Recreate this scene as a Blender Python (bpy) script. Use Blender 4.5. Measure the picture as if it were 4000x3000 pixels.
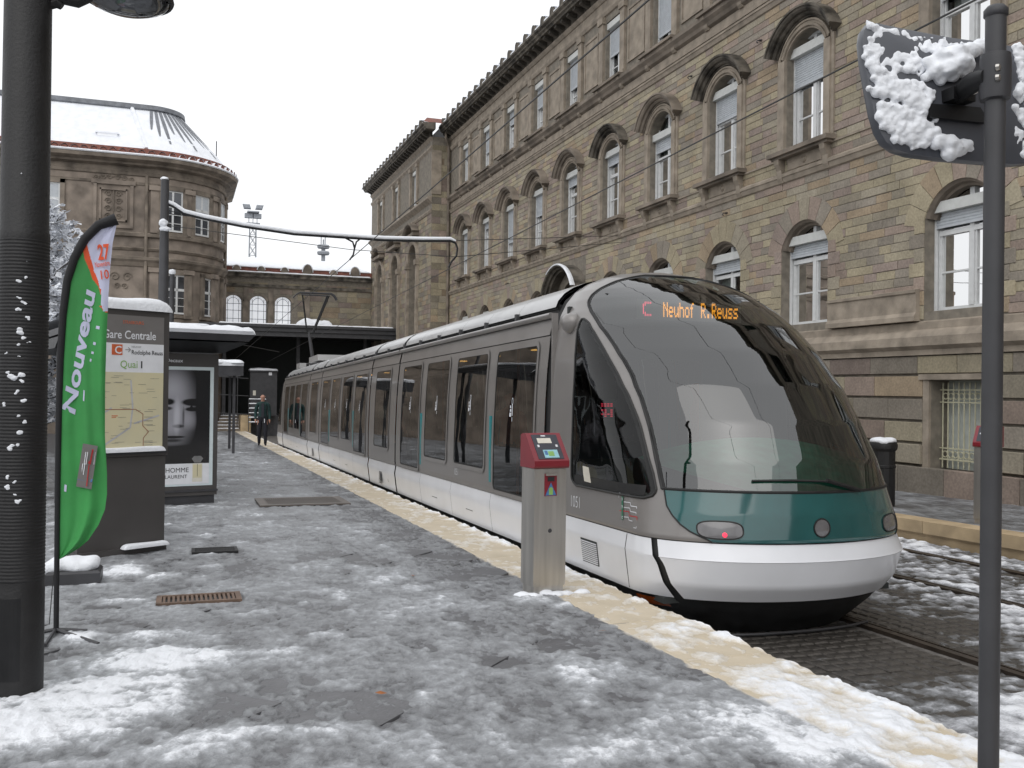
import bpy, bmesh, math, random
import numpy as np
from mathutils import Vector, Matrix

random.seed(7)
RNG = np.random.default_rng(11)
for o in list(bpy.data.objects):
    bpy.data.objects.remove(o)
SC = bpy.context.scene
COL = SC.collection

# ------------------------------------------------------------------ camera
F_PX, H_CAM, S_GR = 3700.0, 1.515, 0.0188      # focal length in px of a 4000 px wide frame, eye height, fall of the street
YAW, PITCH, ROLL = math.radians(19.2183), math.radians(0.3389), math.radians(0.75)
def cam_basis():
    f = Vector((math.sin(YAW)*math.cos(PITCH), math.cos(YAW)*math.cos(PITCH), math.sin(PITCH)))
    r = Vector((math.cos(YAW), -math.sin(YAW), 0))
    u = r.cross(f)
    return r*math.cos(ROLL)+u*math.sin(ROLL), u*math.cos(ROLL)-r*math.sin(ROLL), f
CR, CU, CF = cam_basis()
CC = Vector((0, 0, H_CAM))
cam = bpy.data.cameras.new('Camera')
camo = bpy.data.objects.new('Camera', cam)
COL.objects.link(camo)
cam.sensor_width = 36.0
cam.lens = 36.0*F_PX/4000.0
cam.clip_start, cam.clip_end = 0.05, 3000
M = Matrix((CR, CU, -CF)).transposed().to_4x4()
M.translation = CC
camo.matrix_world = M
SC.camera = camo
def ray(px, py): return CF + CR*((px-2000)/F_PX) - CU*((py-1500)/F_PX)
def at_y(px, py, y):
    d = ray(px, py); return CC + d*(y/d.y)
def at_x(px, py, x):
    d = ray(px, py); return CC + d*(x/d.x)
def at_ground(px, py, dz=0.0):
    d = ray(px, py); return CC + d*((dz-H_CAM)/(d.z+S_GR*d.y))
def gz(y): return -S_GR*max(-25.0, min(57.0, y))

# ------------------------------------------------------------------ world, sun, exposure
W = bpy.data.worlds.new('World'); SC.world = W; W.use_nodes = True
SUN_EL, SUN_AZ = math.radians(48), math.radians(215)
nt = W.node_tree; nt.nodes.clear()
wo = nt.nodes.new('ShaderNodeOutputWorld'); bg = nt.nodes.new('ShaderNodeBackground')
sky = nt.nodes.new('ShaderNodeTexSky'); sky.sky_type = 'NISHITA'; sky.sun_disc = False
sky.sun_elevation = SUN_EL; sky.sun_rotation = SUN_AZ
sky.air_density = 1.5; sky.dust_density = 6.0; sky.ozone_density = 1.0
hs = nt.nodes.new('ShaderNodeHueSaturation'); hs.inputs['Saturation'].default_value = 0.12
mixw = nt.nodes.new('ShaderNodeMixRGB'); mixw.inputs[0].default_value = 0.86
mixw.inputs[2].default_value = (9.6, 9.75, 10.0, 1)            # an even cloud deck
nt.links.new(sky.outputs[0], hs.inputs['Color']); nt.links.new(hs.outputs[0], mixw.inputs[1])
nt.links.new(mixw.outputs[0], bg.inputs[0]); bg.inputs[1].default_value = 0.11
nt.links.new(bg.outputs[0], wo.inputs[0])
sd = bpy.data.lights.new('Sun', 'SUN'); sd.energy = 0.6; sd.angle = math.radians(60); sd.color = (1, .97, .93)
so = bpy.data.objects.new('Sun', sd); COL.objects.link(so)
so.rotation_euler = Vector((-math.sin(SUN_AZ)*math.cos(SUN_EL), -math.cos(SUN_AZ)*math.cos(SUN_EL), -math.sin(SUN_EL))).to_track_quat('-Z', 'Y').to_euler()
SC.view_settings.view_transform = 'Standard'; SC.view_settings.look = 'None'
SC.view_settings.exposure = 0.2; SC.view_settings.gamma = 1.0
SC.view_settings.use_curve_mapping = False
SC.render.engine = 'CYCLES'
SC.cycles.max_bounces = 8; SC.cycles.transparent_max_bounces = 16
SC.render.resolution_x, SC.render.resolution_y = 1024, 768

# ------------------------------------------------------------------ materials
MATS = {}
def newmat(name):
    m = bpy.data.materials.new(name); m.use_nodes = True
    MATS[name] = m
    n = m.node_tree; b = n.nodes['Principled BSDF']
    return m, n, b
def lin(c): return tuple(((x/255+.055)/1.055)**2.4 if x > 10 else x/255/12.92 for x in c)
def mat(name, col, rough=.6, metal=0.0, var=.12, scale=8.0, bump=0.0, bscale=40.0, spec=.5, coat=0.0, stretch=None, col2=None, detail=5):
    """plain surface with a broken-up colour and an optional fine relief"""
    m, n, b = newmat(name)
    tc = n.nodes.new('ShaderNodeTexCoord'); src = tc.outputs['Object']
    if stretch:
        mp = n.nodes.new('ShaderNodeMapping'); mp.inputs['Scale'].default_value = stretch
        n.links.new(src, mp.inputs[0]); src = mp.outputs[0]
    nz = n.nodes.new('ShaderNodeTexNoise'); nz.inputs['Scale'].default_value = scale; nz.inputs['Detail'].default_value = detail
    n.links.new(src, nz.inputs['Vector'])
    rp = n.nodes.new('ShaderNodeValToRGB')
    c = Vector(col[:3]); d = Vector(col2) if col2 else c*(1-var*2)
    e = c if col2 else c*(1+var)
    rp.color_ramp.elements[0].position = .32; rp.color_ramp.elements[1].position = .68
    rp.color_ramp.elements[0].color = (*d, 1); rp.color_ramp.elements[1].color = (*[min(x, .95) for x in e], 1)
    n.links.new(nz.outputs['Fac'], rp.inputs[0]); n.links.new(rp.outputs[0], b.inputs['Base Color'])
    b.inputs['Metallic'].default_value = metal
    b.inputs['Specular IOR Level'].default_value = spec
    b.inputs['Coat Weight'].default_value = coat
    b.inputs['Coat Roughness'].default_value = .08
    mr = n.nodes.new('ShaderNodeMapRange'); mr.inputs['To Min'].default_value = max(.02, rough*.8); mr.inputs['To Max'].default_value = min(1, rough*1.2)
    n.links.new(nz.outputs['Fac'], mr.inputs['Value']); n.links.new(mr.outputs[0], b.inputs['Roughness'])
    if bump:
        nb = n.nodes.new('ShaderNodeTexNoise'); nb.inputs['Scale'].default_value = bscale; nb.inputs['Detail'].default_value = 6
        n.links.new(src, nb.inputs['Vector'])
        bp = n.nodes.new('ShaderNodeBump'); bp.inputs['Strength'].default_value = bump; bp.inputs['Distance'].default_value = .02
        n.links.new(nb.outputs['Fac'], bp.inputs['Height']); n.links.new(bp.outputs[0], b.inputs['Normal'])
    return m
def emit(name, col, s):
    m, n, b = newmat(name)
    b.inputs['Base Color'].default_value = (*col, 1); b.inputs['Emission Color'].default_value = (*col, 1); b.inputs['Emission Strength'].default_value = s
    return m
def glass(name, tint, ior=1.5, extra=.0, rough=.01, wavy=.04):
    """thin sheet of glass: clear part tinted, mirror part by angle"""
    m, n, b = newmat(name); n.nodes.remove(b)
    out = n.nodes['Material Output']
    tr = n.nodes.new('ShaderNodeBsdfTransparent'); tr.inputs[0].default_value = (*tint, 1)
    gl = n.nodes.new('ShaderNodeBsdfGlossy'); gl.inputs['Roughness'].default_value = rough
    fr = n.nodes.new('ShaderNodeFresnel'); fr.inputs['IOR'].default_value = ior
    ad = n.nodes.new('ShaderNodeMath'); ad.operation = 'ADD'; ad.use_clamp = True; ad.inputs[1].default_value = extra
    # faint waviness so that what is mirrored is not ruler-straight
    nz = n.nodes.new('ShaderNodeTexNoise'); nz.inputs['Scale'].default_value = 1.6; tc = n.nodes.new('ShaderNodeTexCoord')
    n.links.new(tc.outputs['Object'], nz.inputs['Vector'])
    bp = n.nodes.new('ShaderNodeBump'); bp.inputs['Strength'].default_value = wavy; bp.inputs['Distance'].default_value = .03
    n.links.new(nz.outputs['Fac'], bp.inputs['Height']); n.links.new(bp.outputs[0], gl.inputs['Normal'])
    mx = n.nodes.new('ShaderNodeMixShader')
    n.links.new(fr.outputs[0], ad.inputs[0]); n.links.new(ad.outputs[0], mx.inputs[0])
    n.links.new(tr.outputs[0], mx.inputs[1]); n.links.new(gl.outputs[0], mx.inputs[2]); n.links.new(mx.outputs[0], out.inputs[0])
    return m
def stone_mat(name, use_attr):
    """sandstone whose hue changes from block to block"""
    m, n, b = newmat(name)
    if use_attr:
        src = n.nodes.new('ShaderNodeAttribute'); src.attribute_name = 'Col'; cs = src.outputs['Color']
    else:
        src = n.nodes.new('ShaderNodeObjectInfo'); cs = src.outputs['Color']
    tc = n.nodes.new('ShaderNodeTexCoord'); geo = n.nodes.new('ShaderNodeNewGeometry')
    n1 = n.nodes.new('ShaderNodeTexNoise'); n1.inputs['Scale'].default_value = 1.3; n1.inputs['Detail'].default_value = 7; n1.inputs['Roughness'].default_value = .65
    n2 = n.nodes.new('ShaderNodeTexNoise'); n2.inputs['Scale'].default_value = 22; n2.inputs['Detail'].default_value = 5
    for q in (n1, n2): n.links.new(geo.outputs['Position'], q.inputs['Vector'])
    r1 = n.nodes.new('ShaderNodeMapRange'); r1.inputs['From Min'].default_value = .3; r1.inputs['From Max'].default_value = .7
    r1.inputs['To Min'].default_value = .72; r1.inputs['To Max'].default_value = 1.12
    r2 = n.nodes.new('ShaderNodeMapRange'); r2.inputs['From Min'].default_value = .3; r2.inputs['From Max'].default_value = .7
    r2.inputs['To Min'].default_value = .82; r2.inputs['To Max'].default_value = 1.14
    n.links.new(n1.outputs['Fac'], r1.inputs['Value']); n.links.new(n2.outputs['Fac'], r2.inputs['Value'])
    mu = n.nodes.new('ShaderNodeMath'); mu.operation = 'MULTIPLY'; n.links.new(r1.outputs[0], mu.inputs[0]); n.links.new(r2.outputs[0], mu.inputs[1])
    vm = n.nodes.new('ShaderNodeVectorMath'); vm.operation = 'SCALE'
    n.links.new(cs, vm.inputs[0]); n.links.new(mu.outputs[0], vm.inputs['Scale']); n.links.new(vm.outputs[0], b.inputs['Base Color'])
    b.inputs['Roughness'].default_value = .82; b.inputs['Specular IOR Level'].default_value = .3
    bp = n.nodes.new('ShaderNodeBump'); bp.inputs['Strength'].default_value = .35; bp.inputs['Distance'].default_value = .015
    n.links.new(n2.outputs['Fac'], bp.inputs['Height']); n.links.new(bp.outputs[0], b.inputs['Normal'])
    return m
def slush_mat(name, ramps, rwet=.30):
    """snow whose colour follows how thick it lies: bare wet ground, grey slush, white snow; zone picks the ground below"""
    m, n, b = newmat(name)
    at = n.nodes.new('ShaderNodeAttribute'); at.attribute_name = 'thick'
    zo = n.nodes.new('ShaderNodeAttribute'); zo.attribute_name = 'zone'
    geo = n.nodes.new('ShaderNodeNewGeometry')
    def noise(sc, det, rg, dist=0.0):
        q = n.nodes.new('ShaderNodeTexNoise'); q.inputs['Scale'].default_value = sc; q.inputs['Detail'].default_value = det; q.inputs['Roughness'].default_value = rg; q.inputs['Distortion'].default_value = dist
        n.links.new(geo.outputs['Position'], q.inputs['Vector']); return q.outputs['Fac']
    def ma(a, k, c):
        q = n.nodes.new('ShaderNodeMath'); q.operation = 'MULTIPLY_ADD'; n.links.new(a, q.inputs[0]); q.inputs[1].default_value = k
        if isinstance(c, float): q.inputs[2].default_value = c
        else: n.links.new(c, q.inputs[2])
        return q.outputs[0]
    n1 = noise(17, 8, .74, .8); n2 = noise(75, 5, .65)
    t = ma(n1, .62, ma(n2, .26, ma(at.outputs['Fac'], 1.0, -.44)))
    cols = []
    for cs in ramps:
        rp = n.nodes.new('ShaderNodeValToRGB'); e = rp.color_ramp.elements
        pos = (.20, .34, .50, .64, .86)
        e[0].position = pos[0]; e[0].color = (*cs[0], 1); e[1].position = pos[4]; e[1].color = (*cs[4], 1)
        for p_, c_ in zip(pos[1:4], cs[1:4]): k = e.new(p_); k.color = (*c_, 1)
        n.links.new(t, rp.inputs[0]); cols.append(rp.outputs[0])
    if len(cols) == 2:
        mx = n.nodes.new('ShaderNodeMixRGB'); n.links.new(zo.outputs['Fac'], mx.inputs[0]); n.links.new(cols[0], mx.inputs[1]); n.links.new(cols[1], mx.inputs[2]); out = mx.outputs[0]
    else: out = cols[0]
    n.links.new(out, b.inputs['Base Color'])
    rr = n.nodes.new('ShaderNodeMapRange'); rr.inputs['From Min'].default_value = .25; rr.inputs['From Max'].default_value = .7
    rr.inputs['To Min'].default_value = rwet; rr.inputs['To Max'].default_value = .75
    n.links.new(t, rr.inputs['Value']); n.links.new(rr.outputs[0], b.inputs['Roughness'])
    bp = n.nodes.new('ShaderNodeBump'); bp.inputs['Strength'].default_value = .9; bp.inputs['Distance'].default_value = .022
    n.links.new(t, bp.inputs['Height']); n.links.new(bp.outputs[0], b.inputs['Normal'])
    return m

mat('snow', (.80, .82, .86), .7, var=.04, scale=3, bump=.5, bscale=25)
mat('stone_trim', (.315, .268, .215), .8, var=.16, scale=3.0, bump=.3, bscale=25, spec=.3)
mat('stone_dark', (.225, .190, .155), .85, var=.25, scale=1.5, bump=.3, bscale=20, spec=.3)
mat('stone_sooty', (.130, .115, .095), .85, var=.4, scale=2.5, bump=.4, bscale=20, spec=.3)
mat('mortar', (.215, .19, .155), .9, var=.15, scale=6)
stone_mat('stone_block', False); stone_mat('stone_course', True)
mat('white_frame', (.66, .67, .67), .45, var=.04)
mat('shutter', (.50, .53, .56), .5, var=.05)
mat('shutter_box', (.58, .59, .57), .5, var=.05)
mat('curtain', (.50, .53, .50), .9, var=.06)
mat('room_shade', (.035, .032, .03), .9)
glass('window_glass', (.62, .66, .66), 1.5, .02)
mat('slate', (.17, .18, .20), .5, var=.15, scale=4)
mat('roof_tile', (.20, .075, .055), .8, var=.2, scale=5)
mat('dark_steel', (.045, .045, .05), .5, var=.15, scale=4)
mat('grey_steel', (.050, .050, .054), .5, var=.12, scale=4)
mat('black_paint', (.007, .007, .008), .45, var=.2, spec=.4)
mat('cast_iron', (.011, .0105, .011), .55, var=.2, bump=.15, bscale=60)
mat('tram_grey', (.225, .212, .203), .34, metal=.25, var=.05, scale=2, coat=.35)
mat('tram_roof', (.42, .42, .42), .34, metal=.15, var=.06, scale=2, coat=.3)
mat('tram_white', (.70, .71, .74), .3, var=.03, scale=2, coat=.35)
mat('tram_green', (.012, .085, .085), .12, var=.08, scale=3, coat=1.0)
mat('tram_teal_bar', (.02, .22, .24), .35, var=.05)
mat('rubber', (.010, .010, .010), .55, var=.2)
mat('tram_under', (.012, .013, .014), .5, var=.3, scale=6)
mat('interior_grey', (.10, .105, .105), .7)
mat('interior_dark', (.03, .034, .033), .8)
mat('dashboard', (.045, .26, .19), .6, var=.15)
mat('seat_cloth', (.03, .05, .07), .9)
mat('orange_rail', (.42, .11, .02), .4)
glass('tram_glass', (.34, .39, .37), 1.55, .11)
glass('windscreen_glass', (.40, .50, .46), 1.62, .10)
glass('cab_glass', (.34, .39, .38), 1.45, .0, .02, .5)
mat('lens', (.13, .125, .13), .12, var=.1, coat=1)
mat('amber_lens', (.22, .045, .008), .2, coat=.6)
mat('stainless', (.52, .50, .47), .32, metal=.9, var=.08, scale=2, stretch=(9, 9, .6))
mat('machine_red', (.20, .012, .022), .35, var=.05, coat=.3)
mat('screen_dark', (.035, .037, .05), .25)
mat('print_white', (.72, .73, .76), .5, var=.03)
mat('print_paper', (.66, .63, .55), .6, var=.04)
mat('print_black', (.02, .02, .022), .5)
mat('print_red', (.50, .03, .03), .5)
mat('print_orange', (.62, .13, .045), .5)
mat('print_green', (.03, .16, .09), .5)
mat('print_lime', (.24, .43, .12), .5)
mat('print_blue', (.06, .16, .35), .4)
mat('print_sky', (.30, .55, .62), .4)
mat('print_line', (.33, .16, .10), .6)
mat('print_grey', (.18, .18, .18), .5)
mat('header_grey', (.165, .155, .150), .5, var=.03)
mat('map_paper', (.62, .56, .36), .6, var=.08, scale=4, col2=(.57, .53, .37))
mat('map_water', (.47, .47, .50), .6)
mat('totem_grey', (.065, .060, .058), .5, var=.06, scale=3)
mat('flag_green', (.055, .33, .085), .75, var=.10, scale=3)
mat('flag_white', (.60, .62, .80), .75, var=.03)
mat('flag_orange', (.75, .10, .03), .75, var=.03)
mat('flag_sleeve', (.010, .010, .012), .7)
mat('edge_stone', (.60, .52, .40), .75, var=.14, scale=3, bump=.2, bscale=30, col2=(.50, .43, .32))
mat('kerb_stone', (.46, .35, .215), .8, var=.12, scale=3, bump=.2, bscale=30)
mat('slab', (.115, .115, .122), .45, var=.15, scale=5, bump=.2, bscale=40)
mat('joint', (.05, .05, .05), .9)
mat('sett', (.062, .056, .050), .4, var=.3, scale=9, bump=.3, bscale=60)
mat('sett_joint', (.14, .13, .12), .85, var=.2, scale=12)
mat('rail_steel', (.07, .055, .045), .35, metal=.6, var=.2)
mat('ground_far', (.22, .22, .225), .8, var=.2, scale=.5)
mat('grating', (.16, .14, .125), .55, metal=.3, var=.15, scale=4)
mat('rust_grate', (.16, .105, .075), .7, var=.2)
mat('bark', (.05, .042, .036), .9, var=.3, scale=6, bump=.6, bscale=20)
mat('skin', (.40, .21, .15), .55, var=.06)
mat('jacket_green', (.012, .040, .038), .85, var=.2, scale=9)
mat('trousers_dark', (.012, .012, .018), .85)
mat('hair_grey', (.10, .075, .06), .8)
mat('coat_orange', (.50, .085, .015), .85, var=.1)
mat('coat_dark', (.03, .03, .04), .85)
mat('wire', (.03, .03, .03), .5)
mat('frosted_glow', (.72, .73, .73), .35, var=.06, scale=2); MATS['frosted_glow'].node_tree.nodes['Principled BSDF'].inputs['Emission Color'].default_value = (.9, .93, 1, 1); MATS['frosted_glow'].node_tree.nodes['Principled BSDF'].inputs['Emission Strength'].default_value = .38   # emission stands in for daylight coming through the panes
mat('leaf_dead', (.35, .12, .03), .8)
mat('mast_hazed', (.32, .34, .37), .7)  # distance haze is put into this pale grey
emit('led_amber', (1.0, .33, .03), 2.4); emit('led_red', (1.0, .06, .13), 2.0)
emit('lamp_warm', (1.0, .50, .14), 1.6); emit('lamp_red', (1.0, .05, .10), .8)
SNOWC = (.86, .88, .92)
slush_mat('slush', [((.095, .096, .103), (.185, .190, .200), (.29, .30, .315), (.42, .435, .46), SNOWC), ((.58, .50, .38), (.60, .53, .43), (.68, .63, .55), (.78, .76, .73), SNOWC)])
slush_mat('slush_track', [((.045, .041, .037), (.085, .083, .080), (.20, .205, .215), (.46, .47, .50), SNOWC)])

# ------------------------------------------------------------------ mesh building
class MB:
    def __init__(s): s.v = []; s.f = []; s.mi = []; s.m = 0
    def face(s, pts):
        i = len(s.v); s.v += [tuple(p) for p in pts]; s.f.append(tuple(range(i, i+len(pts)))); s.mi.append(s.m)
    def box(s, x0, x1, y0, y1, z0, z1, T=None):
        c = [(x0,y0,z0),(x1,y0,z0),(x1,y1,z0),(x0,y1,z0),(x0,y0,z1),(x1,y0,z1),(x1,y1,z1),(x0,y1,z1)]
        if T: c = [T(*p) for p in c]
        i = len(s.v); s.v += [tuple(p) for p in c]
        for f in ((0,3,2,1),(4,5,6,7),(0,1,5,4),(1,2,6,5),(2,3,7,6),(3,0,4,7)):
            s.f.append(tuple(i+k for k in f)); s.mi.append(s.m)
        return s
    def prism(s, bot, top):
        """two matching outlines joined by a skirt, capped"""
        n = len(bot); i = len(s.v); s.v += [tuple(p) for p in bot]+[tuple(p) for p in top]
        s.f.append(tuple(range(i+n-1, i-1, -1))); s.f.append(tuple(range(i+n, i+2*n))); s.mi += [s.m]*2
        for k in range(n):
            s.f.append((i+k, i+(k+1) % n, i+n+(k+1) % n, i+n+k)); s.mi.append(s.m)
        return s
    def grid(s, rows, close=False):
        nr, nc = len(rows), len(rows[0]); i = len(s.v)
        for r in rows: s.v += [tuple(p) for p in r]
        for a in range(nr-1):
            for b in range(nc if close else nc-1):
                b2 = (b+1) % nc
                s.f.append((i+a*nc+b, i+a*nc+b2, i+(a+1)*nc+b2, i+(a+1)*nc+b)); s.mi.append(s.m)
        return s
    def tube(s, path, r, n=8, cap=True):
        path = [Vector(p) for p in path]; N = len(path)
        rr = r if isinstance(r, (list, tuple)) else [r]*N
        rows = []; up = Vector((0, 0, 1)); prev = None
        for k, p in enumerate(path):
            t = (path[min(k+1, N-1)]-path[max(k-1, 0)])
            t = t.normalized() if t.length > 1e-9 else Vector((0, 0, 1))
            if prev is None:
                a = t.cross(up if abs(t.z) < .95 else Vector((1, 0, 0))).normalized()
            else:
                a = prev-t*prev.dot(t); a.normalize()
            prev = a; b = t.cross(a)
            rows.append([p+(a*math.cos(2*math.pi*q/n)+b*math.sin(2*math.pi*q/n))*rr[k] for q in range(n)])
        i = len(s.v); s.grid(rows, True)
        if cap:
            s.f.append(tuple(range(i+n-1, i-1, -1))); e = i+(N-1)*n; s.f.append(tuple(range(e, e+n))); s.mi += [s.m]*2
        return s
    def lathe(s, prof, c=(0, 0, 0), n=20, sx=1, sy=1, a0=0, a1=2*math.pi):
        full = abs(a1-a0-2*math.pi) < 1e-6
        k = n if full else n+1
        rows = [[(c[0]+sx*r*math.cos(a0+(a1-a0)*q/n), c[1]+sy*r*math.sin(a0+(a1-a0)*q/n), c[2]+z) for q in range(k)] for r, z in prof]
        return s.grid(rows, full)
    def chamfer(s, x0, x1, y0, y1, z0, z1, c, T=None):
        """box whose x0 face is a chamfered front (for blocks on a wall)"""
        def P(x, y, z): return T(x, y, z) if T else (x, y, z)
        a = [P(x1, y0, z0), P(x1, y1, z0), P(x1, y1, z1), P(x1, y0, z1)]
        b = [P(x0+c, y0, z0), P(x0+c, y1, z0), P(x0+c, y1, z1), P(x0+c, y0, z1)]
        d = [P(x0, y0+c, z0+c), P(x0, y1-c, z0+c), P(x0, y1-c, z1-c), P(x0, y0+c, z1-c)]
        i = len(s.v); s.v += a+b+d
        for k in range(4):
            k2 = (k+1) % 4
            s.f.append((i+k, i+k2, i+4+k2, i+4+k)); s.f.append((i+4+k, i+4+k2, i+8+k2, i+8+k)); s.mi += [s.m]*2
        s.f.append((i+8, i+9, i+10, i+11)); s.mi.append(s.m)
        return s
    def mesh(s, name, mats, smooth=False, recalc=True):
        me = bpy.data.meshes.new(name); me.from_pydata(s.v, [], s.f)
        for m in ([mats] if isinstance(mats, str) else mats): me.materials.append(MATS[m])
        if any(s.mi): me.polygons.foreach_set('material_index', s.mi)
        if recalc:
            bm = bmesh.new(); bm.from_mesh(me); bmesh.ops.remove_doubles(bm, verts=bm.verts, dist=1e-5)
            bmesh.ops.recalc_face_normals(bm, faces=bm.faces); bm.to_mesh(me); bm.free()
        if smooth:
            me.polygons.foreach_set('use_smooth', [True]*len(me.polygons))
            try: me.set_sharp_from_angle(angle=math.radians(smooth if smooth is not True else 40))
            except Exception: pass
        me.update(); return me
    def build(s, name, mats, parent=None, smooth=False, loc=None, recalc=True):
        return link(name, s.mesh(name, mats, smooth, recalc), parent, loc)
def link(name, me, parent=None, loc=None):
    o = bpy.data.objects.new(name, me); COL.objects.link(o)
    if parent: o.parent = parent
    if loc: o.location = loc
    return o
def tag(o, label=None, cat=None, group=None, kind=None):
    if label: o['label'] = label
    if cat: o['category'] = cat
    if group: o['group'] = group
    if kind: o['kind'] = kind
    return o
def empty(name, loc=(0, 0, 0), label=None, cat=None, group=None, rz=0.0):
    o = bpy.data.objects.new(name, None); COL.objects.link(o); o.location = loc; o.rotation_euler = (0, 0, rz)
    o.empty_display_size = .2
    return tag(o, label, cat, group)
def local(parent_loc):   # shift world points into a thing whose empty is not turned
    px, py, pz = parent_loc
    return lambda x, y, z: (x-px, y-py, z-pz)
def interp(tab, x):
    return float(np.interp(x, [a for a, b in tab], [b for a, b in tab]))
_fontc = {}
def text_mesh(name, body, mats, place, size=1.0, bold=0.0, width=None, shear=0.0, align='LEFT', parent=None, thick=0.0, spacing=1.0):
    """lettering as flat mesh; place(x, y) maps the text's own plane to 3-D"""
    cu = bpy.data.curves.new('lettering', 'FONT'); cu.body = body; cu.size = size; cu.offset = bold; cu.shear = shear; cu.align_x = align
    cu.space_character = spacing; cu.resolution_u = 3
    o = bpy.data.objects.new('lettering', cu); COL.objects.link(o)
    dg = bpy.context.evaluated_depsgraph_get(); dg.update()
    me = bpy.data.meshes.new_from_object(o.evaluated_get(dg))
    bpy.data.objects.remove(o); bpy.data.curves.remove(cu)
    xs = [v.co.x for v in me.vertices]
    k = 1.0
    if width and xs: k = width/(max(xs)-min(xs))
    for v in me.vertices: v.co = Vector(place(v.co.x*k, v.co.y))
    me.materials.clear(); me.materials.append(MATS[mats]); me.name = name
    return link(name, me, parent)
def value_noise(x, y, seed):
    r = np.random.default_rng(seed); L = r.random((256, 256))
    xi = np.floor(x).astype(int); yi = np.floor(y).astype(int); fx = x-xi; fy = y-yi
    fx = fx*fx*(3-2*fx); fy = fy*fy*(3-2*fy)
    a = L[xi % 256, yi % 256]; b = L[(xi+1) % 256, yi % 256]; c = L[xi % 256, (yi+1) % 256]; d = L[(xi+1) % 256, (yi+1) % 256]
    return (a*(1-fx)+b*fx)*(1-fy)+(c*(1-fx)+d*fx)*fy
def fbm(x, y, seed, oct=5, gain=.55):
    t = 0; a = 1; n = 0
    for k in range(oct):
        t = t+a*value_noise(x*2**k, y*2**k, seed+k*7); n += a; a *= gain
    return t/n
def snow_blob_mesh(name, blobs, seed=0, sub=2, rough=.25, voxel=None, lump=.25):
    """heaped snow: many lumps grown into each other, fused into one crumbly skin"""
    from mathutils import noise as mnoise
    bm = bmesh.new(); rnd = random.Random(seed)
    rmin = 9
    for (c, r) in blobs:
        r = r if isinstance(r, (tuple, list)) else (r, r, r); rmin = min(rmin, min(r))
        g = bmesh.ops.create_icosphere(bm, subdivisions=2, radius=1.0)
        ph = Vector((rnd.uniform(-9, 9), rnd.uniform(-9, 9), rnd.uniform(-9, 9)))
        for v in g['verts']:
            n = v.co.normalized(); k = 1+rough*1.4*mnoise.noise(n*1.6+ph)
            v.co = Vector(c)+Vector((n.x*r[0]*k, n.y*r[1]*k, n.z*r[2]*k))
    me = bpy.data.meshes.new(name); bm.to_mesh(me); bm.free()
    o = bpy.data.objects.new(name, me); COL.objects.link(o)
    md = o.modifiers.new('Remesh', 'REMESH'); md.mode = 'VOXEL'; md.voxel_size = voxel or max(.004, rmin*.45); md.use_smooth_shade = True
    sm = o.modifiers.new('Smooth', 'SMOOTH'); sm.iterations = 3; sm.factor = .5
    dg = bpy.context.evaluated_depsgraph_get(); dg.update()
    nm = bpy.data.meshes.new_from_object(o.evaluated_get(dg)); bpy.data.objects.remove(o)
    vs = md.voxel_size if False else (voxel or max(.004, rmin*.45))
    for v in nm.vertices:
        p = v.co/(vs*9); v.co = v.co+v.normal*(vs*lump*3*(mnoise.noise(p)+.5*mnoise.noise(p*2.7)))
    nm.name = name; nm.materials.clear(); nm.materials.append(MATS['snow']); nm.polygons.foreach_set('use_smooth', [True]*len(nm.polygons))
    return nm
def snow_strip(mb, p0, p1, width, h, n=24, seed=1, side=None):
    """rounded ridge of snow lying along p0-p1"""
    p0, p1 = Vector(p0), Vector(p1); d = (p1-p0); L = d.length; d.normalize()
    s = Vector(side) if side else d.cross(Vector((0, 0, 1))).normalized()
    rnd = random.Random(seed); rows = []
    ph = [rnd.uniform(0, 6.28) for _ in range(6)]
    n = max(n, 12); end = min(.45, 1.1*h/L)
    ts = [0, end*.06, end*.2, end*.45, end]+[end+(1-2*end)*k/n for k in range(1, n)]+[1-end, 1-end*.45, 1-end*.2, 1-end*.06, 1]
    f1 = L*5.0; f2 = L*11.0
    for t in ts:
        q = min(1, t/end, (1-t)/end); e = math.sqrt(max(0, 1-(1-q)**2))
        w = 1+.05*math.sin(t*f1+ph[0])+.03*math.sin(t*f2+ph[1]); hh = h*e*(1+.10*math.sin(t*f1*.8+ph[2])+.06*math.sin(t*f2+ph[3]))
        c = p0+d*(L*t); ww = width/2*w*(.86+.14*e)
        rows.append([c+s*(ww*math.copysign(abs(math.cos(a))**.6, math.cos(a)))+Vector((0, 0, 1))*(hh*max(0, math.sin(a))**.55-.003) for a in [math.pi*k/12 for k in range(13)]])
    mb.grid(rows)
# ================================================================== SETTING
SLOPE = -math.atan(S_GR)
PLAT_X = 3.42          # platform edge
def sheet(name, mats, xs, ys, dz, kind='structure', parent=None):
    mb = MB(); mb.grid([[(x, y, gz(y)+dz) for x in xs] for y in ys])
    o = mb.build(name, mats, parent)
    if kind and not parent: tag(o, kind=kind)
    return o
YS = [-25, -10, 0, 10, 20, 30, 40, 50, 57]
sheet('ground', 'ground_far', [-600, -40, 0, 40, 700], [-300, -25, 0, 57, 200, 900], -.55)
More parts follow.
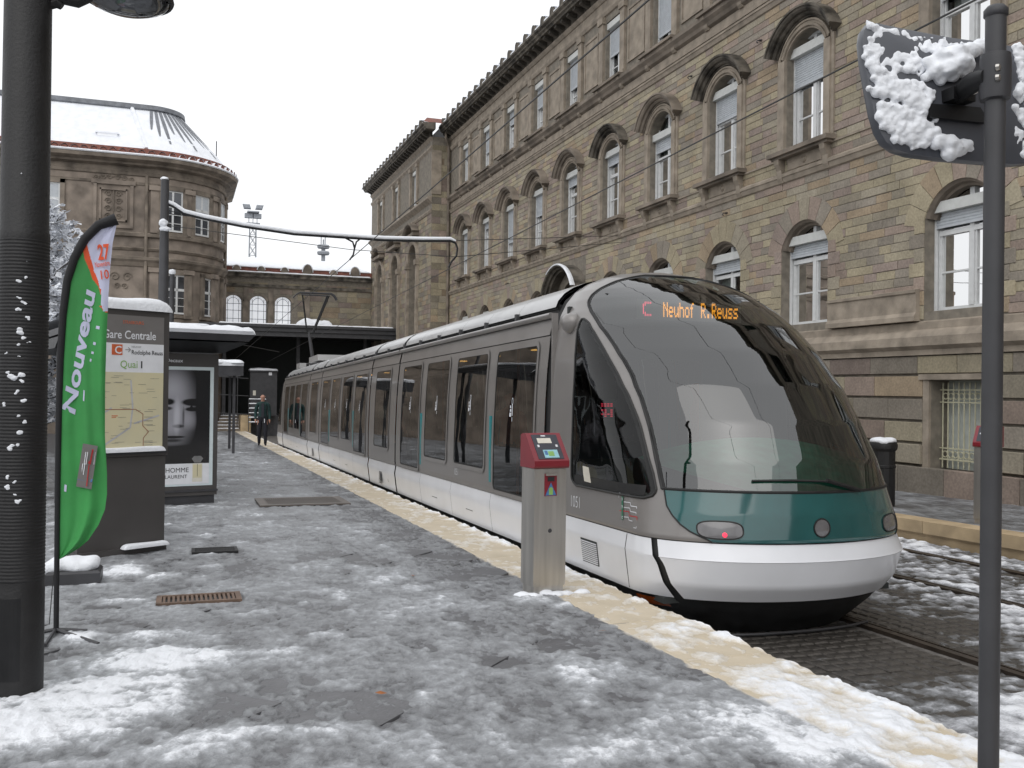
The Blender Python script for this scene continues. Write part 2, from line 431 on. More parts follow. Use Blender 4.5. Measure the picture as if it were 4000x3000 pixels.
# platform: body, diagonal slabs, cream edge stones
mb = MB(); mb.prism([(-14, -25, gz(-25)-.5), (PLAT_X-.03, -25, gz(-25)-.5), (PLAT_X-.03, 57, gz(57)-.5), (-14, 57, gz(57)-.5)],
                    [(-14, -25, gz(-25)-.022), (PLAT_X-.03, -25, gz(-25)-.022), (PLAT_X-.03, 57, gz(57)-.022), (-14, 57, gz(57)-.022)])
platform = tag(mb.build('platform', 'joint'), kind='structure')
p = .63
slab_me = MB().prism([(-p/2+.004, -p/2+.004, -.02), (p/2-.004, -p/2+.004, -.02), (p/2-.004, p/2-.004, -.02), (-p/2+.004, p/2-.004, -.02)],
                     [(-p/2+.008, -p/2+.008, 0), (p/2-.008, -p/2+.008, 0), (p/2-.008, p/2-.008, 0), (-p/2+.008, p/2-.008, 0)]).mesh('paving_slab', 'slab')
c45 = math.sqrt(.5)
for i in range(-30, 40):
    for j in range(-30, 40):
        a, b = (i+.5*(j % 2))*p, 2.40+j*p
        x, y = (a-b)*c45+3.1, (a+b)*c45+1.0
        if -.17*y-.9 < x < 2.95 and 1.9 < y < 11.5:
            o = link('paving_slab', slab_me, platform, (x, y, gz(y)-.001*random.random()))
            o.rotation_euler = (SLOPE, 0, math.radians(45))
sheet('far_paving', 'slab', [-14, -4, 0, 2.9], [11.5, 20, 30, 40, 57], -.004, parent=platform)
sheet('side_paving', 'slab', [-14, -2.9], [-25, 0, 12], -.010, parent=platform)
sheet('near_paving', 'slab', [-3.0, 2.9], [-25, 0, 1.9], -.012, parent=platform)
edge_me = MB().chamfer(0, .5, -.296, .294, -.497, .497, .012, T=lambda a, b, c: (b, c, -a)).mesh('edge_stone', 'edge_stone')
for k in range(-2, 57):
    y = k+.5; o = link('edge_stone', edge_me, platform, (PLAT_X-.29, y, gz(y)+.007)); o.rotation_euler = (SLOPE, 0, 0)
# track bed with setts and rails
tb = tag(MB().prism([(PLAT_X-.05, -25, gz(-25)-.5), (9.6, -25, gz(-25)-.5), (9.6, 57, gz(57)-.5), (PLAT_X-.05, 57, gz(57)-.5)],
                    [(PLAT_X-.05, -25, gz(-25)-.30), (9.6, -25, gz(-25)-.30), (9.6, 57, gz(57)-.30), (PLAT_X-.05, 57, gz(57)-.30)]).build('track_bed', 'sett_joint'), kind='structure')
RAILS = (3.94, 5.40, 7.27, 8.72)
q = .13
sett_me = [MB().chamfer(0, .05, -q/2+.006, q/2-.006, -q*k/2+.006, q*k/2-.006, .010, T=lambda a, b, c: (b, c, -a)).mesh('sett', 'sett') for k in (1.0, 1.25)]
setts = []
for j in range(0, 150):
    y = 2.3+j*q*1.02
    for i in range(46):
        x = PLAT_X+.08+i*q
        if x > 9.35 or any(abs(x-r) < .135 for r in RAILS): continue
        if x < 5.9 and y > 7.2: continue
        if x > 1.25*y+1.6: continue
        setts.append((x+random.uniform(-.004, .004), y+random.uniform(-.006, .006)))
cen = at_ground(3250, 2530, -.28)
setts.sort(key=lambda s: (s[0]-cen.x)**2*.35+(s[1]-cen.y)**2)
for x, y in setts[:300]:
    o = link('sett', sett_me[0], tb, (x, y, gz(y)-.283+random.uniform(-.004, .004))); o.rotation_euler = (SLOPE+random.uniform(-.02, .02), random.uniform(-.02, .02), random.uniform(-.04, .04))
mb = MB()
for x, y in setts[300:]:
    z = gz(y)-.283+random.uniform(-.004, .004)
    mb.chamfer(0, .05, x-q/2+.006, x+q/2-.006, y-q/2+.006, y+q/2-.006, .010, T=lambda a, b, c, z=z: (b, c, z-a))
tag(mb.build('setts', 'sett', tb), kind='stuff')
for k, x in enumerate(RAILS):
    mb = MB()
    for a, b, h in ((-.055, .012, .0), (.048, .075, -.004), (.012, .048, -.035)):
        mb.prism([(x+a, -25, gz(-25)-.34), (x+b, -25, gz(-25)-.34), (x+b, 57, gz(57)-.34), (x+a, 57, gz(57)-.34)],
                 [(x+a, -25, gz(-25)-.268+h), (x+b, -25, gz(-25)-.268+h), (x+b, 57, gz(57)-.268+h), (x+a, 57, gz(57)-.268+h)])
    tag(mb.build('tram_rail', 'rail_steel'), kind='structure')
# opposite platform
OPX = 9.42
opp = tag(MB().prism([(OPX+.12, -25, gz(-25)-.5), (13.2, -25, gz(-25)-.5), (13.2, 57, gz(57)-.5), (OPX+.12, 57, gz(57)-.5)],
                     [(OPX+.12, -25, gz(-25)-.005), (13.2, -25, gz(-25)-.005), (13.2, 57, gz(57)-.005), (OPX+.12, 57, gz(57)-.005)]).build('opposite_platform', 'slab'), kind='structure')
kerb_me = MB()
kerb_me.box(0, .36, -.596, .596, -.15, .012).box(.05, .36, -.60, .60, -.36, -.152)
kerb_me = kerb_me.mesh('kerb_stone', 'kerb_stone')
for k in range(-4, 46):
    y = k*1.2; o = link('kerb_stone', kerb_me, opp, (OPX, y, gz(y))); o.rotation_euler = (SLOPE, 0, 0)
# raised concourse and steps at the far end
conc = tag(MB().box(-14, 11.7, 57.6, 66, -2.2, -.18).build('concourse', 'slab'), kind='structure')

# ---- snow and slush lying on all of it
def slush(name, mats, xl, xr, y0, y1, ncol, dyf, field, base, gain=.05, bare=.30, parent=None, zone=None):
    ys = [y0]
    while ys[-1] < y1: ys.append(ys[-1]+dyf(ys[-1]))
    ys = np.array(ys); n = len(ys)
    L = np.array([xl(y) for y in ys]); R = np.array([xr(y) for y in ys])
    u = np.linspace(0, 1, ncol)
    X = L[:, None]+(R-L)[:, None]*u[None, :]; Y = np.repeat(ys[:, None], ncol, 1)
    X = X+(value_noise(X*31, Y*31, 5)-.5)*.012
    T = field(X, Y)
    Z = -S_GR*np.clip(Y, -25, 57)+base+np.where(T > bare, (T-bare)*gain, (T-bare)*.16)
    me = bpy.data.meshes.new(name)
    V = np.stack([X, Y, Z], -1).reshape(-1, 3)
    idx = np.arange(n*ncol).reshape(n, ncol)
    Fq = np.stack([idx[:-1, :-1], idx[:-1, 1:], idx[1:, 1:], idx[1:, :-1]], -1).reshape(-1, 4)
    me.vertices.add(len(V)); me.vertices.foreach_set('co', V.ravel())
    me.loops.add(Fq.size); me.loops.foreach_set('vertex_index', Fq.ravel().astype(np.int32))
    me.polygons.add(len(Fq)); me.polygons.foreach_set('loop_start', np.arange(0, Fq.size, 4, dtype=np.int32)); me.polygons.foreach_set('loop_total', np.full(len(Fq), 4, dtype=np.int32))
    me.update(calc_edges=True); me.validate()
    at = me.attributes.new('thick', 'FLOAT', 'POINT'); at.data.foreach_set('value', T.ravel().astype(np.float32))
    if zone is not None:
        at = me.attributes.new('zone', 'FLOAT', 'POINT'); at.data.foreach_set('value', zone(X, Y).ravel().astype(np.float32))
    me.materials.append(MATS[mats]); me.polygons.foreach_set('use_smooth', [True]*len(me.polygons))
    o = link(name, me, parent); tag(o, kind='stuff')
    return o
def norm(a): return (a-a.mean())/(a.std()+1e-9)
def bump(X, Y, cx, cy, rx, ry, a=0.0):
    dx, dy = X-cx, Y-cy; c, s = math.cos(a), math.sin(a)
    return np.exp(-(((dx*c+dy*s)/rx)**2+((dy*c-dx*s)/ry)**2)**1.6)
G = lambda px, py: at_ground(px, py)
def f_plat(X, Y):
    n1 = norm(fbm(X*1.3, Y*1.0, 3)); n2 = norm(fbm(X*5, Y*4.2, 23)); n3 = norm(fbm(X*24, Y*20, 47, 4, .65)); n4 = norm(fbm(X*.45, Y*.3, 91, 3))
    T = .45+.040*n1+.045*n2+.055*n3+.015*n4
    pa = norm(fbm(X*2.1, Y*1.7, 201, 4)); T = T-.16*np.clip((pa-.9)/.7, 0, 1)               # places swept to the wet slab
    wc = norm(fbm(X*3.3, Y*2.7, 301, 5)); T = T+.20*np.clip((wc-.95)/.9, 0, 1.2)              # clumps left white
    heap = 0
    for (px, py, rx, ry, h) in ((640, 2580, .42, .30, .55), (380, 2720, .55, .42, .50), (200, 2850, .5, .4, .55), (470, 2500, .5, .18, .38), (900, 2870, .30, .12, .30), (1150, 2860, .28, .10, .30), (560, 2960, .45, .10, .25),
                                (480, 2240, .22, .30, .42), (640, 2250, .16, .14, .35), (300, 2180, .2, .3, .5), (2620, 2900, .30, .22, .34), (2900, 2830, .33, .3, .42), (3150, 2920, .35, .3, .45), (2350, 2960, .25, .12, .2),
                                (2080, 2345, .16, .16, .34), (2230, 2335, .12, .10, .36), (1000, 2560, .3, .2, .12), (1350, 2600, .35, .12, .10), (2350, 2620, .35, .2, .10)):
        c = G(px, py); heap = np.maximum(heap, h*bump(X, Y, c.x, c.y, rx, ry)*(.82+.10*n2+.07*n3))
    T = T+heap
    T = T-.10*np.clip((Y-6.5)/2, 0, 1)*np.clip((X-2.0)/.6, 0, 1)      # worn, walked band beside the edge stones
    T = T-.05*np.clip((Y-9)/10, 0, 1)
    foot = norm(fbm(X*2.6, Y*4.5, 71, 3)); T = T-.09*np.clip(foot-1.2, 0, 1.5)
    return np.clip(T, 0, 1.15)
def f_edge(X, Y):
    n1 = norm(fbm(X*2.2, Y*1.2, 13)); n2 = norm(fbm(X*8, Y*6, 33)); n3 = norm(fbm(X*20, Y*18, 53, 4))
    T = .34+.07*n1+.07*n2+.06*n3
    T = T+.42*np.exp(-((Y-3.3)/1.2)**2)*(.7+.2*n2)+.12*np.exp(-((Y-4.9)/1.0)**2)*(1+.5*n1)
    rim = np.exp(-((X-PLAT_X+.03)/.08)**2); T = T+rim*(.16+.15*n2)
    for (px, py, r, h) in ((2790, 2450, .10, .75), (2850, 2490, .09, .7), (2640, 2460, .18, .5), (2700, 2440, .12, .5), (2780, 2570, .15, .35), (3100, 2600, .15, .3)):
        c = G(px, py); T = np.maximum(T, T*.3+(h+.25)*bump(X, Y, c.x, c.y, r, r*1.2)*(.85+.1*n3))
    return np.clip(T, 0, 1.2)
EDGE_IN = PLAT_X-.585
GRATES = []
def f_all(X, Y):
    A, B = f_plat(X, Y), f_edge(X, Y)
    n = norm(fbm(X*9, Y*7, 77, 4))
    z = np.clip((X-EDGE_IN+.012*n)/.03+.5, 0, 1)
    T = A*(1-z)+B*z
    for (x0, x1, y0, y1) in ((1.12, 2.46, 14.45, 15.6), (.12, .57, 10.05, 10.36), (-.16, .46, 7.54, 7.86)):
        m = np.clip(np.minimum(np.minimum(X-x0, x1-X), np.minimum(Y-y0, y1-Y))/.05+.2+.25*n, 0, 1); T = T*(1-.93*m)
    return T
def zone_all(X, Y): return np.clip((X-EDGE_IN+.010*norm(fbm(X*9, Y*7, 77, 4)))/.02+.5, 0, 1)
slush('platform_slush', 'slush', lambda y: -.17*y-2.0, lambda y: PLAT_X+.012, 1.2, 57, 400, lambda y: .0048*y+.004, f_all, .003, .045, .31, zone=zone_all)
def f_track(X, Y):
    n1 = norm(fbm(X*1.4, Y*.9, 8)); n2 = norm(fbm(X*5, Y*4, 28)); n3 = norm(fbm(X*11, Y*14, 58, 4))
    T = .40+.07*n1+.08*n2+.085*n3
    T = T+.34*np.clip((5.2-Y)/1.4, 0, 1)*np.clip((X-2.8)/1, 0, 1)
    T = T-.35*bump(X, Y, 4.5, 5.7, 1.2, .7)-.18*bump(X, Y, 5.2, 6.5, 1.3, .8)
    T = T+.13*np.clip((X-6.2)/.6, 0, 1)+.05*n3*np.clip((X-6.2)/.6, 0, 1)
    T = T+.12*bump(X, Y, 9.0, 9.5, .5, 4)
    for r in RAILS:
        T = np.where(np.abs(X-r-.01) < .08, T*.35, T)
    return np.clip(T, 0, 1.1)
slush('track_snow', 'slush_track', lambda y: PLAT_X+.0, lambda y: OPX+.02, 1.5, 30, 260, lambda y: .006*y+.008, f_track, -.284, .055, .37)
def f_opp(X, Y):
    n1 = norm(fbm(X*1.4, Y*1.0, 18)); n2 = norm(fbm(X*5, Y*4, 38)); n3 = norm(fbm(X*14, Y*12, 68, 4))
    return np.clip(.36+.05*n1+.06*n2+.06*n3-.05*np.clip((X-11)/1, 0, 1), 0, 1)
slush('opposite_slush', 'slush', lambda y: OPX+.37, lambda y: 13.0, 6, 40, 90, lambda y: .01*y+.01, f_opp, -.002, .04, .26)
# dead leaves in the slush
leaf = MB(); leaf.grid([[(-.03, 0, 0), (0, .018, .004), (.035, 0, .006)], [(-.03, 0, 0), (0, -.018, .008), (.035, 0, .006)]])
leaf_me = leaf.mesh('fallen_leaf', 'leaf_dead')
for k, (px, py, lab) in enumerate(((1486, 2722, 'orange fallen leaf lying nearest the bottom edge in the slush'), (1612, 2257, 'small brown fallen leaf in the slush left of the ticket machine'),
                                   (2352, 2476, 'orange fallen leaf in the slush beside the cream edge stones'))):
    c = G(px, py); o = link('fallen_leaf', leaf_me, None, (c.x, c.y, c.z+.018)); o.rotation_euler = (.3, .2, k*1.3)
    tag(o, lab, 'leaf', 'fallen leaves on the platform')
# gratings let into the platform
def grating(name, x0, x1, y0, y1, nbar, mats, label, along='x', frame=.05):
    e = empty(name, ((x0+x1)/2, (y0+y1)/2, gz((y0+y1)/2)+.004), label, 'grating', 'metal gratings in the platform')
    e.rotation_euler = (SLOPE, 0, 0); w, h = (x1-x0)/2, (y1-y0)/2
    MB().box(-w, w, -h, h, -.03, .002).build('pit', 'black_paint', e)
    f = MB()
    for a in ((-w, w, -h, -h+frame), (-w, w, h-frame, h), (-w, -w+frame, -h+frame, h-frame), (w-frame, w, -h+frame, h-frame)): f.box(*a, .0, .022)
    f.build('frame', mats, e)
    bars = MB().box(-.5, .5, -.5, .5, 0, 1).mesh('bar', mats)
    for k in range(nbar):
        o = link('bar', bars, e)
        if along == 'x': o.location = (0, -h+frame+(2*h-2*frame)*(k+.5)/nbar, .003); o.scale = (2*w-2*frame, (2*h-2*frame)/nbar*.55, .016)
        else: o.location = (-w+frame+(2*w-2*frame)*(k+.5)/nbar, 0, .003); o.scale = ((2*w-2*frame)/nbar*.55, 2*h-2*frame, .016)
    return e
grating('drain_grating', 1.12, 2.46, 14.45, 15.6, 34, 'grating', 'large steel grating with fine bars set across the middle of the platform', 'y', .12)
grating('drain_grating', .12, .57, 10.05, 10.36, 9, 'cast_iron', 'small dark iron drain grate just right of the map totem', 'x', .03)
grating('drain_grating', -.16, .46, 7.54, 7.86, 16, 'rust_grate', 'rusty brown grate half sunk in slush in front of the map totem', 'y', .04)
# ================================================================== TRAM
TX = 4.66
tram = empty('tram', (TX, 0, 0), 'long grey, white and green articulated tram standing at the snowy platform', 'tram')
tram.rotation_euler = (SLOPE, 0, 0)
WT = [(-.34, .95), (-.2, 1.06), (-.06, 1.13), (.05, 1.165), (.2, 1.185), (.36, 1.205), (.485, 1.185), (.50, 1.2), (1.0, 1.2), (1.6, 1.18), (2.0, 1.155), (2.25, 1.125), (2.42, 1.085), (2.55, 1.02), (2.66, .93), (2.75, .80), (2.82, .64), (2.87, .45), (2.90, .22), (2.91, .02)]
def wz(z): return interp(WT, z)
YF = [(-.34, 6.55), (-.2, 6.40), (-.06, 6.24), (.05, 6.14), (.15, 6.04), (.36, 5.97), (.485, 6.02), (.5, 6.00), (.7, 6.01), (.87, 6.04), (1.1, 6.11), (1.4, 6.265), (1.7, 6.50), (2.0, 6.83), (2.25, 7.18), (2.45, 7.53), (2.6, 7.85), (2.72, 8.14), (2.8, 8.36), (2.86, 8.54), (2.91, 8.70)]
YREAR = 8.76
NEXP = 2.0
YA = [(.87, 6.66), (1.06, 6.757), (1.26, 6.88), (1.43, 6.99), (1.6, 7.113), (1.78, 7.277), (1.92, 7.428), (2.06, 7.60), (2.19, 7.785), (2.34, 8.01), (2.50, 8.26), (2.59, 8.335), (2.69, 8.375), (2.76, 8.42), (2.81, 8.46), (2.845, 8.52), (2.87, 8.58)]
DT = [(-.34, .8), (.05, .86), (.485, .88), (.6, .95), (.87, 1.15), (1.36, 1.38), (1.8, 1.32), (2.2, 1.12), (2.45, .92), (2.6, .74), (2.72, .55), (2.8, .36), (2.9, .1)]
def dz_(z): return max(.03, min(interp(DT, z), YREAR-.02-interp(YF, z)))
def nose(phi, z, off=0.0):
    w, d, yf = wz(z), dz_(z), interp(YF, z)
    s, c = math.sin(phi), math.cos(phi)
    x = (w+off)*math.copysign(abs(s)**(2/NEXP), s); y = yf+d-(d+off)*max(c, 0)**(2/NEXP)
    return (x, y, z+off*.25*(1 if z > .87 else 0))
def phi_at_y(y, z):
    d = dz_(z); ye = interp(YF, z)+d
    if y >= ye: return math.pi/2
    return math.acos(min(1, max(0, (ye-y)/d)**(NEXP/2)))
def phi_at_x(x, z): return math.asin(min(1, (abs(x)/wz(z)))**(NEXP/2))
def side_x(y, z, off=0.0):
    d = dz_(z); ye = interp(YF, z)+d
    if y >= ye: return wz(z)+off
    return (wz(z)+off)*max(0, 1-((ye-y)/d)**NEXP)**(1/NEXP)
def sec(z, n=64, m=6, off=0.0, y1=YREAR):
    """one horizontal section of the cab, rear left - nose - rear right"""
    ye = interp(YF, z)+dz_(z); w = wz(z)+off
    L = [(-w, y1+(ye-y1)*k/m, z) for k in range(m)]
    N = [nose(-math.pi/2+math.pi*k/n, z, off) for k in range(n+1)]
    return L+N+[(w, ye+(y1-ye)*(k+1)/m, z) for k in range(m)]
# side window outline of the cab (front edge and rear edge by height)
YR = [(.79, 6.80), (.80, 6.74), (.826, 6.71), (.862, 6.705), (.987, 6.768), (1.148, 6.876), (1.426, 7.07), (1.62, 7.236), (1.822, 7.457), (2.015, 7.676), (2.174, 7.889), (2.304, 8.066), (2.34, 8.15), (2.35, 8.18)]
YL = [(.79, 8.05), (.82, 8.14), (.85, 8.17), (1.4, 8.175), (1.84, 8.185), (2.2, 8.22), (2.30, 8.22), (2.35, 8.20)]
GX = [(.5, .85), (.512, .875), (.539, .925), (.569, .973), (.615, 1.016), (.68, 1.048), (.746, 1.063), (.87, 1.055)]
def build_cab():
    parts = []
    zs = list(np.linspace(.492, 2.30, 92))+list(np.linspace(2.32, 2.91, 46))
    rows = [sec(z, 128, 22) for z in zs]
    mb = MB(); i0 = 0
    for r in rows: mb.v += r
    nc = len(rows[0])
    for a in range(len(zs)-1):
        zc = (zs[a]+zs[a+1])/2
        for b in range(nc-1):
            c = [(rows[a][b][k]+rows[a][b+1][k]+rows[a+1][b][k]+rows[a+1][b+1][k])/4 for k in range(3)]
            x, y = c[0], c[1]
            if zc > .885 and zc < 2.855 and y < interp(YA, zc)-.03: continue
            if zc < .885 and abs(x) < interp(GX, zc)-.03 and y < 7: continue
            if .82 < zc < 2.32 and interp(YR, zc)+.025 < y < interp(YL, zc)-.025: continue
            mb.f.append((a*nc+b, a*nc+b+1, (a+1)*nc+b+1, (a+1)*nc+b)); mb.mi.append(0)
    shell = mb.build('cab_shell', 'tram_grey', tram, smooth=35); parts.append(shell)
    # windscreen
    zr = list(np.linspace(.875, 2.5, 60))+list(np.linspace(2.515, 2.84, 26)); rows = []
    for z in zr:
        pm = phi_at_y(interp(YA, z), z); rows.append([nose(-pm+2*pm*k/70, z, .004) for k in range(71)])
    ws = MB().grid(rows).build('windscreen', 'windscreen_glass', tram, smooth=60); parts.append(ws)
    edge = [r[0] for r in rows]+[p for p in rows[-1]]+[r[-1] for r in rows[::-1]]
    sl = MB().tube(edge[::2], .012, 6).tube(rows[0], .012, 6)
    # black printed border inside the edge of the windscreen
    band = []
    for z in zr:
        pm = phi_at_y(interp(YA, z), z); pi = max(0, phi_at_y(interp(YA, z)-.032, z)); band.append((pm, pi))
    for sg in (-1, 1):
        sl.grid([[nose(sg*pm, z, .006), nose(sg*(pm+pi)/2, z, .006), nose(sg*pi, z, .006)] for z, (pm, pi) in zip(zr, band)])
    parts.append(sl.build('windscreen_seal', 'rubber', ws, smooth=60)); 
    # green front panel
    zr = np.linspace(.497, .868, 26); rows = []
    for z in zr:
        pm = phi_at_x(interp(GX, z), z); rows.append([nose(-pm+2*pm*k/60, z, .005) for k in range(61)])
    gp = MB().grid(rows).build('front_panel', 'tram_green', tram, smooth=60); parts.append(gp)
    MB().tube([r[0] for r in rows], .007, 5).tube([r[-1] for r in rows], .007, 5).build('panel_joint', 'rubber', gp)
    # side windows
    zr = np.linspace(.79, 2.345, 64)
    for sg in (-1, 1):
        rows = []
        for z in zr:
            a, b = interp(YR, z), interp(YL, z)
            rows.append([(sg*side_x(a+(b-a)*k/24, z, .005), a+(b-a)*k/24, z) for k in range(25)])
        wd = MB().grid(rows).build('cab_side_window', 'cab_glass', tram, smooth=60); parts.append(wd)
        loop = [r[0] for r in rows]+rows[-1][1:-1]+[r[-1] for r in rows[::-1]]+rows[0][1:-1][::-1]
        s2 = MB().tube(loop+[loop[0]], .012, 6)
        rim = []
        for z in zr:
            if z > 2.2: break
            a = interp(YR, z); rim.append([(sg*side_x(a+.045*k, z, .007), a+.045*k, z) for k in range(2)])
        s2.grid(rim)
        s2.grid([[(sg*side_x(6.80+(8.10-6.80)*k/24, z, .007), 6.80+(8.10-6.80)*k/24, z) for k in range(25)] for z in (.805, .85, .89)])
        s2.build('window_seal', 'rubber', wd)
    # white bumper band, front and flanks, with the dark slanting joint between them
    zr = list(np.linspace(.03, .36, 14))+list(np.linspace(.375, .485, 6))
    rows = []; fl = {-1: [], 1: []}
    for z in zr:
        cut = interp([(.0, 6.52), (.1, 6.515), (.3, 6.533), (.485, 6.62)], z)      # joint leans forward and under
        pm = phi_at_y(cut, z); rows.append([nose(-pm+2*pm*k/70, z, .008) for k in range(71)])
        for sg in (-1, 1):
            a = cut+.058; fl[sg].append([(sg*side_x(a+(8.70-a)*k/40, z, .006), a+(8.70-a)*k/40, z) for k in range(41)])
    bp_ = MB().grid(rows).build('front_bumper', 'tram_white', tram, smooth=25); parts.append(bp_)
    MB().tube(rows[13], .004, 5).build('bumper_crease', 'tram_white', bp_)
    for sg in (-1, 1):
        fo = MB().grid(fl[sg]).build('cab_skirt', 'tram_white', tram, smooth=25); parts.append(fo)
        ln = MB()
        ln.tube([(sg*side_x(7.02+.0*z, z, .007), 7.02, z) for z in (.04, .2, .36, .48)], .0035, 4)
        ln.build('panel_joint', 'rubber', fo)
        if sg == -1:
            g = MB()
            for k in range(11):
                z = .13+k*.0175
                g.tube([(-side_x(y, z, .012), y, z) for y in np.linspace(7.60, 7.93, 6)], .0062, 5)
            g.build('vent_louvre', 'tram_white', fo)
            MB().grid([[(-side_x(y, z, .0085), y, z) for y in (7.585, 7.765, 7.945)] for z in (.115, .2, .33)]).build('vent_recess', 'interior_dark', fo)
    jo = MB()
    jo.grid([sec(z, 96, 6, -.012, 8.70) for z in np.linspace(.0, .487, 14)])
    jo.grid([sec(.492, 96, 6, .004, 8.7), sec(.486, 96, 6, .006, 8.7)])
    parts.append(jo.build('bumper_backing', 'rubber', tram, smooth=40))
    ap = MB(); ap.grid([sec(z, 96, 6, -.02, 8.70) for z in np.linspace(-.28, .04, 10)])
    parts.append(ap.build('apron', 'tram_under', tram, smooth=40))
    rod = MB(); rod.tube([(x, 6.38+.10*(abs(x)/.7)**2.5, -.262) for x in np.linspace(-.78, .78, 17)], .012, 6)
    parts.append(rod.build('guard_rod', 'grey_steel', tram))
    # lamps
    def lamp(name, x0, z0, rx, rz, mats, expo=3.0, off=.010, n=26):
        r = []
        for k in range(6):
            f = 1-k/5
            r.append([nose(math.copysign(phi_at_x(min(abs(px), 1.16), pz), px), pz, off+.006*(1-f*f))
                      for px, pz in [(x0+f*rx*math.copysign(abs(math.cos(a))**(2/expo), math.cos(a)), z0+f*rz*math.copysign(abs(math.sin(a))**(2/expo), math.sin(a))) for a in [2*math.pi*q/n for q in range(n)]]])
        o = MB().grid(r, True).build(name, mats, tram, smooth=60); parts.append(o)
        MB().tube(r[0]+[r[0][0]], .006, 5).build('lamp_seal', 'rubber', o)
        return o
    hl = lamp('headlight', -.79, .59, .140, .066, 'lens')
    lamp('headlight', .76, .60, .140, .066, 'lens'); lamp('centre_lamp', -.06, .61, .068, .068, 'lens', 2.0)
    tl_ = nose(-phi_at_x(.77, .555), .555, .014); MB().lathe([(0, .004), (.016, .003), (.020, .0)], (0, 0, 0), 10).build('tail_light', 'lamp_red', hl, loc=tl_).rotation_euler = (math.pi/2, 0, math.radians(-38))
    al = MB(); al.grid([[(-side_x(y, z, .0), y, z) for y in np.linspace(6.66, 6.95, 8)] for z in (.005, -.035, -.06)])
    parts.append(al.build('indicator_lamp', 'amber_lens', tram, smooth=60))
    return parts
cab = build_cab()
cab_front_only = []
def cl(x, y, z): return (x, y, z)
# interior of the front cab
rows = []
for t in np.linspace(0, 1, 9):                       # curved dash sweeping up from the foot of the windscreen
    z = .84+.42*t**.8; y = 6.12+.95*t; hw = min(1.08, side_x(y, max(z, .9), -.05))
    rows.append([(u*hw, y+.30*t*u*u*0, z-.16*t*u*u) for u in np.linspace(-1, 1, 17)])
MB().grid(rows).build('dashboard', 'dashboard', tram, smooth=60)
MB().box(-.98, .98, 7.05, 7.10, .05, 1.10).build('dashboard_front', 'interior_dark', tram)
cb = MB(); cb.box(-1.08, 1.08, 8.55, 8.60, .05, 1.0).box(-1.08, -1.0, 8.55, 8.60, 1.0, 2.5).box(.40, 1.08, 8.55, 8.60, 1.0, 2.5).box(-1.0, .40, 8.55, 8.60, 2.0, 2.5)
cb.build('cab_bulkhead', 'interior_dark', tram)
MB().box(-1.08, 1.08, 6.6, 8.7, -.02, .03).build('cab_floor', 'interior_dark', tram)
MB().box(-.85, .85, 8.18, 8.55, 2.30, 2.60).build('destination_box', 'interior_dark', tram)
st = MB().chamfer(0, .45, -.24, .24, .45, .58, .04, T=lambda a, b, c: (b, 7.55+a, c)).chamfer(0, .10, -.20, .20, .58, 1.08, .03, T=lambda a, b, c: (b, 7.98+a, c)).box(-.06, .06, 7.7, 7.85, .03, .46)
st.build('driver_seat', 'seat_cloth', tram)
hx = at_y(3122, 1700, 8.35).x-TX; MB().tube([(hx, 8.35, .3), (hx, 8.35, 1.80)], .022, 8).build('handrail', 'orange_rail', tram)
wp = MB(); wp.tube([nose(-phi_at_x(.55, .955), .955, .03), nose(-phi_at_x(.3, .96), .96, .035), nose(0, .95, .035), nose(phi_at_x(.30, .885), .885, .03)], .010, 6).tube([nose(0, .955, .045), nose(phi_at_x(.32, .875), .875, .03)], .017, 6)
wp.build('wiper', 'rubber', tram)
# destination display: dot-matrix letters
FONT = {'N': '10001 11001 10101 10011 10001 10001 10001', 'e': '00000 00000 01110 10001 11111 10000 01110', 'u': '00000 00000 10001 10001 10001 10011 01101',
        'h': '10000 10000 11110 10001 10001 10001 10001', 'o': '00000 00000 01110 10001 10001 10001 01110', 'f': '00110 01000 11100 01000 01000 01000 01000', ' ': '00000 '*7,
        'R': '11110 10001 10001 11110 10100 10010 10001', '.': '00000 00000 00000 00000 00000 01100 01100', 's': '00000 00000 01111 10000 01110 00001 11110', 'C': '01111 11000 10000 10000 10000 11000 01111'}
def dots(txt, pxa, pxb, pya, pyb, mats, name, yl=8.14, rep=2):
    mb = MB(); n = len(txt)*6-1
    for ci, ch in enumerate(txt):
        for ri, row in enumerate(FONT[ch].split()):
            for k in range(5):
                if row[k] != '1': continue
                for sub in range(rep):
                    u = (ci*6+k+.5)/n; v = (ri*rep+sub+.5)/(7*rep)
                    P = at_y(pxa+(pxb-pxa)*u, pya+(pyb-pya)*v+(pxa+(pxb-pxa)*u-2516)*.03, yl) - Vector((TX, 0, 0)); P.z += S_GR*yl
                    r = .0044
                    mb.face([(P.x-r, P.y, P.z-r*1.15), (P.x+r, P.y, P.z-r*1.15), (P.x+r, P.y, P.z+r*1.15), (P.x-r, P.y, P.z+r*1.15)])
    return mb.build(name, mats, tram, recalc=False)
dots('C', 2518, 2554, 1176, 1232, 'led_red', 'line_letter', rep=2)
dots('Neuhof R.Reuss', 2600, 2892, 1176, 1234, 'led_amber', 'destination_letters', rep=2)
a = at_y(2500, 1164, 8.145); b = at_y(2905, 1256, 8.145)
MB().box(a.x-TX, b.x-TX, 8.150, 8.170, b.z+S_GR*8.1-.01, a.z+S_GR*8.1).build('display_panel', 'header_grey', tram)
tk = MB()
for r, pat in enumerate(('1111', '1111', '0000', '1101', '0101', '1111', '0101')):
    for k, ch in enumerate(pat):
        if ch == '1':
            P = at_y(2357+k*12, 1578+r*8, 8.05)-Vector((TX, 0, 0)); P.z += S_GR*8.05; tk.box(P.x-.010, P.x+.010, 8.045, 8.05, P.z-.006, P.z+.006)
tk.build('timetable_digits', 'lamp_red', tram, recalc=False)
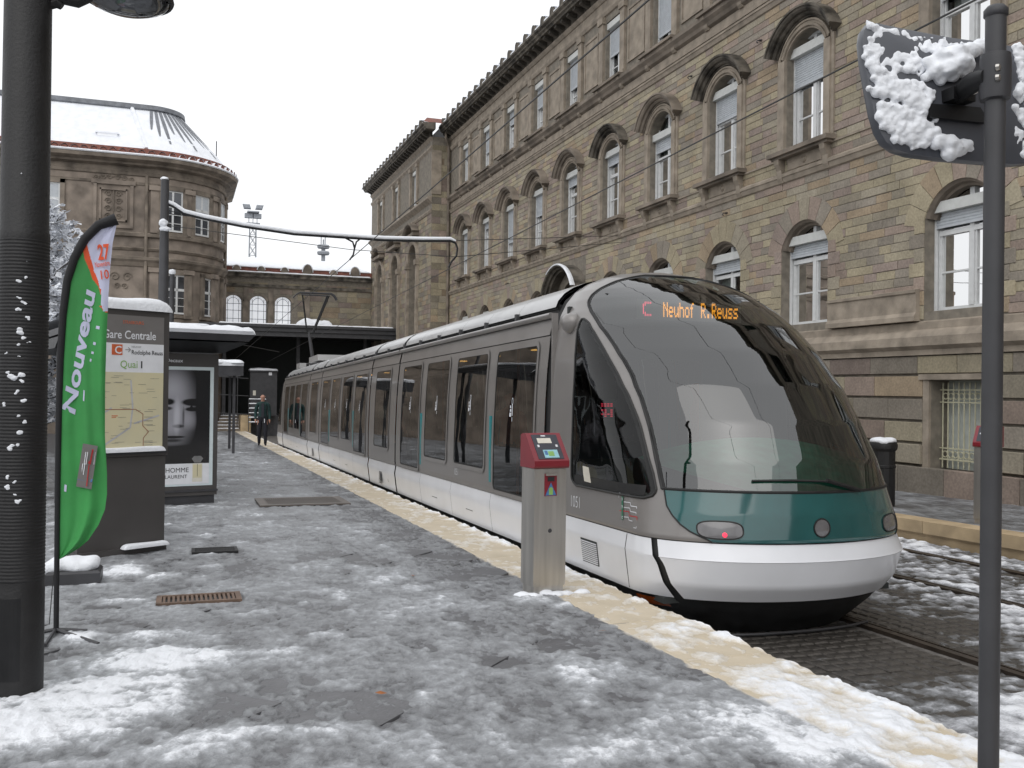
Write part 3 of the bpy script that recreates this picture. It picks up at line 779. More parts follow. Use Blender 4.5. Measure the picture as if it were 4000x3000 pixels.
P = at_y(2375, 1600, 8.06)-Vector((TX, 0, 0)); MB().box(P.x-.09, P.x+.09, 8.056, 8.08, P.z+S_GR*8.06-.09, P.z+S_GR*8.06+.09).build('timetable_screen', 'interior_dark', tram)
# paper notice lying on the dash behind the side window
def L3(px, py, y):
    P = at_y(px, py, y); return (P.x-TX, y, P.z+S_GR*y)
pn = MB(); pn.grid([[L3(2285+88*u-12*v+6*v*v, 1880-60*v+8*u+6*math.sin(u*3), 7.72+.06*v) for u in (0, .25, .5, .75, 1)] for v in (0, .5, 1)]); pn.build('paper_notice', 'print_paper', tram)
# loudspeaker-like camera pod on the cab corner
pod = MB(); pod.lathe([(0, -.115), (.035, -.105), (.075, -.07), (.095, -.01), (.092, .03), (.075, .06), (.05, .08), (0, .09)], (0, 0, 0), 20, 1, 1.25)
pod.build('camera_pod', 'tram_grey', tram, smooth=60, loc=(-1.12, 8.40, 2.33))
def side_place(y0, z0, flip=1):
    return lambda tx, ty: (-side_x(y0-tx, z0+ty, .0065), y0-tx, z0+ty)
text_mesh('fleet_number', '1051', 'print_white', side_place(8.20, .585), .155, -.002, .20, parent=tram)
lg = MB()                                              # operator emblem
def bar(y0, z0, y1, z1, t):
    d = Vector((y1-y0, z1-z0)); n = Vector((-d.y, d.x)).normalized()*t/2
    lg.face([(-side_x(y, z, .0068), y, z) for y, z in ((y0+n.x, z0+n.y), (y1+n.x, z1+n.y), (y1-n.x, z1-n.y), (y0-n.x, z0-n.y))])
lg.m = 0; bar(7.085, .585, 7.085, .785, .030)
lg.m = 1
for k in range(2):
    zz_ = .735-.045*k; bar(7.055, zz_, 6.95, zz_+.004, .006); bar(6.95, zz_, 6.94, zz_-.022, .006); bar(6.94, zz_-.022, 6.86, zz_-.022, .006); bar(6.86, zz_-.022, 6.858, zz_-.036, .006)
bar(7.055, .612, 6.97, .618, .006); bar(6.97, .618, 6.96, .596, .006); bar(6.96, .596, 6.90, .594, .006)
bar(7.15, .80, 7.12, .80, .005); bar(7.15, .80, 7.15, .76, .005); bar(6.84, .545, 6.88, .545, .005); bar(6.84, .545, 6.84, .56, .005)
lg.m = 2; bar(7.135, .655, 6.965, .664, .007); bar(6.965, .664, 6.955, .632, .007); bar(6.955, .632, 6.84, .634, .007); bar(6.84, .634, 6.84, .61, .007)
lg.build('operator_emblem', ['print_green', 'print_white', 'print_red'], tram, recalc=False)
for ch, z in (('S', .745), ('T', .68), ('C', .595)):
    text_mesh('emblem_letter', ch, 'print_white', lambda tx, ty, z=z: (-side_x(7.08, z, .0072), 7.095-tx, z+ty), .030, .001, parent=tram)

# ------------------------------------------------ passenger sections
def ring(mb, y0, y1, z0, z1, r, inset, sg, off, n=6):
    def rr(y0, y1, z0, z1, r):
        pts = []
        for cy, cz, a0 in ((y1-r, z1-r, 0), (y0+r, z1-r, 90), (y0+r, z0+r, 180), (y1-r, z0+r, 270)):
            pts += [(cy+r*math.cos(math.radians(a0+90*k/n)), cz+r*math.sin(math.radians(a0+90*k/n))) for k in range(n+1)]
        # extra points down the long sides so that the ring follows the curved flank
        out = []
        for k in range(len(pts)):
            a, b = pts[k], pts[(k+1) % len(pts)]; out.append(a)
            if abs(b[1]-a[1]) > .3: out += [(a[0]+(b[0]-a[0])*q/5, a[1]+(b[1]-a[1])*q/5) for q in range(1, 5)]
        return out
    o = rr(y0, y1, z0, z1, r); i = rr(y0+inset, y1-inset, z0+inset, z1-inset, max(.02, r-inset))
    A = [(sg*(wz(z)+off), y, z) for y, z in o]; B = [(sg*(wz(z)+off), y, z) for y, z in i]
    mb.grid([A+[A[0]], B+[B[0]]]); return A
def pane_rows(y0, y1, z0, z1, r, sg, off):
    rows = []
    for z in [z0+(z1-z0)*k/24 for k in range(25)]:
        e = 0
        if z < z0+r: e = r-math.sqrt(max(0, r*r-(z0+r-z)**2))
        if z > z1-r: e = r-math.sqrt(max(0, r*r-(z-z1+r)**2))
        rows.append([(sg*(wz(z)+off), y0+e+(y1-y0-2*e)*k/3, z) for k in range(4)])
    return rows
def section(y0, y1, openings, name='passenger'):
    zb = [.492, .56, .77, 1.0, 1.3, 1.6, 1.9, 2.18, 2.235]
    for sg in (-1, 1):
        body = MB(); ybs = sorted({y0, y1}|{v for o in openings for v in (o[0]+.03, o[1]-.03)})
        for a, b in zip(ybs[:-1], ybs[1:]):
            for c, d in zip(zb[:-1], zb[1:]):
                yc, zc = (a+b)/2, (c+d)/2
                if any(o[0] < yc < o[1] and (.56 if o[2] == 'd' else .77) < zc < 2.18 for o in openings): continue
                body.face([(sg*wz(c), a, c), (sg*wz(c), b, c), (sg*wz(d), b, d), (sg*wz(d), a, d)])
        body.build('body_side', 'tram_grey', tram)
        ct = MB(); ct.grid([[(sg*(wz(z)+.006), y, z) for y in (y0+.01, y1-.01)] for z in (2.245, 2.32, 2.415)]); ct.build('cantrail', 'tram_grey', tram)
        MB().box(sg*1.10-.012, sg*1.10+.012, y0, y1, 2.232, 2.247).build('drip_line', 'rubber', tram)
        MB().tube([(sg*1.115, y0+.02, 2.445), (sg*1.115, y1-.02, 2.445)], .032, 8).build('gutter', 'tram_grey', tram, smooth=50)
        for o in openings:
            z0 = .545 if o[2] == 'd' else .755
            kind = 'door' if o[2] == 'd' else 'window'
            fr = MB(); ring(fr, o[0]-.05, o[1]+.05, z0-.05, 2.205, .11, .052, sg, .010)
            f = fr.build(kind, 'tram_grey', tram)
            MB().grid(pane_rows(o[0], o[1], z0, 2.17, .075, sg, .006)).build('pane', 'tram_glass', f, smooth=60)
            s = MB(); A = ring(s, o[0]-.002, o[1]+.002, z0-.002, 2.172, .08, .022, sg, .009); s.build('window_seal', 'rubber', f)
        for yb in [o[0]-.13 if o[3] < 0 else o[1]+.13 for o in openings if o[2] == 'd']:
            MB().box(sg*1.196-.008, sg*1.196+.014, yb-.03, yb+.03, .62, 1.40).build('door_edge_bar', 'tram_teal_bar', tram)
        # white skirt panels
        n = max(1, round((y1-y0)/1.75)); L = (y1-y0)/n
        for k in range(n):
            a, b = y0+k*L+.004, y0+(k+1)*L-.004
            sk = MB(); sk.grid([[(sg*wz(z), a, z), (sg*wz(z), b, z)] for z in (.03, .12, .2, .28, .36, .42, .485)]); sk.face([(sg*wz(.485), a, .485), (sg*wz(.485), b, .485), (sg*1.1, b, .49), (sg*1.1, a, .49)])
            sk.build('skirt_panel', 'tram_white', tram, smooth=20)
            if n == 1 and sg == -1:
                g = MB()
                for q in range(10): g.box(-1.206, -1.19, (a+b)/2-.12, (a+b)/2+.12, .10+q*.022, .108+q*.022)
                g.build('vent_louvre', 'rubber', tram)
            elif sg == -1 and k in (1, 2):
                MB().box(-1.19, -1.181, (a+b)/2-.13, (a+b)/2+.16, .195, .20).build('panel_handle', 'rubber', tram)
    un = MB(); un.prism([(-1.0, y0, -.28), (1.0, y0, -.28), (1.0, y1, -.28), (-1.0, y1, -.28)], [(-1.15, y0, .04), (1.15, y0, .04), (1.15, y1, .04), (-1.15, y1, .04)])
    un.build('underframe', 'tram_under', tram)
    # roof cover in segments
    prof = [(1.055, 2.535), (1.03, 2.60), (.96, 2.68), (.86, 2.745), (.72, 2.80), (.5, 2.855), (.25, 2.885), (0, 2.895)]
    prof = prof+[(-a, b) for a, b in prof[-2::-1]]
    n = max(1, round((y1-y0)/1.2)); L = (y1-y0-.08)/n
    for k in range(n):
        a, b = y0+.04+k*L+.003, y0+.04+(k+1)*L-.003
        MB().grid([[(x, y, z) for x, z in prof] for y in (a, a+.01, (a+b)/2, b-.01, b)]).build('roof_cover', 'tram_roof', tram, smooth=50)
        for sg in (-1, 1): MB().box(sg*1.06-.03, sg*1.06+.03, b-.03, b+.03, 2.475, 2.56).build('roof_bracket', 'grey_steel', tram)
    rs = MB(); rs.box(-1.02, 1.02, y0+.03, y1-.03, 2.46, 2.56); rs.grid([[(x*.985, y, z-.02) for x, z in prof] for y in (y0+.03, y1-.03)]); rs.build('roof_base', 'rubber', tram)
    # inside
    MB().box(-1.1, 1.1, y0, y1, .045, .07).build('floor', 'interior_grey', tram)
    MB().box(-1.05, 1.05, y0, y1, 2.26, 2.30).build('ceiling', 'interior_grey', tram)
def bellows(y0, y1):
    mb = MB()
    for k in range(5):
        y = y0+(y1-y0)*k/4; o = -.05 if k % 2 else -.015
        row = [(-(wz(z)+o), y, z) for z in np.linspace(.0, 2.6, 12)]+[(-.8, y, 2.75+o), (-.4, y, 2.84+o), (0, y, 2.86+o), (.4, y, 2.84+o), (.8, y, 2.75+o)]+[((wz(z)+o), y, z) for z in np.linspace(2.6, .0, 12)]
        if k == 0: R = []
        R.append(row)
    mb.grid(R); mb.build('gangway_bellows', 'rubber', tram, smooth=30)
DOORL = [(.30, 1.62, 'd', 1), (1.99, 3.31, 'w', 0), (3.72, 4.96, 'w', 0), (5.34, 6.60, 'd', -1)]
def longsec(y0): section(y0, y0+6.98, [(y0+a, y0+b, c, d) for a, b, c, d in DOORL])
def shortsec(y0): section(y0, y0+2.40, [(y0+.55, y0+1.85, 'w', 0)])
starts = [(8.92, 'l'), (15.98, 's'), (18.46, 'l'), (25.52, 's'), (28.00, 'l')]
bellows(8.72, 8.94)
# upright end posts beside the first gangway
for sg in (-1, 1):
    MB().box(sg*1.15-.03, sg*1.15+.03, 8.735, 8.765, .49, 2.45).build('end_post', 'tram_grey', tram)
for k, (y, t) in enumerate(starts):
    (longsec if t == 'l' else shortsec)(y)
    bellows(y+(6.96 if t == 'l' else 2.38), y+(7.08 if t == 'l' else 2.50))
YMID = 8.72+35.10
for o in cab:                                       # the rear cab is the same, turned round
    c = o.copy(); COL.objects.link(c); c.parent = tram; c.rotation_euler = (0, 0, math.pi); c.location = (0, YMID, 0)
    for g in list(o.children):
        d = g.copy(); COL.objects.link(d); d.parent = c
# furniture inside
for y0 in (8.92, 18.46, 28.0):
    for yy in (2.1, 3.0, 3.8, 4.7):
        for sx in (-.78, .78):
            MB().chamfer(0, .42, -.2, .2, .42, .50, .02, T=lambda a, b, c: (sx+b, y0+yy+a, c)).box(sx-.2, sx+.2, y0+yy+.42, y0+yy+.48, .45, 1.0).build('passenger_seat', 'seat_cloth', tram)
    for yy in (1.75, 5.2):
        MB().tube([(-.85, y0+yy, .07), (-.85, y0+yy, 2.26)], .018, 8).build('handrail', 'orange_rail', tram)
    for yy in (.9, 2.6, 4.3, 6.0):
        MB().box(-.35, -.25, y0+yy-.07, y0+yy+.07, 2.245, 2.262).build('ceiling_lamp', 'lamp_warm', tram)
# stickers on the panes
for y0 in (8.92, 18.46):
    for yy, z0 in ((1.0, 1.35), (2.62, 1.4), (4.3, 1.4), (5.95, 1.4)):
        mb = MB(); Y = y0+yy; x = lambda z: -(wz(z)+.0095)
        c = [(Y-.02+.026*math.cos(t), z0+.22+.042*math.sin(t)) for t in np.linspace(0, 2*math.pi, 13)]; ci = [(Y-.02+.017*math.cos(t), z0+.22+.030*math.sin(t)) for t in np.linspace(0, 2*math.pi, 13)]
        mb.grid([[(x(z), y, z) for y, z in c], [(x(z), y, z) for y, z in ci]])
        for (ya, yb, za, zb2) in ((-.032, -.008, .06, .18), (-.028, -.012, .0, .045), (.02, .055, .145, .175), (.012, .055, .105, .135), (.018, .07, .05, .095)):
            mb.face([(x(z0+za), Y+ya, z0+za), (x(z0+za), Y+yb, z0+za), (x(z0+zb2), Y+yb, z0+zb2), (x(z0+zb2), Y+ya, z0+zb2)])
        mb.build('sticker', 'print_white', tram, recalc=False)
text_mesh('fleet_number', '1051', 'print_white', lambda tx, ty: (-(wz(.6+ty)+.004), 12.22-tx, .60+ty), .13, -.002, .17, parent=tram)
# pantograph
PY = 33.2
pb = MB().box(-.55, .55, PY-.55, PY+.55, 2.93, 2.97)
for sx in (-.5, .5):
    for sy in (-.5, .5): pb.box(sx-.04, sx+.04, PY+sy-.04, PY+sy+.04, 2.85, 2.95)
def L2(px, py, y=PY):
    P = at_y(px, py, y); return Vector((P.x-TX, y, P.z+S_GR*y))
pan = pb.build('pantograph', 'dark_steel', tram)
lo, kn = L2(1228, 1418), L2(1208, 1300)
MB().tube([lo-Vector((0, 0, .15)), kn], [.075, .05], 10).build('lower_arm', 'grey_steel', pan)
up = MB()
for (pa, pb_) in (((1200, 1298), (1183, 1152)), ((1222, 1298), (1280, 1154)), ((1226, 1298), (1286, 1156)), ((1198, 1300), (1225, 1300))):
    up.tube([L2(*pa), L2(*pb_)], .030, 6)
up.build('upper_arm', 'black_paint', pan)
hd = MB()
for dy in (-.12, .12):
    hd.tube([L2(1147, 1160)+Vector((0, dy, 0)), L2(1160, 1148)+Vector((0, dy, 0)), L2(1172, 1142)+Vector((0, dy, 0)), L2(1295, 1147)+Vector((0, dy, 0)), L2(1307, 1155)+Vector((0, dy, 0)), L2(1317, 1172)+Vector((0, dy, 0))], .024, 6)
hd.tube([L2(1178, 1150), L2(1290, 1155)], .028, 6)
hd.build('collector_head', 'dark_steel', pan)
MB().box(-.75, .75, 29.2, 31.3, 2.88, 3.06).build('roof_equipment', 'tram_roof', tram); MB().box(-.6, .6, 35.2, 36.2, 2.86, 3.05).build('roof_equipment', 'tram_roof', tram)
rs = MB(); rnd = random.Random(5)
for k in range(60):
    y = rnd.uniform(9.2, 34.5); x = rnd.uniform(-.75, .75); rs.lathe([(.0, .02), (.05, .016), (.09, .0)], (x, y, 2.885-.13*(x/.75)**2*1.0-.0), 7, rnd.uniform(.6, 1.6), rnd.uniform(.8, 3))
tag(rs.build('roof_snow', 'snow', tram, smooth=60), kind='stuff')
# ================================================================== BUILDINGS
WS = set()
_link0 = link
def link(name, me, parent=None, loc=None):
    o = _link0(name, me, parent, loc)
    if parent is not None and parent.name in WS: o.matrix_parent_inverse = Matrix.Translation(-parent.location)
    return o
def wthing(name, loc, label, cat, group=None):
    e = empty(name, loc, label, cat, group); WS.add(e.name); return e
STONES = [(.385, .335, .235), (.335, .295, .225), (.335, .265, .220), (.375, .295, .205), (.295, .260, .215), (.310, .250, .215), (.405, .350, .245), (.350, .310, .240), (.375, .330, .240)]
def stone_col(rnd, dark=0.0):
    c = Vector(rnd.choice(STONES)); k = rnd.uniform(.86, 1.06)*(1-dark*rnd.random()); return tuple(c*k)
def arc_pts(oc, ow, sp, rise, n=14):
    R = (ow*ow/4+rise*rise)/(2*rise); zc = sp+rise-R; a = math.asin(min(1, ow/2/R))
    if rise > ow/2: a = math.pi-a
    return [(oc+R*math.sin(-a+2*a*k/n), zc+R*math.cos(-a+2*a*k/n)) for k in range(n+1)], R, zc, a
class Facade:
    """a wall in the plane x = Wx whose outside looks towards -x"""
    def __init__(s, Wx, parent): s.W = Wx; s.p = parent; s.cells = []; s.rnd = random.Random(3)
    def P(s, w, y, z): return (s.W-w, y, z)
    def bay(s, mb, y0, y1, z0, z1, oc, ow, oz, sp, rise, depth=.34, proud=0.0):
        P = lambda w, y, z: s.P(w+proud, y, z); a, b = oc-ow/2, oc+ow/2
        for q in (((y0, z0), (a, z0), (a, z1), (y0, z1)), ((b, z0), (y1, z0), (y1, z1), (b, z1)), ((a, z0), (b, z0), (b, oz), (a, oz))):
            mb.face([P(0, *t) for t in q])
        pts = arc_pts(oc, ow, sp, rise)[0] if rise > 0 else [(a, sp), (b, sp)]
        if rise > 0: pass
        for (ya, za), (yb, zb) in zip(pts[:-1], pts[1:]):
            mb.face([P(0, ya, za), P(0, yb, zb), P(0, yb, z1), P(0, ya, z1)])
            mb.face([P(0, ya, za), P(-depth, ya, za), P(-depth, yb, zb), P(0, yb, zb)])
        for q in (((a, oz), (a, sp)), ((b, sp), (b, oz)), ((b, oz), (a, oz))):
            mb.face([P(0, *q[0]), P(0, *q[1]), P(-depth, *q[1]), P(-depth, *q[0])])
    def mould(s, mb, prof, y0, y1, ret=True):
        n = len(prof)
        mb.prism([s.P(w, y0, z) for w, z in prof], [s.P(w, y1, z) for w, z in prof])
    def arch_mould(s, mb, oc, ow, sp, rise, prof, n=16, a_ext=0.0):
        """prof: closed list of (dr, w) swept round the arch"""
        pts, R, zc, a = arc_pts(oc, ow, sp, rise, n); a += a_ext; rows = []
        for k in range(n+1):
            t = -a+2*a*k/n
            rows.append([s.P(w, oc+(R+dr)*math.sin(t), zc+(R+dr)*math.cos(t)) for dr, w in prof])
        i = len(mb.v); mb.grid(rows, True); m = len(prof)
        mb.f.append(tuple(range(i, i+m))); mb.f.append(tuple(range(i+n*m, i+n*m+m))); mb.mi += [mb.m]*2
    def window(s, oc, ow, oz, top, shutter=0.0, box_z=None, curtain=0, transom=.74, depth=.30, name='window', bars=1, boxmat='shutter_box', solid_head=False):
        a, b = oc-ow/2, oc+ow/2; w = -depth; P = s.P
        def bx(mb, y0, y1, z0, z1, d0=.0, d1=.055): mb.box(0, 1, 0, 1, 0, 1, T=lambda i, j, k: P(w+d0+(d1-d0)*i, y0+(y1-y0)*j, z0+(z1-z0)*k))
        f = MB(); t = .065
        bx(f, a, a+t, oz, top); bx(f, b-t, b, oz, top); bx(f, a+t, b-t, oz, oz+t*1.3); bx(f, a+t, b-t, top-t, top)
        zt = oz+(top-oz)*transom if box_z is None else oz+(box_z-oz)*transom
        bx(f, oc-.05, oc+.05, oz+t*1.3, top-t, 0, .07); bx(f, a+t, oc-.05, zt-.045, zt+.045, 0, .065); bx(f, oc+.05, b-t, zt-.045, zt+.045, 0, .065)
        for k in range(bars):
            zb = oz+(zt-oz)*(k+1)/(bars+1)
            bx(f, a+t, oc-.05, zb-.016, zb+.016, 0, .04); bx(f, oc+.05, b-t, zb-.016, zb+.016, 0, .04)
        for e0, e1 in ((a+t, oc-.05), (oc+.05, b-t)):             # the casements' own stiles
            bx(f, e0, e0+.04, oz+.08, zt-.045, 0, .045); bx(f, e1-.04, e1, oz+.08, zt-.045, 0, .045)
        o = f.build(name, 'white_frame', s.p)
        for e0, e1, z0, z1 in ((a+t, oc-.05, oz+t, zt-.04), (oc+.05, b-t, oz+t, zt-.04), (a+t, oc-.05, zt+.04, top-t), (oc+.05, b-t, zt+.04, top-t)):
            m = MB(); m.face([P(w+.012, e0, z0), P(w+.012, e1, z0), P(w+.012, e1, z1), P(w+.012, e0, z1)]); m.build('pane', 'window_glass', o)
        if curtain:
            m = MB()
            spans = {1: [(oc+.10, b-.08)], 2: [(a+.08, a+.30), (oc+.22, b-.08)], 3: [(a+.06, b-.06)]}[curtain]
            for c0, c1 in spans:
                n = max(4, int((c1-c0)/.05)); m.grid([[P(w-.10-.02*(k % 2), c0+(c1-c0)*k/n, z) for k in range(n+1)] for z in (oz+.05, top-.05)])
            m.build('curtain', 'curtain', o)
        if box_z:
            m = MB(); bx(m, a+.01, b-.01, box_z, box_z+.19, .05, .235); m.build('shutter_box', boxmat, o)
            if shutter > 0:
                z1 = box_z; z0 = box_z-shutter; n = max(2, int(shutter/.05)); rows = []
                for k in range(n):
                    za, zb = z1-(z1-z0)*k/n, z1-(z1-z0)*(k+1)/n
                    for zz, d in ((za, .100), (za*.75+zb*.25, .112), (za*.25+zb*.75, .112), (zb, .100)): rows.append([P(w+d, a+.03, zz), P(w+d, b-.03, zz)])
                m = MB().grid(rows); bx(m, a+.03, b-.03, z0-.05, z0, .085, .12); m.build('shutter', 'shutter', o)
            for e0, e1 in ((a+.005, a+.035), (b-.035, b-.005)):
                rails = MB(); bx(rails, e0, e1, oz, box_z, .07, .13); rails.build('shutter_rail', 'white_frame', o)
        return o
    def courses(s, y0, y1, z0, z1, h, lo, hi, holes, proud=.012, dark=0.0):
        """lay stones in rows; holes(zmid0, zmid1) gives the y-intervals to leave free"""
        n = max(1, round((z1-z0)/h)); h = (z1-z0)/n
        for r in range(n):
            za, zb = z0+r*h, z0+(r+1)*h
            free = [(y0, y1)]
            for ha, hb in holes(za, zb):
                nf = []
                for a, b in free:
                    if hb <= a or ha >= b: nf.append((a, b)); continue
                    if ha > a: nf.append((a, ha))
                    if hb < b: nf.append((hb, b))
                free = nf
            for a, b in free:
                if b-a < .06: continue
                y = a
                while y < b-1e-6:
                    L = s.rnd.uniform(lo, hi)
                    if b-(y+L) < lo*.6: L = b-y
                    s.cells.append((y, y+L, za, zb, proud+s.rnd.uniform(-.003, .004), dark)); y += L
    def lay(s, keep, cmp=None, gap=.005, back=.04):
        cells = sorted(s.cells, key=cmp) if cmp else s.cells
        mesh = {}
        for (a, b, c, d, pr, dk) in cells[:keep]:
            key = (round((b-a)/.1), round((d-c)/.02), round(pr, 2)); L = key[0]*.1; Hh = key[1]*.02
            if key not in mesh:
                mesh[key] = MB().chamfer(-key[2], back, -.5, .5, -.5, .5, .0001).mesh('stone_block', 'stone_block') if False else None
                ch = .007; m = MB(); L2_, H2_ = (L-2*gap)/2, (Hh-2*gap)/2
                m.chamfer(-key[2], back, -L2_, L2_, -H2_, H2_, ch); mesh[key] = m.mesh('stone_block', 'stone_block')
            o = link('stone_block', mesh[key], s.p); o.location = (s.W+random.uniform(-.002, .002), (a+b)/2, (c+d)/2)
            o.scale = (1, (b-a)/max(L, .05), (d-c)/max(Hh, .02)); o.color = (*stone_col(s.rnd, dk), 1)
        mb = MB(); cols = []
        for (a, b, c, d, pr, dk) in cells[keep:]:
            mb.chamfer(s.W-pr, s.W+back, a+gap, b-gap, c+gap, d-gap, .007); cols += [stone_col(s.rnd, dk)]*9
        if mb.f:
            me = mb.mesh('stone_courses', 'stone_course', recalc=False)
            at = me.color_attributes.new('Col', 'FLOAT_COLOR', 'CORNER'); arr = np.ones((len(me.loops), 4), np.float32)
            arr[:, :3] = np.repeat(np.array(cols, np.float32), 4, 0); at.data.foreach_set('color', arr.ravel())
            tag(link('stone_courses', me, s.p), kind='stuff')

mat('window_bars', (.50, .48, .34), .5, var=.08)
stn = wthing('station_building', (12.7, 26.0, gz(26)-.1), 'long three-storey sandstone station building with arched windows along the right', 'building')
FB = Facade(12.7, stn)
COLS = [8.7, 12.95]+[17.3+3.28*i for i in range(9)]
YB0, YB1 = 5.0, 46.3
edges = [YB0]+[(COLS[i]+COLS[i+1])/2 for i in range(len(COLS)-1)]+[YB1]
PORTAL = 6
GF = dict(ow=1.62, oz=3.02, sp=4.72, rise=.56); F1 = dict(ow=1.38, oz=6.86, sp=8.95, rise=.46); F2 = dict(ow=1.10, oz=11.28, sp=13.30, rise=0)
wall = MB()
for i, yc in enumerate(COLS):
    y0, y1 = edges[i], edges[i+1]
    if yc < 24 and yc > 10:
        FB.bay(wall, y0, y1, -1.2, 2.25, yc, 1.22, .20, 1.78, 0, .42)
    else:
        wall.face([FB.P(0, y0, -1.2), FB.P(0, y1, -1.2), FB.P(0, y1, 2.25), FB.P(0, y0, 2.25)])
    FB.bay(wall, y0, y1, 2.25, 6.3, yc, **GF); FB.bay(wall, y0, y1, 6.3, 10.5, yc, **F1); FB.bay(wall, y0, y1, 10.5, 14.2, yc, depth=.28, **F2)
wall.build('wall', 'mortar', stn)
MB().box(FB.W+1.5, FB.W+9, YB0, YB1, -1, 14.3).build('room_shade_block', 'room_shade', stn)  # dark block standing in for the shade inside the windows
MB().box(FB.W+.01, FB.W+9, -40, YB0, -1.5, 14.75).build('far_wall', 'stone_dark', stn)      # the range goes on past the frame
# stone courses
def holes_gf(za, zb):
    out = []
    for k, yc in enumerate(COLS):
        if k == PORTAL: out.append((yc-1.35, yc+1.35)) if za < 5.9 else None; continue
        if zb <= GF['sp']+.05: out.append((yc-1.05, yc+1.05))
        elif za < 5.80:
            R = 1.18; zc = 4.60; h = max(0, R*R-(max(zb, zc)-zc)**2); out.append((yc-math.sqrt(h)+.02, yc+math.sqrt(h)-.02)) if h > 0 else None
    return [o for o in out if o]
def holes_f1(za, zb):
    out = []
    for yc in COLS:
        if za < 6.86: continue
        if zb <= 8.9: out.append((yc-.90, yc+.90))
        elif za < 9.75:
            h = 1.12**2-(max(zb, 8.75)-8.75)**2
            if h > 0: out.append((yc-math.sqrt(h)+.03, yc+math.sqrt(h)-.03))
    return out
FB.courses(YB0, YB1, 2.86, 6.22, .168, .32, .85, holes_gf)
FB.courses(YB0, YB1, 6.46, 10.34, .165, .32, .80, holes_f1)
gfcells = FB.cells; FB.cells = []
# rusticated base: big blocks, deep joints
def holes_b(za, zb): return [(yc-.78, yc+.78) for yc in COLS if 10 < yc < 24 and zb > .2 and za < 1.8]
for za, zb, pr in ((.26, .62, .10), (.66, 1.02, .065), (1.06, 1.44, .06), (1.48, 1.86, .06), (1.90, 2.22, .06)):
    n0 = len(FB.cells); FB.courses(YB0, YB1, za, zb, 1, .75, 1.35, holes_b, pr, .25)
for za, zb, pr in ((-.85, -.42, .22), (-.38, .22, .19)): FB.courses(YB0, YB1, za, zb, 1, .9, 1.6, lambda a, b: [], pr, .35)
FB.cells = FB.cells+gfcells
FB.lay(300, lambda c: abs((c[0]+c[1])/2-15.5)*1.0+abs((c[2]+c[3])/2-3.2)*1.6)
# mouldings
tr = MB(); FB.mould(tr, [(0, 2.235), (.10, 2.235), (.10, 2.33), (.20, 2.40), (.20, 2.56), (.12, 2.66), (.06, 2.70), (.06, 2.83), (0, 2.86)], YB0, YB1); tr.build('plinth_moulding', 'stone_trim', stn)
tr = MB(); FB.mould(tr, [(0, 6.20), (.05, 6.23), (.08, 6.33), (.10, 6.34), (.10, 6.40), (0, 6.47)], YB0, YB1); FB.mould(tr, [(0, 6.74), (.04, 6.74), (.04, 6.78), (0, 6.79)], YB0, YB1); tr.build('string_course', 'stone_trim', stn)
tr = MB(); FB.mould(tr, [(0, 10.34), (.04, 10.36), (.07, 10.46), (.09, 10.47), (.09, 10.52), (0, 10.58)], YB0, YB1)
FB.mould(tr, [(0, 10.60), (.025, 10.60), (.025, 10.84), (0, 10.84)], YB0, YB1); tr.build('string_course', 'stone_trim', stn)
tr = MB(); FB.mould(tr, [(0, 10.85), (.10, 10.90), (.14, 10.98), (.22, 11.06), (.22, 11.16), (.05, 11.22), (0, 11.22)], YB0, YB1); tr.build('sill_band', 'stone_dark', stn)
tr = MB(); FB.mould(tr, [(0, 13.52), (.05, 13.54), (.09, 13.64), (.09, 13.72), (0, 13.75)], YB0, YB1)
FB.mould(tr, [(0, 14.02), (.06, 14.04), (.12, 14.12), (.14, 14.17), (0, 14.17)], YB0, YB1); tr.build('architrave', 'stone_trim', stn)
tr = MB(); FB.mould(tr, [(0, 13.75), (.02, 13.75), (.02, 14.03), (0, 14.03)], YB0, YB1); tr.build('frieze', 'stone_trim', stn)
def cornice(F, y0, y1, over0=0.0, over1=0.0):
    c = MB(); F.mould(c, [(0, 14.40), (.50, 14.40), (.52, 14.46), (.58, 14.50), (.58, 14.56), (.66, 14.62), (.66, 14.70), (0, 14.74)], y0-over0, y1+over1)
    F.mould(c, [(0, 14.17), (.10, 14.17), (.12, 14.40), (0, 14.40)], y0, y1)
    co = c.build('cornice', 'stone_sooty', F.p)
    bm_ = MB().prism([(-.10, -.10, .0), (.05, -.10, .0), (.05, -.10, .23), (-.44, -.10, .23), (-.44, -.10, .14), (-.30, -.10, .08)], [(-.10, .10, .0), (.05, .10, .0), (.05, .10, .23), (-.44, .10, .23), (-.44, .10, .14), (-.30, .10, .08)]).mesh('cornice_bracket', 'stone_sooty')
    y = y0+.3
    while y < y1-.1:
        o = link('cornice_bracket', bm_, co); o.location = (F.W, y, 14.17); y += .56
    n = 10; pr = [(-.16, 0)]+[(-.15*math.cos(math.pi*k/n), .10+.19*math.sin(math.pi*k/n)**.7) for k in range(n+1)]+[(.16, 0)]
    am = MB().prism([(0, a, b) for a, b in pr], [(.10, a, b) for a, b in pr]).mesh('antefix', 'stone_sooty')
    sm = MB(); y = y0+.2; k = 0
    while y < y1:
        o = link('antefix', am, co); o.location = (F.W-.64, y, 14.70); k += 1
        snow_strip(sm, F.P(.50, y+.12, 14.72), F.P(.50, y+.78, 14.72), .26, .10, 8, k); snow_strip(sm, F.P(.50, y-.15, 14.96), F.P(.50, y+.15, 14.96), .2, .05, 6, k+3); y += .92
    sm.build('cornice_snow', 'snow', co, smooth=60)
    return co
cornice(FB, YB0, YB1)
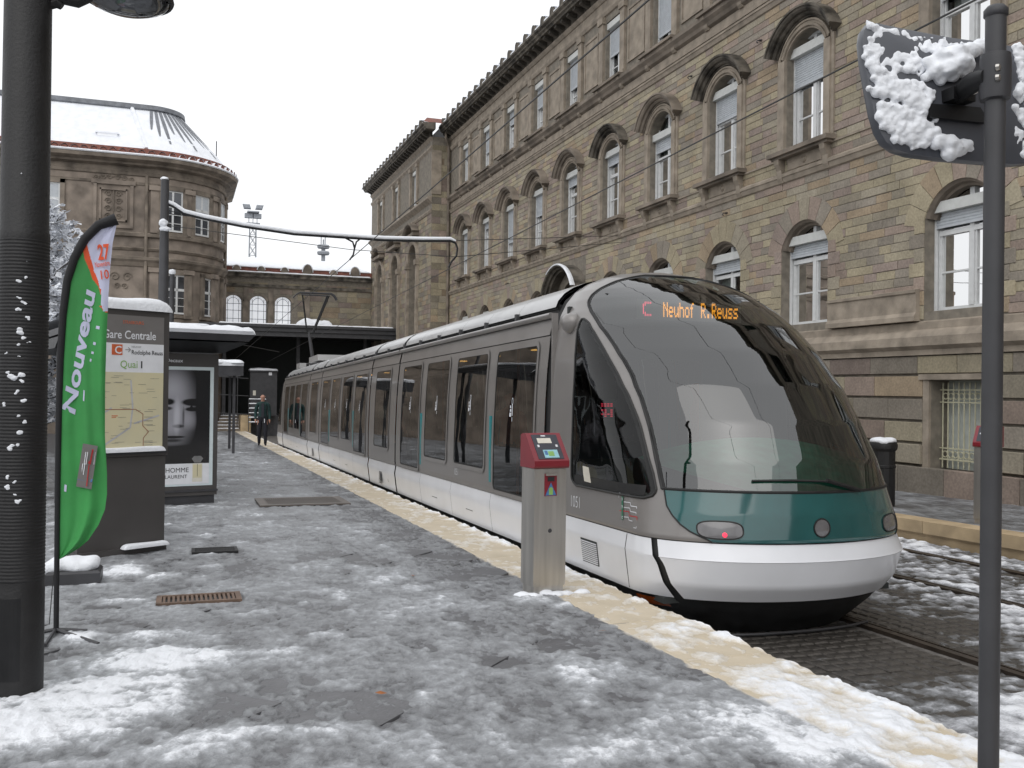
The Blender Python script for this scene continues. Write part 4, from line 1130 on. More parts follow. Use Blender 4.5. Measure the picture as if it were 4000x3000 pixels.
# windows, hoods, sills
rw = random.Random(21)
S1 = {2: .62, 3: .55, 4: .30, 5: .22, 6: .25, 7: .75, 8: 1.3, 9: .2, 10: 1.2}; S2 = {1: .9, 2: .5, 3: .5, 4: 1.35, 5: .85, 6: .95, 7: .7, 8: .5, 9: .9, 10: .4}
con = [(0, .0), (.06, .0), (.10, .10), (.11, .28), (.18, .40), (.20, .52), (0, .52)]
con_me = MB().prism([(-w, -.085, z) for w, z in con], [(-w, .085, z) for w, z in con]).mesh('bracket', 'stone_trim')
ros_me = MB().lathe([(0, .03), (.03, .03), (.045, .012), (.065, .03), (.085, .0)], (0, 0, 0), 12).mesh('rosette', 'stone_trim')
for i, yc in enumerate(COLS):
    # second floor: flat-headed, between pilasters, panels in the piers
    if i >= 2:
        FB.window(yc, F2['ow'], F2['oz'], F2['sp'], S2.get(i, .5), 13.08, 1 if i % 2 else 0, .62, .26, bars=1)
        for sg in (-1, 1):
            p_ = MB(); yy = yc+sg*.78
            p_.box(0, 1, 0, 1, 0, 1, T=lambda a, b, c: FB.P(.09*a, yy-.15+.30*b, 11.36+1.94*c)); p_.box(0, 1, 0, 1, 0, 1, T=lambda a, b, c: FB.P(.13*a, yy-.20+.40*b, 13.30+.20*c)); p_.box(0, 1, 0, 1, 0, 1, T=lambda a, b, c: FB.P(.14*a, yy-.20+.40*b, 11.22+.14*c))
            p_.build('pilaster', 'stone_trim', stn)
        if i < len(COLS)-1:
            ym = (COLS[i]+COLS[i+1])/2; hw = (COLS[i+1]-COLS[i])/2-1.08
            pn = MB()
            for a, b, c, d in ((ym-hw, ym+hw, 11.50, 11.58), (ym-hw, ym+hw, 13.10, 13.18), (ym-hw, ym-hw+.08, 11.58, 13.10), (ym+hw-.08, ym+hw, 11.58, 13.10)): pn.box(0, 1, 0, 1, 0, 1, T=lambda u, v, w: FB.P(.045*u, a+(b-a)*v, c+(d-c)*w))
            pn.box(0, 1, 0, 1, 0, 1, T=lambda u, v, w: FB.P(.018*u, ym-hw+.085+(2*hw-.17)*v, 11.585+1.51*w))
            pn.build('pier_panel', 'stone_trim', stn)
        b_ = MB().box(0, 1, 0, 1, 0, 1, T=lambda a, b, c: FB.P(.30*a, yc-.98+1.96*b, 11.165+.075*c)); bo = b_.build('sill', 'stone_dark', stn)
        for sg in (-1, 1):
            o = link('bracket', con_me, bo); o.location = (FB.W, yc+sg*.78, 10.82); o.scale = (1.2, 1, .62)
    # first floor: segmental arch with a heavy hood
    FB.window(yc, F1['ow'], F1['oz'], F1['sp']+F1['rise'], S1.get(i, .3), 8.98 if i not in (4,) else 8.72, (1, 2, 1, 0, 1)[i % 5], .72, .30, bars=1)
    hd = MB(); FB.arch_mould(hd, yc, 1.38, 8.95, .46, [(0, 0), (0, .05), (.04, .05), (.05, .09), (.10, .10), (.10, .06), (.15, .06), (.16, .085), (.20, .085), (.20, 0)])
    hd.build('arch_moulding', 'stone_trim', stn)
    hd = MB(); FB.arch_mould(hd, yc, 1.80, 9.14, .50, [(.0, 0), (.0, .08), (.035, .08), (.035, .13), (.06, .16), (.10, .17), (.10, .23), (.14, .27), (.19, .28), (.19, .31), (.235, .31), (.245, .22), (.25, 0)], a_ext=.12)
    hd.build('hood_mould', 'stone_sooty' if i in (2, 3, 5) else 'stone_dark', stn)
    for sg in (-1, 1):
        jm = MB(); jm.box(0, 1, 0, 1, 0, 1, T=lambda a, b, c: FB.P(.085*a, yc+sg*.79-.10+.20*b, 6.90+2.05*c)); jm.box(0, 1, 0, 1, 0, 1, T=lambda a, b, c: FB.P(.05*a, yc+sg*.925-.055+.11*b, 6.90+2.2*c)); jm.build('jamb', 'stone_trim', stn)
    sl = MB().box(0, 1, 0, 1, 0, 1, T=lambda a, b, c: FB.P(.30*a-.02, yc-1.05+2.10*b, 6.785+.095*c)); sl.box(0, 1, 0, 1, 0, 1, T=lambda a, b, c: FB.P(.20*a, yc-.98+1.96*b, 6.73+.055*c)); so_ = sl.build('sill', 'stone_dark', stn)
    ap = MB().box(0, 1, 0, 1, 0, 1, T=lambda a, b, c: FB.P(.03*a, yc-.60+1.2*b, 6.47+.26*c)).build('apron_panel', 'stone_trim', so_)
    for sg in (-1, 1):
        o = link('bracket', con_me, so_); o.location = (FB.W, yc+sg*.80, 6.22)
    o = link('rosette', ros_me, so_); o.location = (FB.W-.03, yc, 6.60); o.rotation_euler = (0, -math.pi/2, 0)
    # ground floor: voussoirs and toothed jambs
    if i != PORTAL:
        FB.window(yc, GF['ow'], GF['oz'], GF['sp']+GF['rise'], .22 if i else .0, 4.80, (2, 2, 1)[i % 3], .80, .34, bars=1)
        pts, R, zc, a = arc_pts(yc, 1.62, 4.72, .56)
        nv = 9
        for k in range(nv):
            t0, t1 = -a-.18+(2*a+.36)*k/nv+.006, -a-.18+(2*a+.36)*(k+1)/nv-.006
            q = [(yc+(R+dr)*math.sin(t), zc+(R+dr)*math.cos(t)) for dr, t in ((0, t0), (.24, t0), (.48, t0), (.48, (t0+t1)/2), (.48, t1), (.24, t1), (0, t1), (0, (t0+t1)/2))]
            v = MB().prism([FB.P(0, y, z) for y, z in q], [FB.P(.022, y, z) for y, z in q]); o = v.build('voussoir', 'stone_block', stn); o.color = (*stone_col(rw), 1)
        hd = MB(); FB.arch_mould(hd, yc, 1.62, 4.72, .56, [(0, -.02), (0, .0), (-.05, -.05), (-.07, -.14), (-.11, -.16), (-.12, -.30), (0, -.30)]); hd.build('arch_moulding', 'stone_dark', stn)
        for sg in (-1, 1):
            for k in range(7):
                wq = .38 if k % 2 else .26; z0 = 2.88+k*.262; y0 = yc+sg*.815; y1 = y0+sg*wq
                v = MB().chamfer(0, 1, min(y0, y1)+.005, max(y0, y1)-.005, z0+.005, z0+.257, .0)
                v = MB(); v.chamfer(FB.W-.024, FB.W+.02, min(y0, y1)+.005, max(y0, y1)-.005, z0+.005, z0+.257, .008); o = v.build('jamb_stone', 'stone_block', stn); o.color = (*stone_col(rw), 1)
        sl = MB().box(0, 1, 0, 1, 0, 1, T=lambda a, b, c: FB.P(.08*a-.2, yc-.80+1.6*b, 2.93+.08*c)); sl.build('sill', 'stone_trim', stn)
    if 10 < yc < 24:                                   # barred basement window
        for sg in (-1, 1): MB().box(0, 1, 0, 1, 0, 1, T=lambda a, b, c: FB.P(.05*a, yc+sg*.70-.075+.15*b, .205+1.58*c)).build('jamb', 'stone_trim', stn)
        jm = MB(); jm.box(0, 1, 0, 1, 0, 1, T=lambda a, b, c: FB.P(.09*a, yc-.85+1.7*b, 1.79+.10*c)); jm.build('lintel', 'stone_trim', stn); MB().box(0, 1, 0, 1, 0, 1, T=lambda a, b, c: FB.P(.16*a-.3, yc-.72+1.44*b, .10+.10*c)).build('sill', 'stone_trim', stn)
        gr = MB().box(0, 1, 0, 1, 0, 1, T=lambda a, b, c: FB.P(-.21+.025*a, yc-.61+1.22*b, .36+.03*c))
        for z in (.56, 1.38, 1.60): gr.box(0, 1, 0, 1, 0, 1, T=lambda a, b, c: FB.P(-.21+.025*a, yc-.61+1.22*b, z+.022*c))
        go = gr.build('grille', 'window_bars', stn)
        bar_me = MB().tube([(0, 0, 0), (0, 0, 1.52)], .013, 6).mesh('bar', 'window_bars'); ring_me = MB().tube([(0, .055*math.cos(t), .055*math.sin(t)) for t in np.linspace(0, 2*math.pi, 15)], .009, 5, False).mesh('ring', 'window_bars')
        nb = 10
        for k in range(nb):
            o = link('bar', bar_me, go); o.location = (FB.W+.20, yc-.55+1.1*k/(nb-1), .22)
            if k < nb-1:
                for z in (.465, 1.50): o = link('ring', ring_me, go); o.location = (FB.W+.20, yc-.55+1.1*(k+.5)/(nb-1), z)
        f = MB().box(FB.W+.38, FB.W+.40, yc-.6, yc+.6, .2, 1.78).build('blind', 'curtain', go)
# entrance with a segmental pediment half hidden by the tram
yc = COLS[PORTAL]
po = MB(); FB.arch_mould(po, yc, 2.5, 4.86, .78, [(0, 0), (0, .30), (.06, .34), (.06, .42), (.12, .46), (.14, .55), (.19, .58), (.21, .5), (.21, 0)])
pp = po.build('portal_pediment', 'stone_sooty', stn)
po = MB().box(0, 1, 0, 1, 0, 1, T=lambda a, b, c: FB.P(.55*a, yc-1.5+3.0*b, 4.70+.14*c)); po.build('portal_cornice', 'stone_sooty', stn)
po = MB().box(0, 1, 0, 1, 0, 1, T=lambda a, b, c: FB.P(.38*a, yc-1.35+2.7*b, 4.36+.33*c)); po.build('portal_lintel', 'stone_dark', stn)
for sg in (-1, 1): MB().box(0, 1, 0, 1, 0, 1, T=lambda a, b, c: FB.P(.35*a, yc+sg*1.05-.22+.44*b, -.6+4.95*c)).build('portal_pier', 'stone_dark', stn)
sm = MB(); pts, R, zc, a = arc_pts(yc, 2.5, 4.86, .78)
sm.grid([[FB.P(w, yc+(R+.212+h)*math.sin(t), zc+(R+.212+h)*math.cos(t)) for w, h in ((.585, -.03), (.60, .0), (.585, .022), (.5, .03), (.42, .0))] for t in np.linspace(-a*.97, a*.5, 16)]); sm.build('portal_snow', 'snow', pp, smooth=60)
# projecting pier base at the near corner bay (between the two nearest windows)
mb = MB(); FB.mould(mb, [(0, 2.86), (.16, 2.86), (.16, 2.95), (.11, 3.02), (.11, 3.36), (.14, 3.38), (.14, 3.43), (0, 3.46)], 13.85, 16.35)
mb.build('pier_pedestal', 'stone_trim', stn)
hk = MB().tube([(0, 0, 0), (-.10, 0, 0), (-.12, 0, -.04), (-.08, 0, -.06)], .014, 6).lathe([(0, 0), (.04, 0), (.05, .02)], (0, 0, 0), 8).mesh('wall_hook', 'dark_steel')
for y, z in ((22.2, 9.9), (19.0, 9.75), (20.4, 5.95), (37.0, 5.9)):
    o = link('wall_hook', hk, stn); o.location = (FB.W-.02, y, z)

# ---- projecting end pavilion of the same building
FP = Facade(11.73, stn); PY0, PY1 = 46.27, 62.3
AR = (50.1, 54.6, 59.1); pe = [PY0, 52.35, 56.85, PY1]
wall = MB()
for k, yc in enumerate(AR):
    FP.bay(wall, pe[k], pe[k+1], -1.6, 10.5, yc, 1.95, 1.2, 8.30, .97, .45)
    FP.bay(wall, pe[k], pe[k+1], 10.5, 14.2, yc, 1.1, 11.28, 13.30, 0, .28)
wall.face([(11.73, PY0, -1.6), (12.75, PY0, -1.6), (12.75, PY0, 14.2), (11.73, PY0, 14.2)])
wall.box(12.30, 12.6, PY0+.2, PY1, -1, 14); wall.build('pavilion_wall', 'mortar', stn)
FP.courses(PY0, PY1, -1.4, 10.34, .24, .4, .9, lambda za, zb: [(yc-1.30, yc+1.30) for yc in AR if 1.2 < zb and za < 8.3]+[(yc-math.sqrt(max(0, 1.35**2-(zb-8.3)**2)), yc+math.sqrt(max(0, 1.35**2-(zb-8.3)**2))) for yc in AR if 8.3 <= za < 9.6]+[(yc-1.1, yc+1.1) for yc in AR if 9.5 < zb < 10.3], dark=.3)
FP.lay(0)
for yc in AR:
    a_ = MB(); FP.arch_mould(a_, yc, 1.95, 8.30, .97, [(0, 0), (0, .10), (.12, .14), (.28, .14), (.30, 0)])
    for sg in (-1, 1):
        a_.box(0, 1, 0, 1, 0, 1, T=lambda a, b, c: FP.P(.14*a, yc+sg*1.13-.15+.30*b, -1+9.05*c)); a_.box(0, 1, 0, 1, 0, 1, T=lambda a, b, c: FP.P(.22*a, yc+sg*1.13-.20+.40*b, 8.05+.28*c))
    a_.build('arch_surround', 'stone_trim', stn)
    pd = MB(); FP.arch_mould(pd, yc, 2.3, 9.75, .48, [(0, 0), (0, .3), (.08, .40), (.16, .40), (.16, 0)])
    pd.box(0, 1, 0, 1, 0, 1, T=lambda a, b, c: FP.P(.36*a, yc-1.3+2.6*b, 9.58+.16*c)); pd.build('pediment', 'stone_dark', stn)
    MB().box(0, 1, 0, 1, 0, 1, T=lambda a, b, c: FP.P(-.42+.02*a, yc-.97+1.94*b, 1.2+8.1*c)).build('blind_panel', 'stone_dark', stn)
    FP.window(yc, 1.1, 11.28, 13.30, .6, 13.08, 0, .62, .26)
    for sg in (-1, 1):
        p_ = MB(); yy = yc+sg*.80
        p_.box(0, 1, 0, 1, 0, 1, T=lambda a, b, c: FP.P(.09*a, yy-.15+.30*b, 11.36+1.94*c)); p_.box(0, 1, 0, 1, 0, 1, T=lambda a, b, c: FP.P(.13*a, yy-.20+.40*b, 13.30+.20*c)); p_.build('pilaster', 'stone_trim', stn)
tr = MB()
for pr in ([(0, 10.34), (.04, 10.36), (.09, 10.47), (.09, 10.52), (0, 10.58)], [(0, 10.85), (.14, 10.98), (.22, 11.06), (.22, 11.16), (0, 11.22)], [(0, 13.52), (.09, 13.64), (.09, 13.72), (0, 13.75)], [(0, 14.02), (.14, 14.17), (0, 14.17)]): FP.mould(tr, pr, PY0-.02, PY1)
tr.build('string_course', 'stone_trim', stn)
# the pavilion's short end wall, in courses of its own
mb = MB(); cols = []; r_ = random.Random(9)
for k in range(46):
    z = -1.4+k*.33; x = 11.75
    while x < 12.66:
        L = min(r_.uniform(.35, .7), 12.69-x); mb.chamfer(0, .04, x+.004, x+L-.004, z+.004, z+.326, .006, T=lambda a, b, c: (b, PY0-.015+a, c)); cols += [stone_col(r_, .4)]*9; x += L
me = mb.mesh('end_courses', 'stone_course', recalc=False); at = me.color_attributes.new('Col', 'FLOAT_COLOR', 'CORNER'); arr = np.ones((len(me.loops), 4), np.float32); arr[:, :3] = np.repeat(np.array(cols, np.float32), 4, 0); at.data.foreach_set('color', arr.ravel())
tag(link('end_courses', me, stn), kind='stuff')
MB().box(11.69, 12.2, PY0-.06, PY0-.016, 11.3, 13.5).build('corner_pilaster', 'stone_trim', stn)
cornice(FP, PY0+.0, PY1, .62)
MB().prism([(11.1, PY0-.62, 14.72), (13.1, PY0-.62, 14.72), (13.1, PY0+.3, 15.15), (11.5, PY0+.3, 15.15)], [(11.12, PY0-.6, 14.75), (13.1, PY0-.6, 14.75), (13.1, PY0+.3, 15.2), (11.5, PY0+.3, 15.2)]).build('corner_gutter', 'roof_tile', stn)
MB().tube([(12.35, PY0-.30, 14.5), (12.35, PY0-.25, 14.1), (12.55, PY0-.10, 13.7), (12.6, PY0-.10, 4)], .07, 8).build('downpipe', 'stone_dark', stn)
rf = MB(); rf.prism([(12.15, YB0, 14.72), (20, YB0, 14.72), (20, PY1, 14.72), (12.15, PY1, 14.72)], [(15.5, YB0, 16.9), (17, YB0, 17), (17, PY1, 17), (15.5, PY1, 16.9)])
rf.build('roof', 'snow', stn)
rf = MB(); rf.prism([(12.45, 38.0, 14.72), (16, 38.0, 14.72), (16, 46.0, 14.72), (12.45, 46.0, 14.72)], [(13.1, 39.2, 16.0), (15.5, 39.2, 16.0), (15.5, 45.5, 16.0), (13.1, 45.5, 16.0)]); rf.build('roof_slope', 'slate', stn)

# ================================================================== low arcade wing, canopy, dark hall
wing = wthing('arcade_wing', (7, 62, gz(57)), 'low dark stone wing with three white arched windows linking the buildings', 'building')
AX = [(2.48, 3.50), (3.98, 5.03), (5.52, 6.56)]
wl = MB(); xs = [1.9, 3.74, 5.27, 7.2, 11.75]; YW = 62.0
for k, (a, b) in enumerate(AX):
    x0, x1 = xs[k], xs[k+1]; pts = arc_pts((a+b)/2, b-a, 6.85, .40)[0]; Q = lambda x, z, d=0: (x, YW+d, z)
    wl.face([Q(x0, -2), Q(a, -2), Q(a, 8.6), Q(x0, 8.6)]); wl.face([Q(b, -2), Q(x1, -2), Q(x1, 8.6), Q(b, 8.6)]); wl.face([Q(a, -2), Q(b, -2), Q(b, 5.3), Q(a, 5.3)])
    for (xa, za), (xb, zb) in zip(pts[:-1], pts[1:]):
        wl.face([Q(xa, za), Q(xb, zb), Q(xb, 8.6), Q(xa, 8.6)]); wl.face([Q(xa, za), Q(xb, zb), Q(xb, zb, .3), Q(xa, za, .3)])
    for x in (a, b): wl.face([Q(x, 5.3), Q(x, pts[0][1]), Q(x, pts[0][1], .3), Q(x, 5.3, .3)])
    f = MB(); xc = (a+b)/2
    for x in (a+.02, a+.17, xc, b-.17, b-.02): f.box(x-.012, x+.012, YW+.19, YW+.22, 5.3, 7.26 if abs(x-xc) < .1 else 7.02)
    for z in (5.34, 5.78, 6.30, 6.72): f.box(a, b, YW+.19, YW+.22, z-.012, z+.012)
    f.tube([(xc+(x-xc)*.72, YW+.2, z-.14) for x, z in pts], .012, 5)
    fo = f.build('arched_window', 'dark_steel', wing)
    MB().box(a-.05, b+.05, YW+.225, YW+.25, 5.25, 7.3).build('frosted_pane', 'frosted_glow', fo)
    ho = MB(); pp_ = arc_pts((a+b)/2, b-a+.06, 6.85, .42)[0]; ho.grid([[(x+(x-xc)*s_, YW-d, z+.16*s_) for s_, d in ((0, .02), (0, .10), (.22, .10), (.22, .0))] for x, z in pp_]); ho.build('arch_moulding', 'stone_dark', wing)
wl.face([(7.2, YW, -2), (11.75, YW, -2), (11.75, YW, 8.6), (7.2, YW, 8.6)]); wl.build('wall', 'mortar', wing)
mb = MB(); cols = []; r_ = random.Random(19)
for k in range(10):
    z = 4.6+k*.35
    for (x0, x1) in ((6.95, 11.7),) if z < 7.3 else ((2.0, 11.7),):
        x = x0
        while x < x1-.05:
            L = min(r_.uniform(.55, 1.1), x1-x); mb.chamfer(0, .04, x+.006, x+L-.006, z+.006, z+.344, .01, T=lambda a, b, c: (b, YW-.02+a, c)); cols += [tuple(Vector(stone_col(r_, .2))*.78)]*9; x += L
me = mb.mesh('stone_courses', 'stone_course', recalc=False); at = me.color_attributes.new('Col', 'FLOAT_COLOR', 'CORNER'); arr = np.ones((len(me.loops), 4), np.float32); arr[:, :3] = np.repeat(np.array(cols, np.float32), 4, 0); at.data.foreach_set('color', arr.ravel())
tag(link('stone_courses', me, wing), kind='stuff')
for x in (3.74, 5.27, 7.55): MB().box(x-.16, x+.16, YW-.10, YW-.025, 5.0, 7.75).build('pilaster', 'stone_dark', wing)
st_ = MB(); st_.box(1.9, 11.72, YW-.12, YW, 7.80, 7.98).box(1.9, 11.72, YW-.25, YW, 8.42, 8.62).box(1.9, 11.72, YW-.32, YW, 8.62, 8.70); st_.build('cornice', 'stone_sooty', wing)
sm = MB(); snow_strip(sm, (2.2, YW-.22, 8.70), (11.6, YW-.22, 8.70), .26, .08, 60, 4); sm.build('cornice_snow', 'snow', wing, smooth=60)
pa = MB().box(2.0, 11.7, YW-.05, YW+.3, 8.66, 9.05); pa.build('parapet', 'roof_tile', wing)
for k, x in enumerate((3.15, 4.65, 6.1, 7.55, 9.2, 10.6)):
    r = .30 if k in (3, 5) else .22; n = 12; pr = [(-r, 0)]+[(-r*math.cos(math.pi*q/n), .12+r*math.sin(math.pi*q/n)*(1.6 if r > .25 else 1)) for q in range(n+1)]+[(r, 0)]
    ax = MB().prism([(x+a, YW-.16, 8.76+b) for a, b in pr], [(x+a, YW-.02, 8.76+b) for a, b in pr]).build('antefix', 'stone_dark', wing)
    MB().tube([(x+a*1.08, YW-.08, 8.77+b*1.06) for a, b in pr[1:-1]], .045, 6).build('antefix_snow', 'snow', ax, smooth=60)
sm = MB(); snow_strip(sm, (2.2, YW+.1, 9.05), (11.6, YW+.1, 9.05), .4, .08, 60, 14); sm.build('parapet_snow', 'snow', wing, smooth=60)
MB().prism([(1.9, YW+.3, 8.9), (11.8, YW+.3, 8.9), (11.8, 80, 8.9), (1.9, 80, 8.9)], [(1.9, YW+.4, 9.1), (11.8, YW+.4, 9.1), (11.8, 72, 11.0), (1.9, 72, 11.0)]).build('roof', 'snow', wing)
cano = wthing('station_canopy', (5, 55, gz(55)), 'dark steel canopy with snow on its edge shading the underpass', 'canopy')
cp = MB().box(-9, 12.2, 55.0, 55.2, 4.36, 4.62).box(-9, 12.2, 54.9, 55.3, 4.625, 4.86).box(-9, 12.2, 54.8, 55.3, 4.865, 5.02); cp.build('fascia', 'grey_steel', cano)
MB().box(-9, 12.2, 55.2, 61.95, 4.5, 4.9).build('deck', 'dark_steel', cano)
sm = MB(); snow_strip(sm, (1.9, 55.1, 5.02), (11.7, 55.1, 5.02), .6, .07, 60, 24); snow_strip(sm, (6.2, 56.1, 5.02), (8.3, 56.1, 5.02), 1.0, .45, 20, 25); sm.build('canopy_snow', 'snow', cano, smooth=60)
MB().box(-9, 11.7, 55.3, 61.9, 4.9, 4.96).build('deck_snow', 'snow', cano)
po = MB().box(-.1, .1, -.1, .1, -2, 4.5).mesh('post', 'dark_steel')
for x in (-3.0, 2.3, 6.5, 10.5):
    o = link('post', po, cano); o.location = (x, 57.4, 0)
MB().box(-9, 11.7, 61.7, 61.9, -1, 4.5).build('shade_backdrop', 'interior_dark', cano)  # dark sheet, gives the open underpass its shade by colour
stp = wthing('stone_steps', (2.5, 56.5, gz(56.5)), 'snow-edged flight of steps below the dark canopy', 'steps')
for k in range(5):
    z = -1.06+k*.175; s_ = MB().box(.6, 3.17, 55.9+k*.33, 57.7, z-.02, z+.155).build('step', 'stone_dark', stp)
    m = MB(); snow_strip(m, (.7, 55.98+k*.33, z+.155), (3.1, 55.98+k*.33, z+.155), .14, .04, 20, 40+k); m.build('step_snow', 'snow', s_, smooth=60)
MB().box(3.18, 3.75, 55.8, 57.7, -1.2, -.16).build('cheek_wall', 'kerb_stone', stp)
for x in (.75, 3.0): MB().tube([(x, 56.0, -1), (x, 56.0, 2.05)], .03, 6).build('rail_post', 'grey_steel', stp)
for z in (-.1, .95, 1.95): MB().tube([(.6, 56.0, z+.15), (3.6, 56.0, z)], .025, 6).build('handrail', 'grey_steel', stp)
cabn = wthing('service_cabinet', (4.4, 57.0, -.18), 'tall grey service cabinet with snow on top behind the walking man', 'cabinet')
a, b = at_y(978, 1450, 56.6), at_y(1083, 1450, 56.6)
MB().box(a.x, b.x, 56.6, 57.5, -.2, 2.36).build('housing', 'grey_steel', cabn)
MB().box(a.x-.05, b.x+.05, 56.5, 57.6, 2.36, 2.44).build('lid', 'dark_steel', cabn)
sm = MB(); snow_strip(sm, (a.x-.05, 57.05, 2.44), (b.x+.05, 57.05, 2.44), 1.1, .14, 14, 61); sm.build('snow', 'snow', cabn, smooth=60)
c = at_y(1056, 1460, 56.59); MB().box(c.x-.09, c.x+.09, 56.58, 56.60, c.z-.09, c.z+.09).build('notice', 'print_white', cabn)
c = at_y(995, 1535, 56.59); MB().box(c.x-.10, c.x+.06, 56.57, 56.60, c.z-.14, c.z+.14).build('notice', 'print_paper', cabn)
rk = wthing('metal_rack', (3.7, 55.4, gz(55.4)), 'snow-dusted metal rack of flat bars beside the walking man', 'rack')
a, b = at_y(972, 1560, 55.4), at_y(1040, 1560, 55.4)
for x in (a.x, b.x): MB().box(x-.02, x+.02, 55.36, 55.44, gz(55.4), a.z).build('post', 'grey_steel', rk)
for k in range(6):
    z = a.z-k*.26; r_ = MB().box(a.x, b.x, 55.34, 55.5, z-.02, z+.01).build('shelf', 'grey_steel', rk); m = MB(); snow_strip(m, (a.x, 55.42, z+.01), (b.x, 55.42, z+.01), .14, .05, 12, 70+k); m.build('shelf_snow', 'snow', r_, smooth=60)

# ================================================================== left corner building with the rounded end
cor = wthing('corner_building', (-4, 56, gz(56)), 'stone building with rounded corner and snowy mansard roof on the left', 'building')
RC, RR = Vector((-1.9, 58.0)), 4.1
def plan(s, out=0.0):
    """walk along the wall: s<0 straight front (m left of the bend), 0..1 round the bend (0-100 deg), beyond straight back"""
    if s < 0: return (RC.x+s, RC.y-RR-out)
    if s <= 1:
        t = math.radians(95*s); return (RC.x+(RR+out)*math.sin(t), RC.y-(RR+out)*math.cos(t))
    return (RC.x+(RR+out)*math.sin(math.radians(95)), RC.y-(RR+out)*math.cos(math.radians(95))+(s-1)*6)
SS = [-16, -12, -8, -5, -2.5, -1]+[k/28 for k in range(29)]+[1.3, 1.8]
def band(mb, prof):   # prof: (out, z) open or closed list swept round the plan
    mb.grid([[(*plan(s, o), z) for o, z in prof] for s in SS])
mat('stone_cor', (.265, .222, .185), .85, var=.22, scale=1.2, bump=.3, bscale=15, spec=.3)
mb = MB(); band(mb, [(0, -2.5), (0, 13.6)]); mb.build('wall', 'stone_cor', cor)
mb = MB(); band(mb, [(0, 12.55), (.08, 12.58), (.12, 12.72), (.05, 12.75), (.05, 13.0), (.35, 13.08), (.38, 13.18), (.70, 13.30), (.74, 13.48), (.0, 13.55)]); mb.build('cornice', 'stone_dark', cor)
mb = MB(); band(mb, [(.55, 13.49), (.76, 13.50), (.79, 13.56), (.72, 13.62), (.5, 13.60)]); mb.build('eaves_snow', 'snow', cor, smooth=60)
for zl, pr in ((9.3, [(0, 9.30), (.16, 9.36), (.18, 9.52), (.05, 9.58), (0, 9.6)]), (8.4, [(0, 8.60), (.05, 8.62), (.12, 8.74), (.03, 8.78), (0, 8.8)]), (8, [(0, 7.75), (.06, 7.80), (.14, 8.0), (.25, 8.12), (.27, 8.25), (.0, 8.32)]), (5, [(0, 4.85), (.10, 4.9), (.12, 5.05), (0, 5.1)]), (12, [(0, 12.08), (.05, 12.1), (.05, 12.22), (0, 12.24)])):
    mb = MB(); band(mb, pr); mb.build('string_course', 'stone_dark', cor)
tl = MB(); pr = [(-.17, 0)]+[(-.17*math.cos(math.pi*q/8), .20*math.sin(math.pi*q/8)) for q in range(9)]; tl.prism([(a, -.12, b) for a, b in pr], [(a, .10, b) for a, b in pr]); tile_me = tl.mesh('ridge_tile', 'roof_tile')
ts = MB().grid([[(a*1.12, y, b*1.12+.02) for a, b in pr[1:]] for y in (-.14, .10)]); tsn_me = ts.mesh('tile_snow', 'snow')
def along(d):    # arc-length parameter starting at the bend
    return d if d < 0 else d/(RR*math.radians(95))
k = 0; d = -9.0
while along(d) < .98:
    s = along(d); x, y = plan(s, .55); o = link('ridge_tile', tile_me, cor); o.location = (x, y, 13.58)
    ang = 0 if s < 0 else math.radians(95*s); o.rotation_euler = (0, 0, ang)
    o2 = link('tile_snow', tsn_me, o); d += .46; k += 1
mb = MB(); band(mb, [(.50, 13.55), (.45, 13.95), (.2, 14.0)]); mb.build('parapet', 'roof_tile', cor)
rows = []
for s in SS:
    if s <= 1: rows.append([(*plan(s, o), z) for o, z in ((.30, 13.9), (-.4, 14.75), (-1.35, 15.7), (-2.35, 16.75))])
mb = MB().grid(rows); mb.build('mansard_roof', 'snow', cor, smooth=30)
mb = MB(); mb.grid([[(*plan(s, o), z) for o, z in ((-2.30, 16.72), (-2.22, 16.78), (-2.25, 17.02), (-2.5, 17.05))] for s in SS if s <= 1]); mb.build('roof_curb', 'slate', cor)
for k in range(13):                                     # bare standing seams on the cone
    s = .03+k*.075
    if s > 1: break
    t = .50+.42*((k*37 % 11)/11); n = 8; rb = MB()
    pts = [(.32-2.65*(1-u*t), 13.95+2.78*(1-u*t)) for u in np.linspace(0, 1, n)]
    wid = [.15*(1-(u*.9)**2)+.02 for u in np.linspace(0, 1, n)]
    rb.grid([[(*plan(max(0, s-w/RR*.6), o+.02), z+.02) , (*plan(min(1, s+w/RR*.6), o+.02), z+.02)] for (o, z), w in zip(pts, wid)])
    rb.build('roof_seam', 'slate', cor)
hp = MB().tube([(*plan(-.05, .25), 14.0), (*plan(-.9, -2.3), 16.75)], .11, 6); hp.build('hip_ridge', 'snow', cor)
for x in (-3.9, -7.3):                                   # dormers
    mb = MB().box(x-.48, x+.48, 54.2, 55.5, 14.15, 14.78); dm = mb.build('dormer', 'frosted_glow', cor)  # body shares the glowing pane material, no lamp inside
    MB().prism([(x-.58, 54.1, 14.76), (x+.58, 54.1, 14.76), (x+.58, 55.9, 14.9), (x-.58, 55.9, 14.9)], [(x-.55, 54.15, 14.86), (x+.55, 54.15, 14.86), (x+.55, 55.9, 15.1), (x-.55, 55.9, 15.1)]).build('dormer_roof', 'snow', dm)
    MB().box(x-.5, x+.5, 54.16, 54.2, 14.05, 14.16).build('dormer_sill', 'roof_tile', dm)
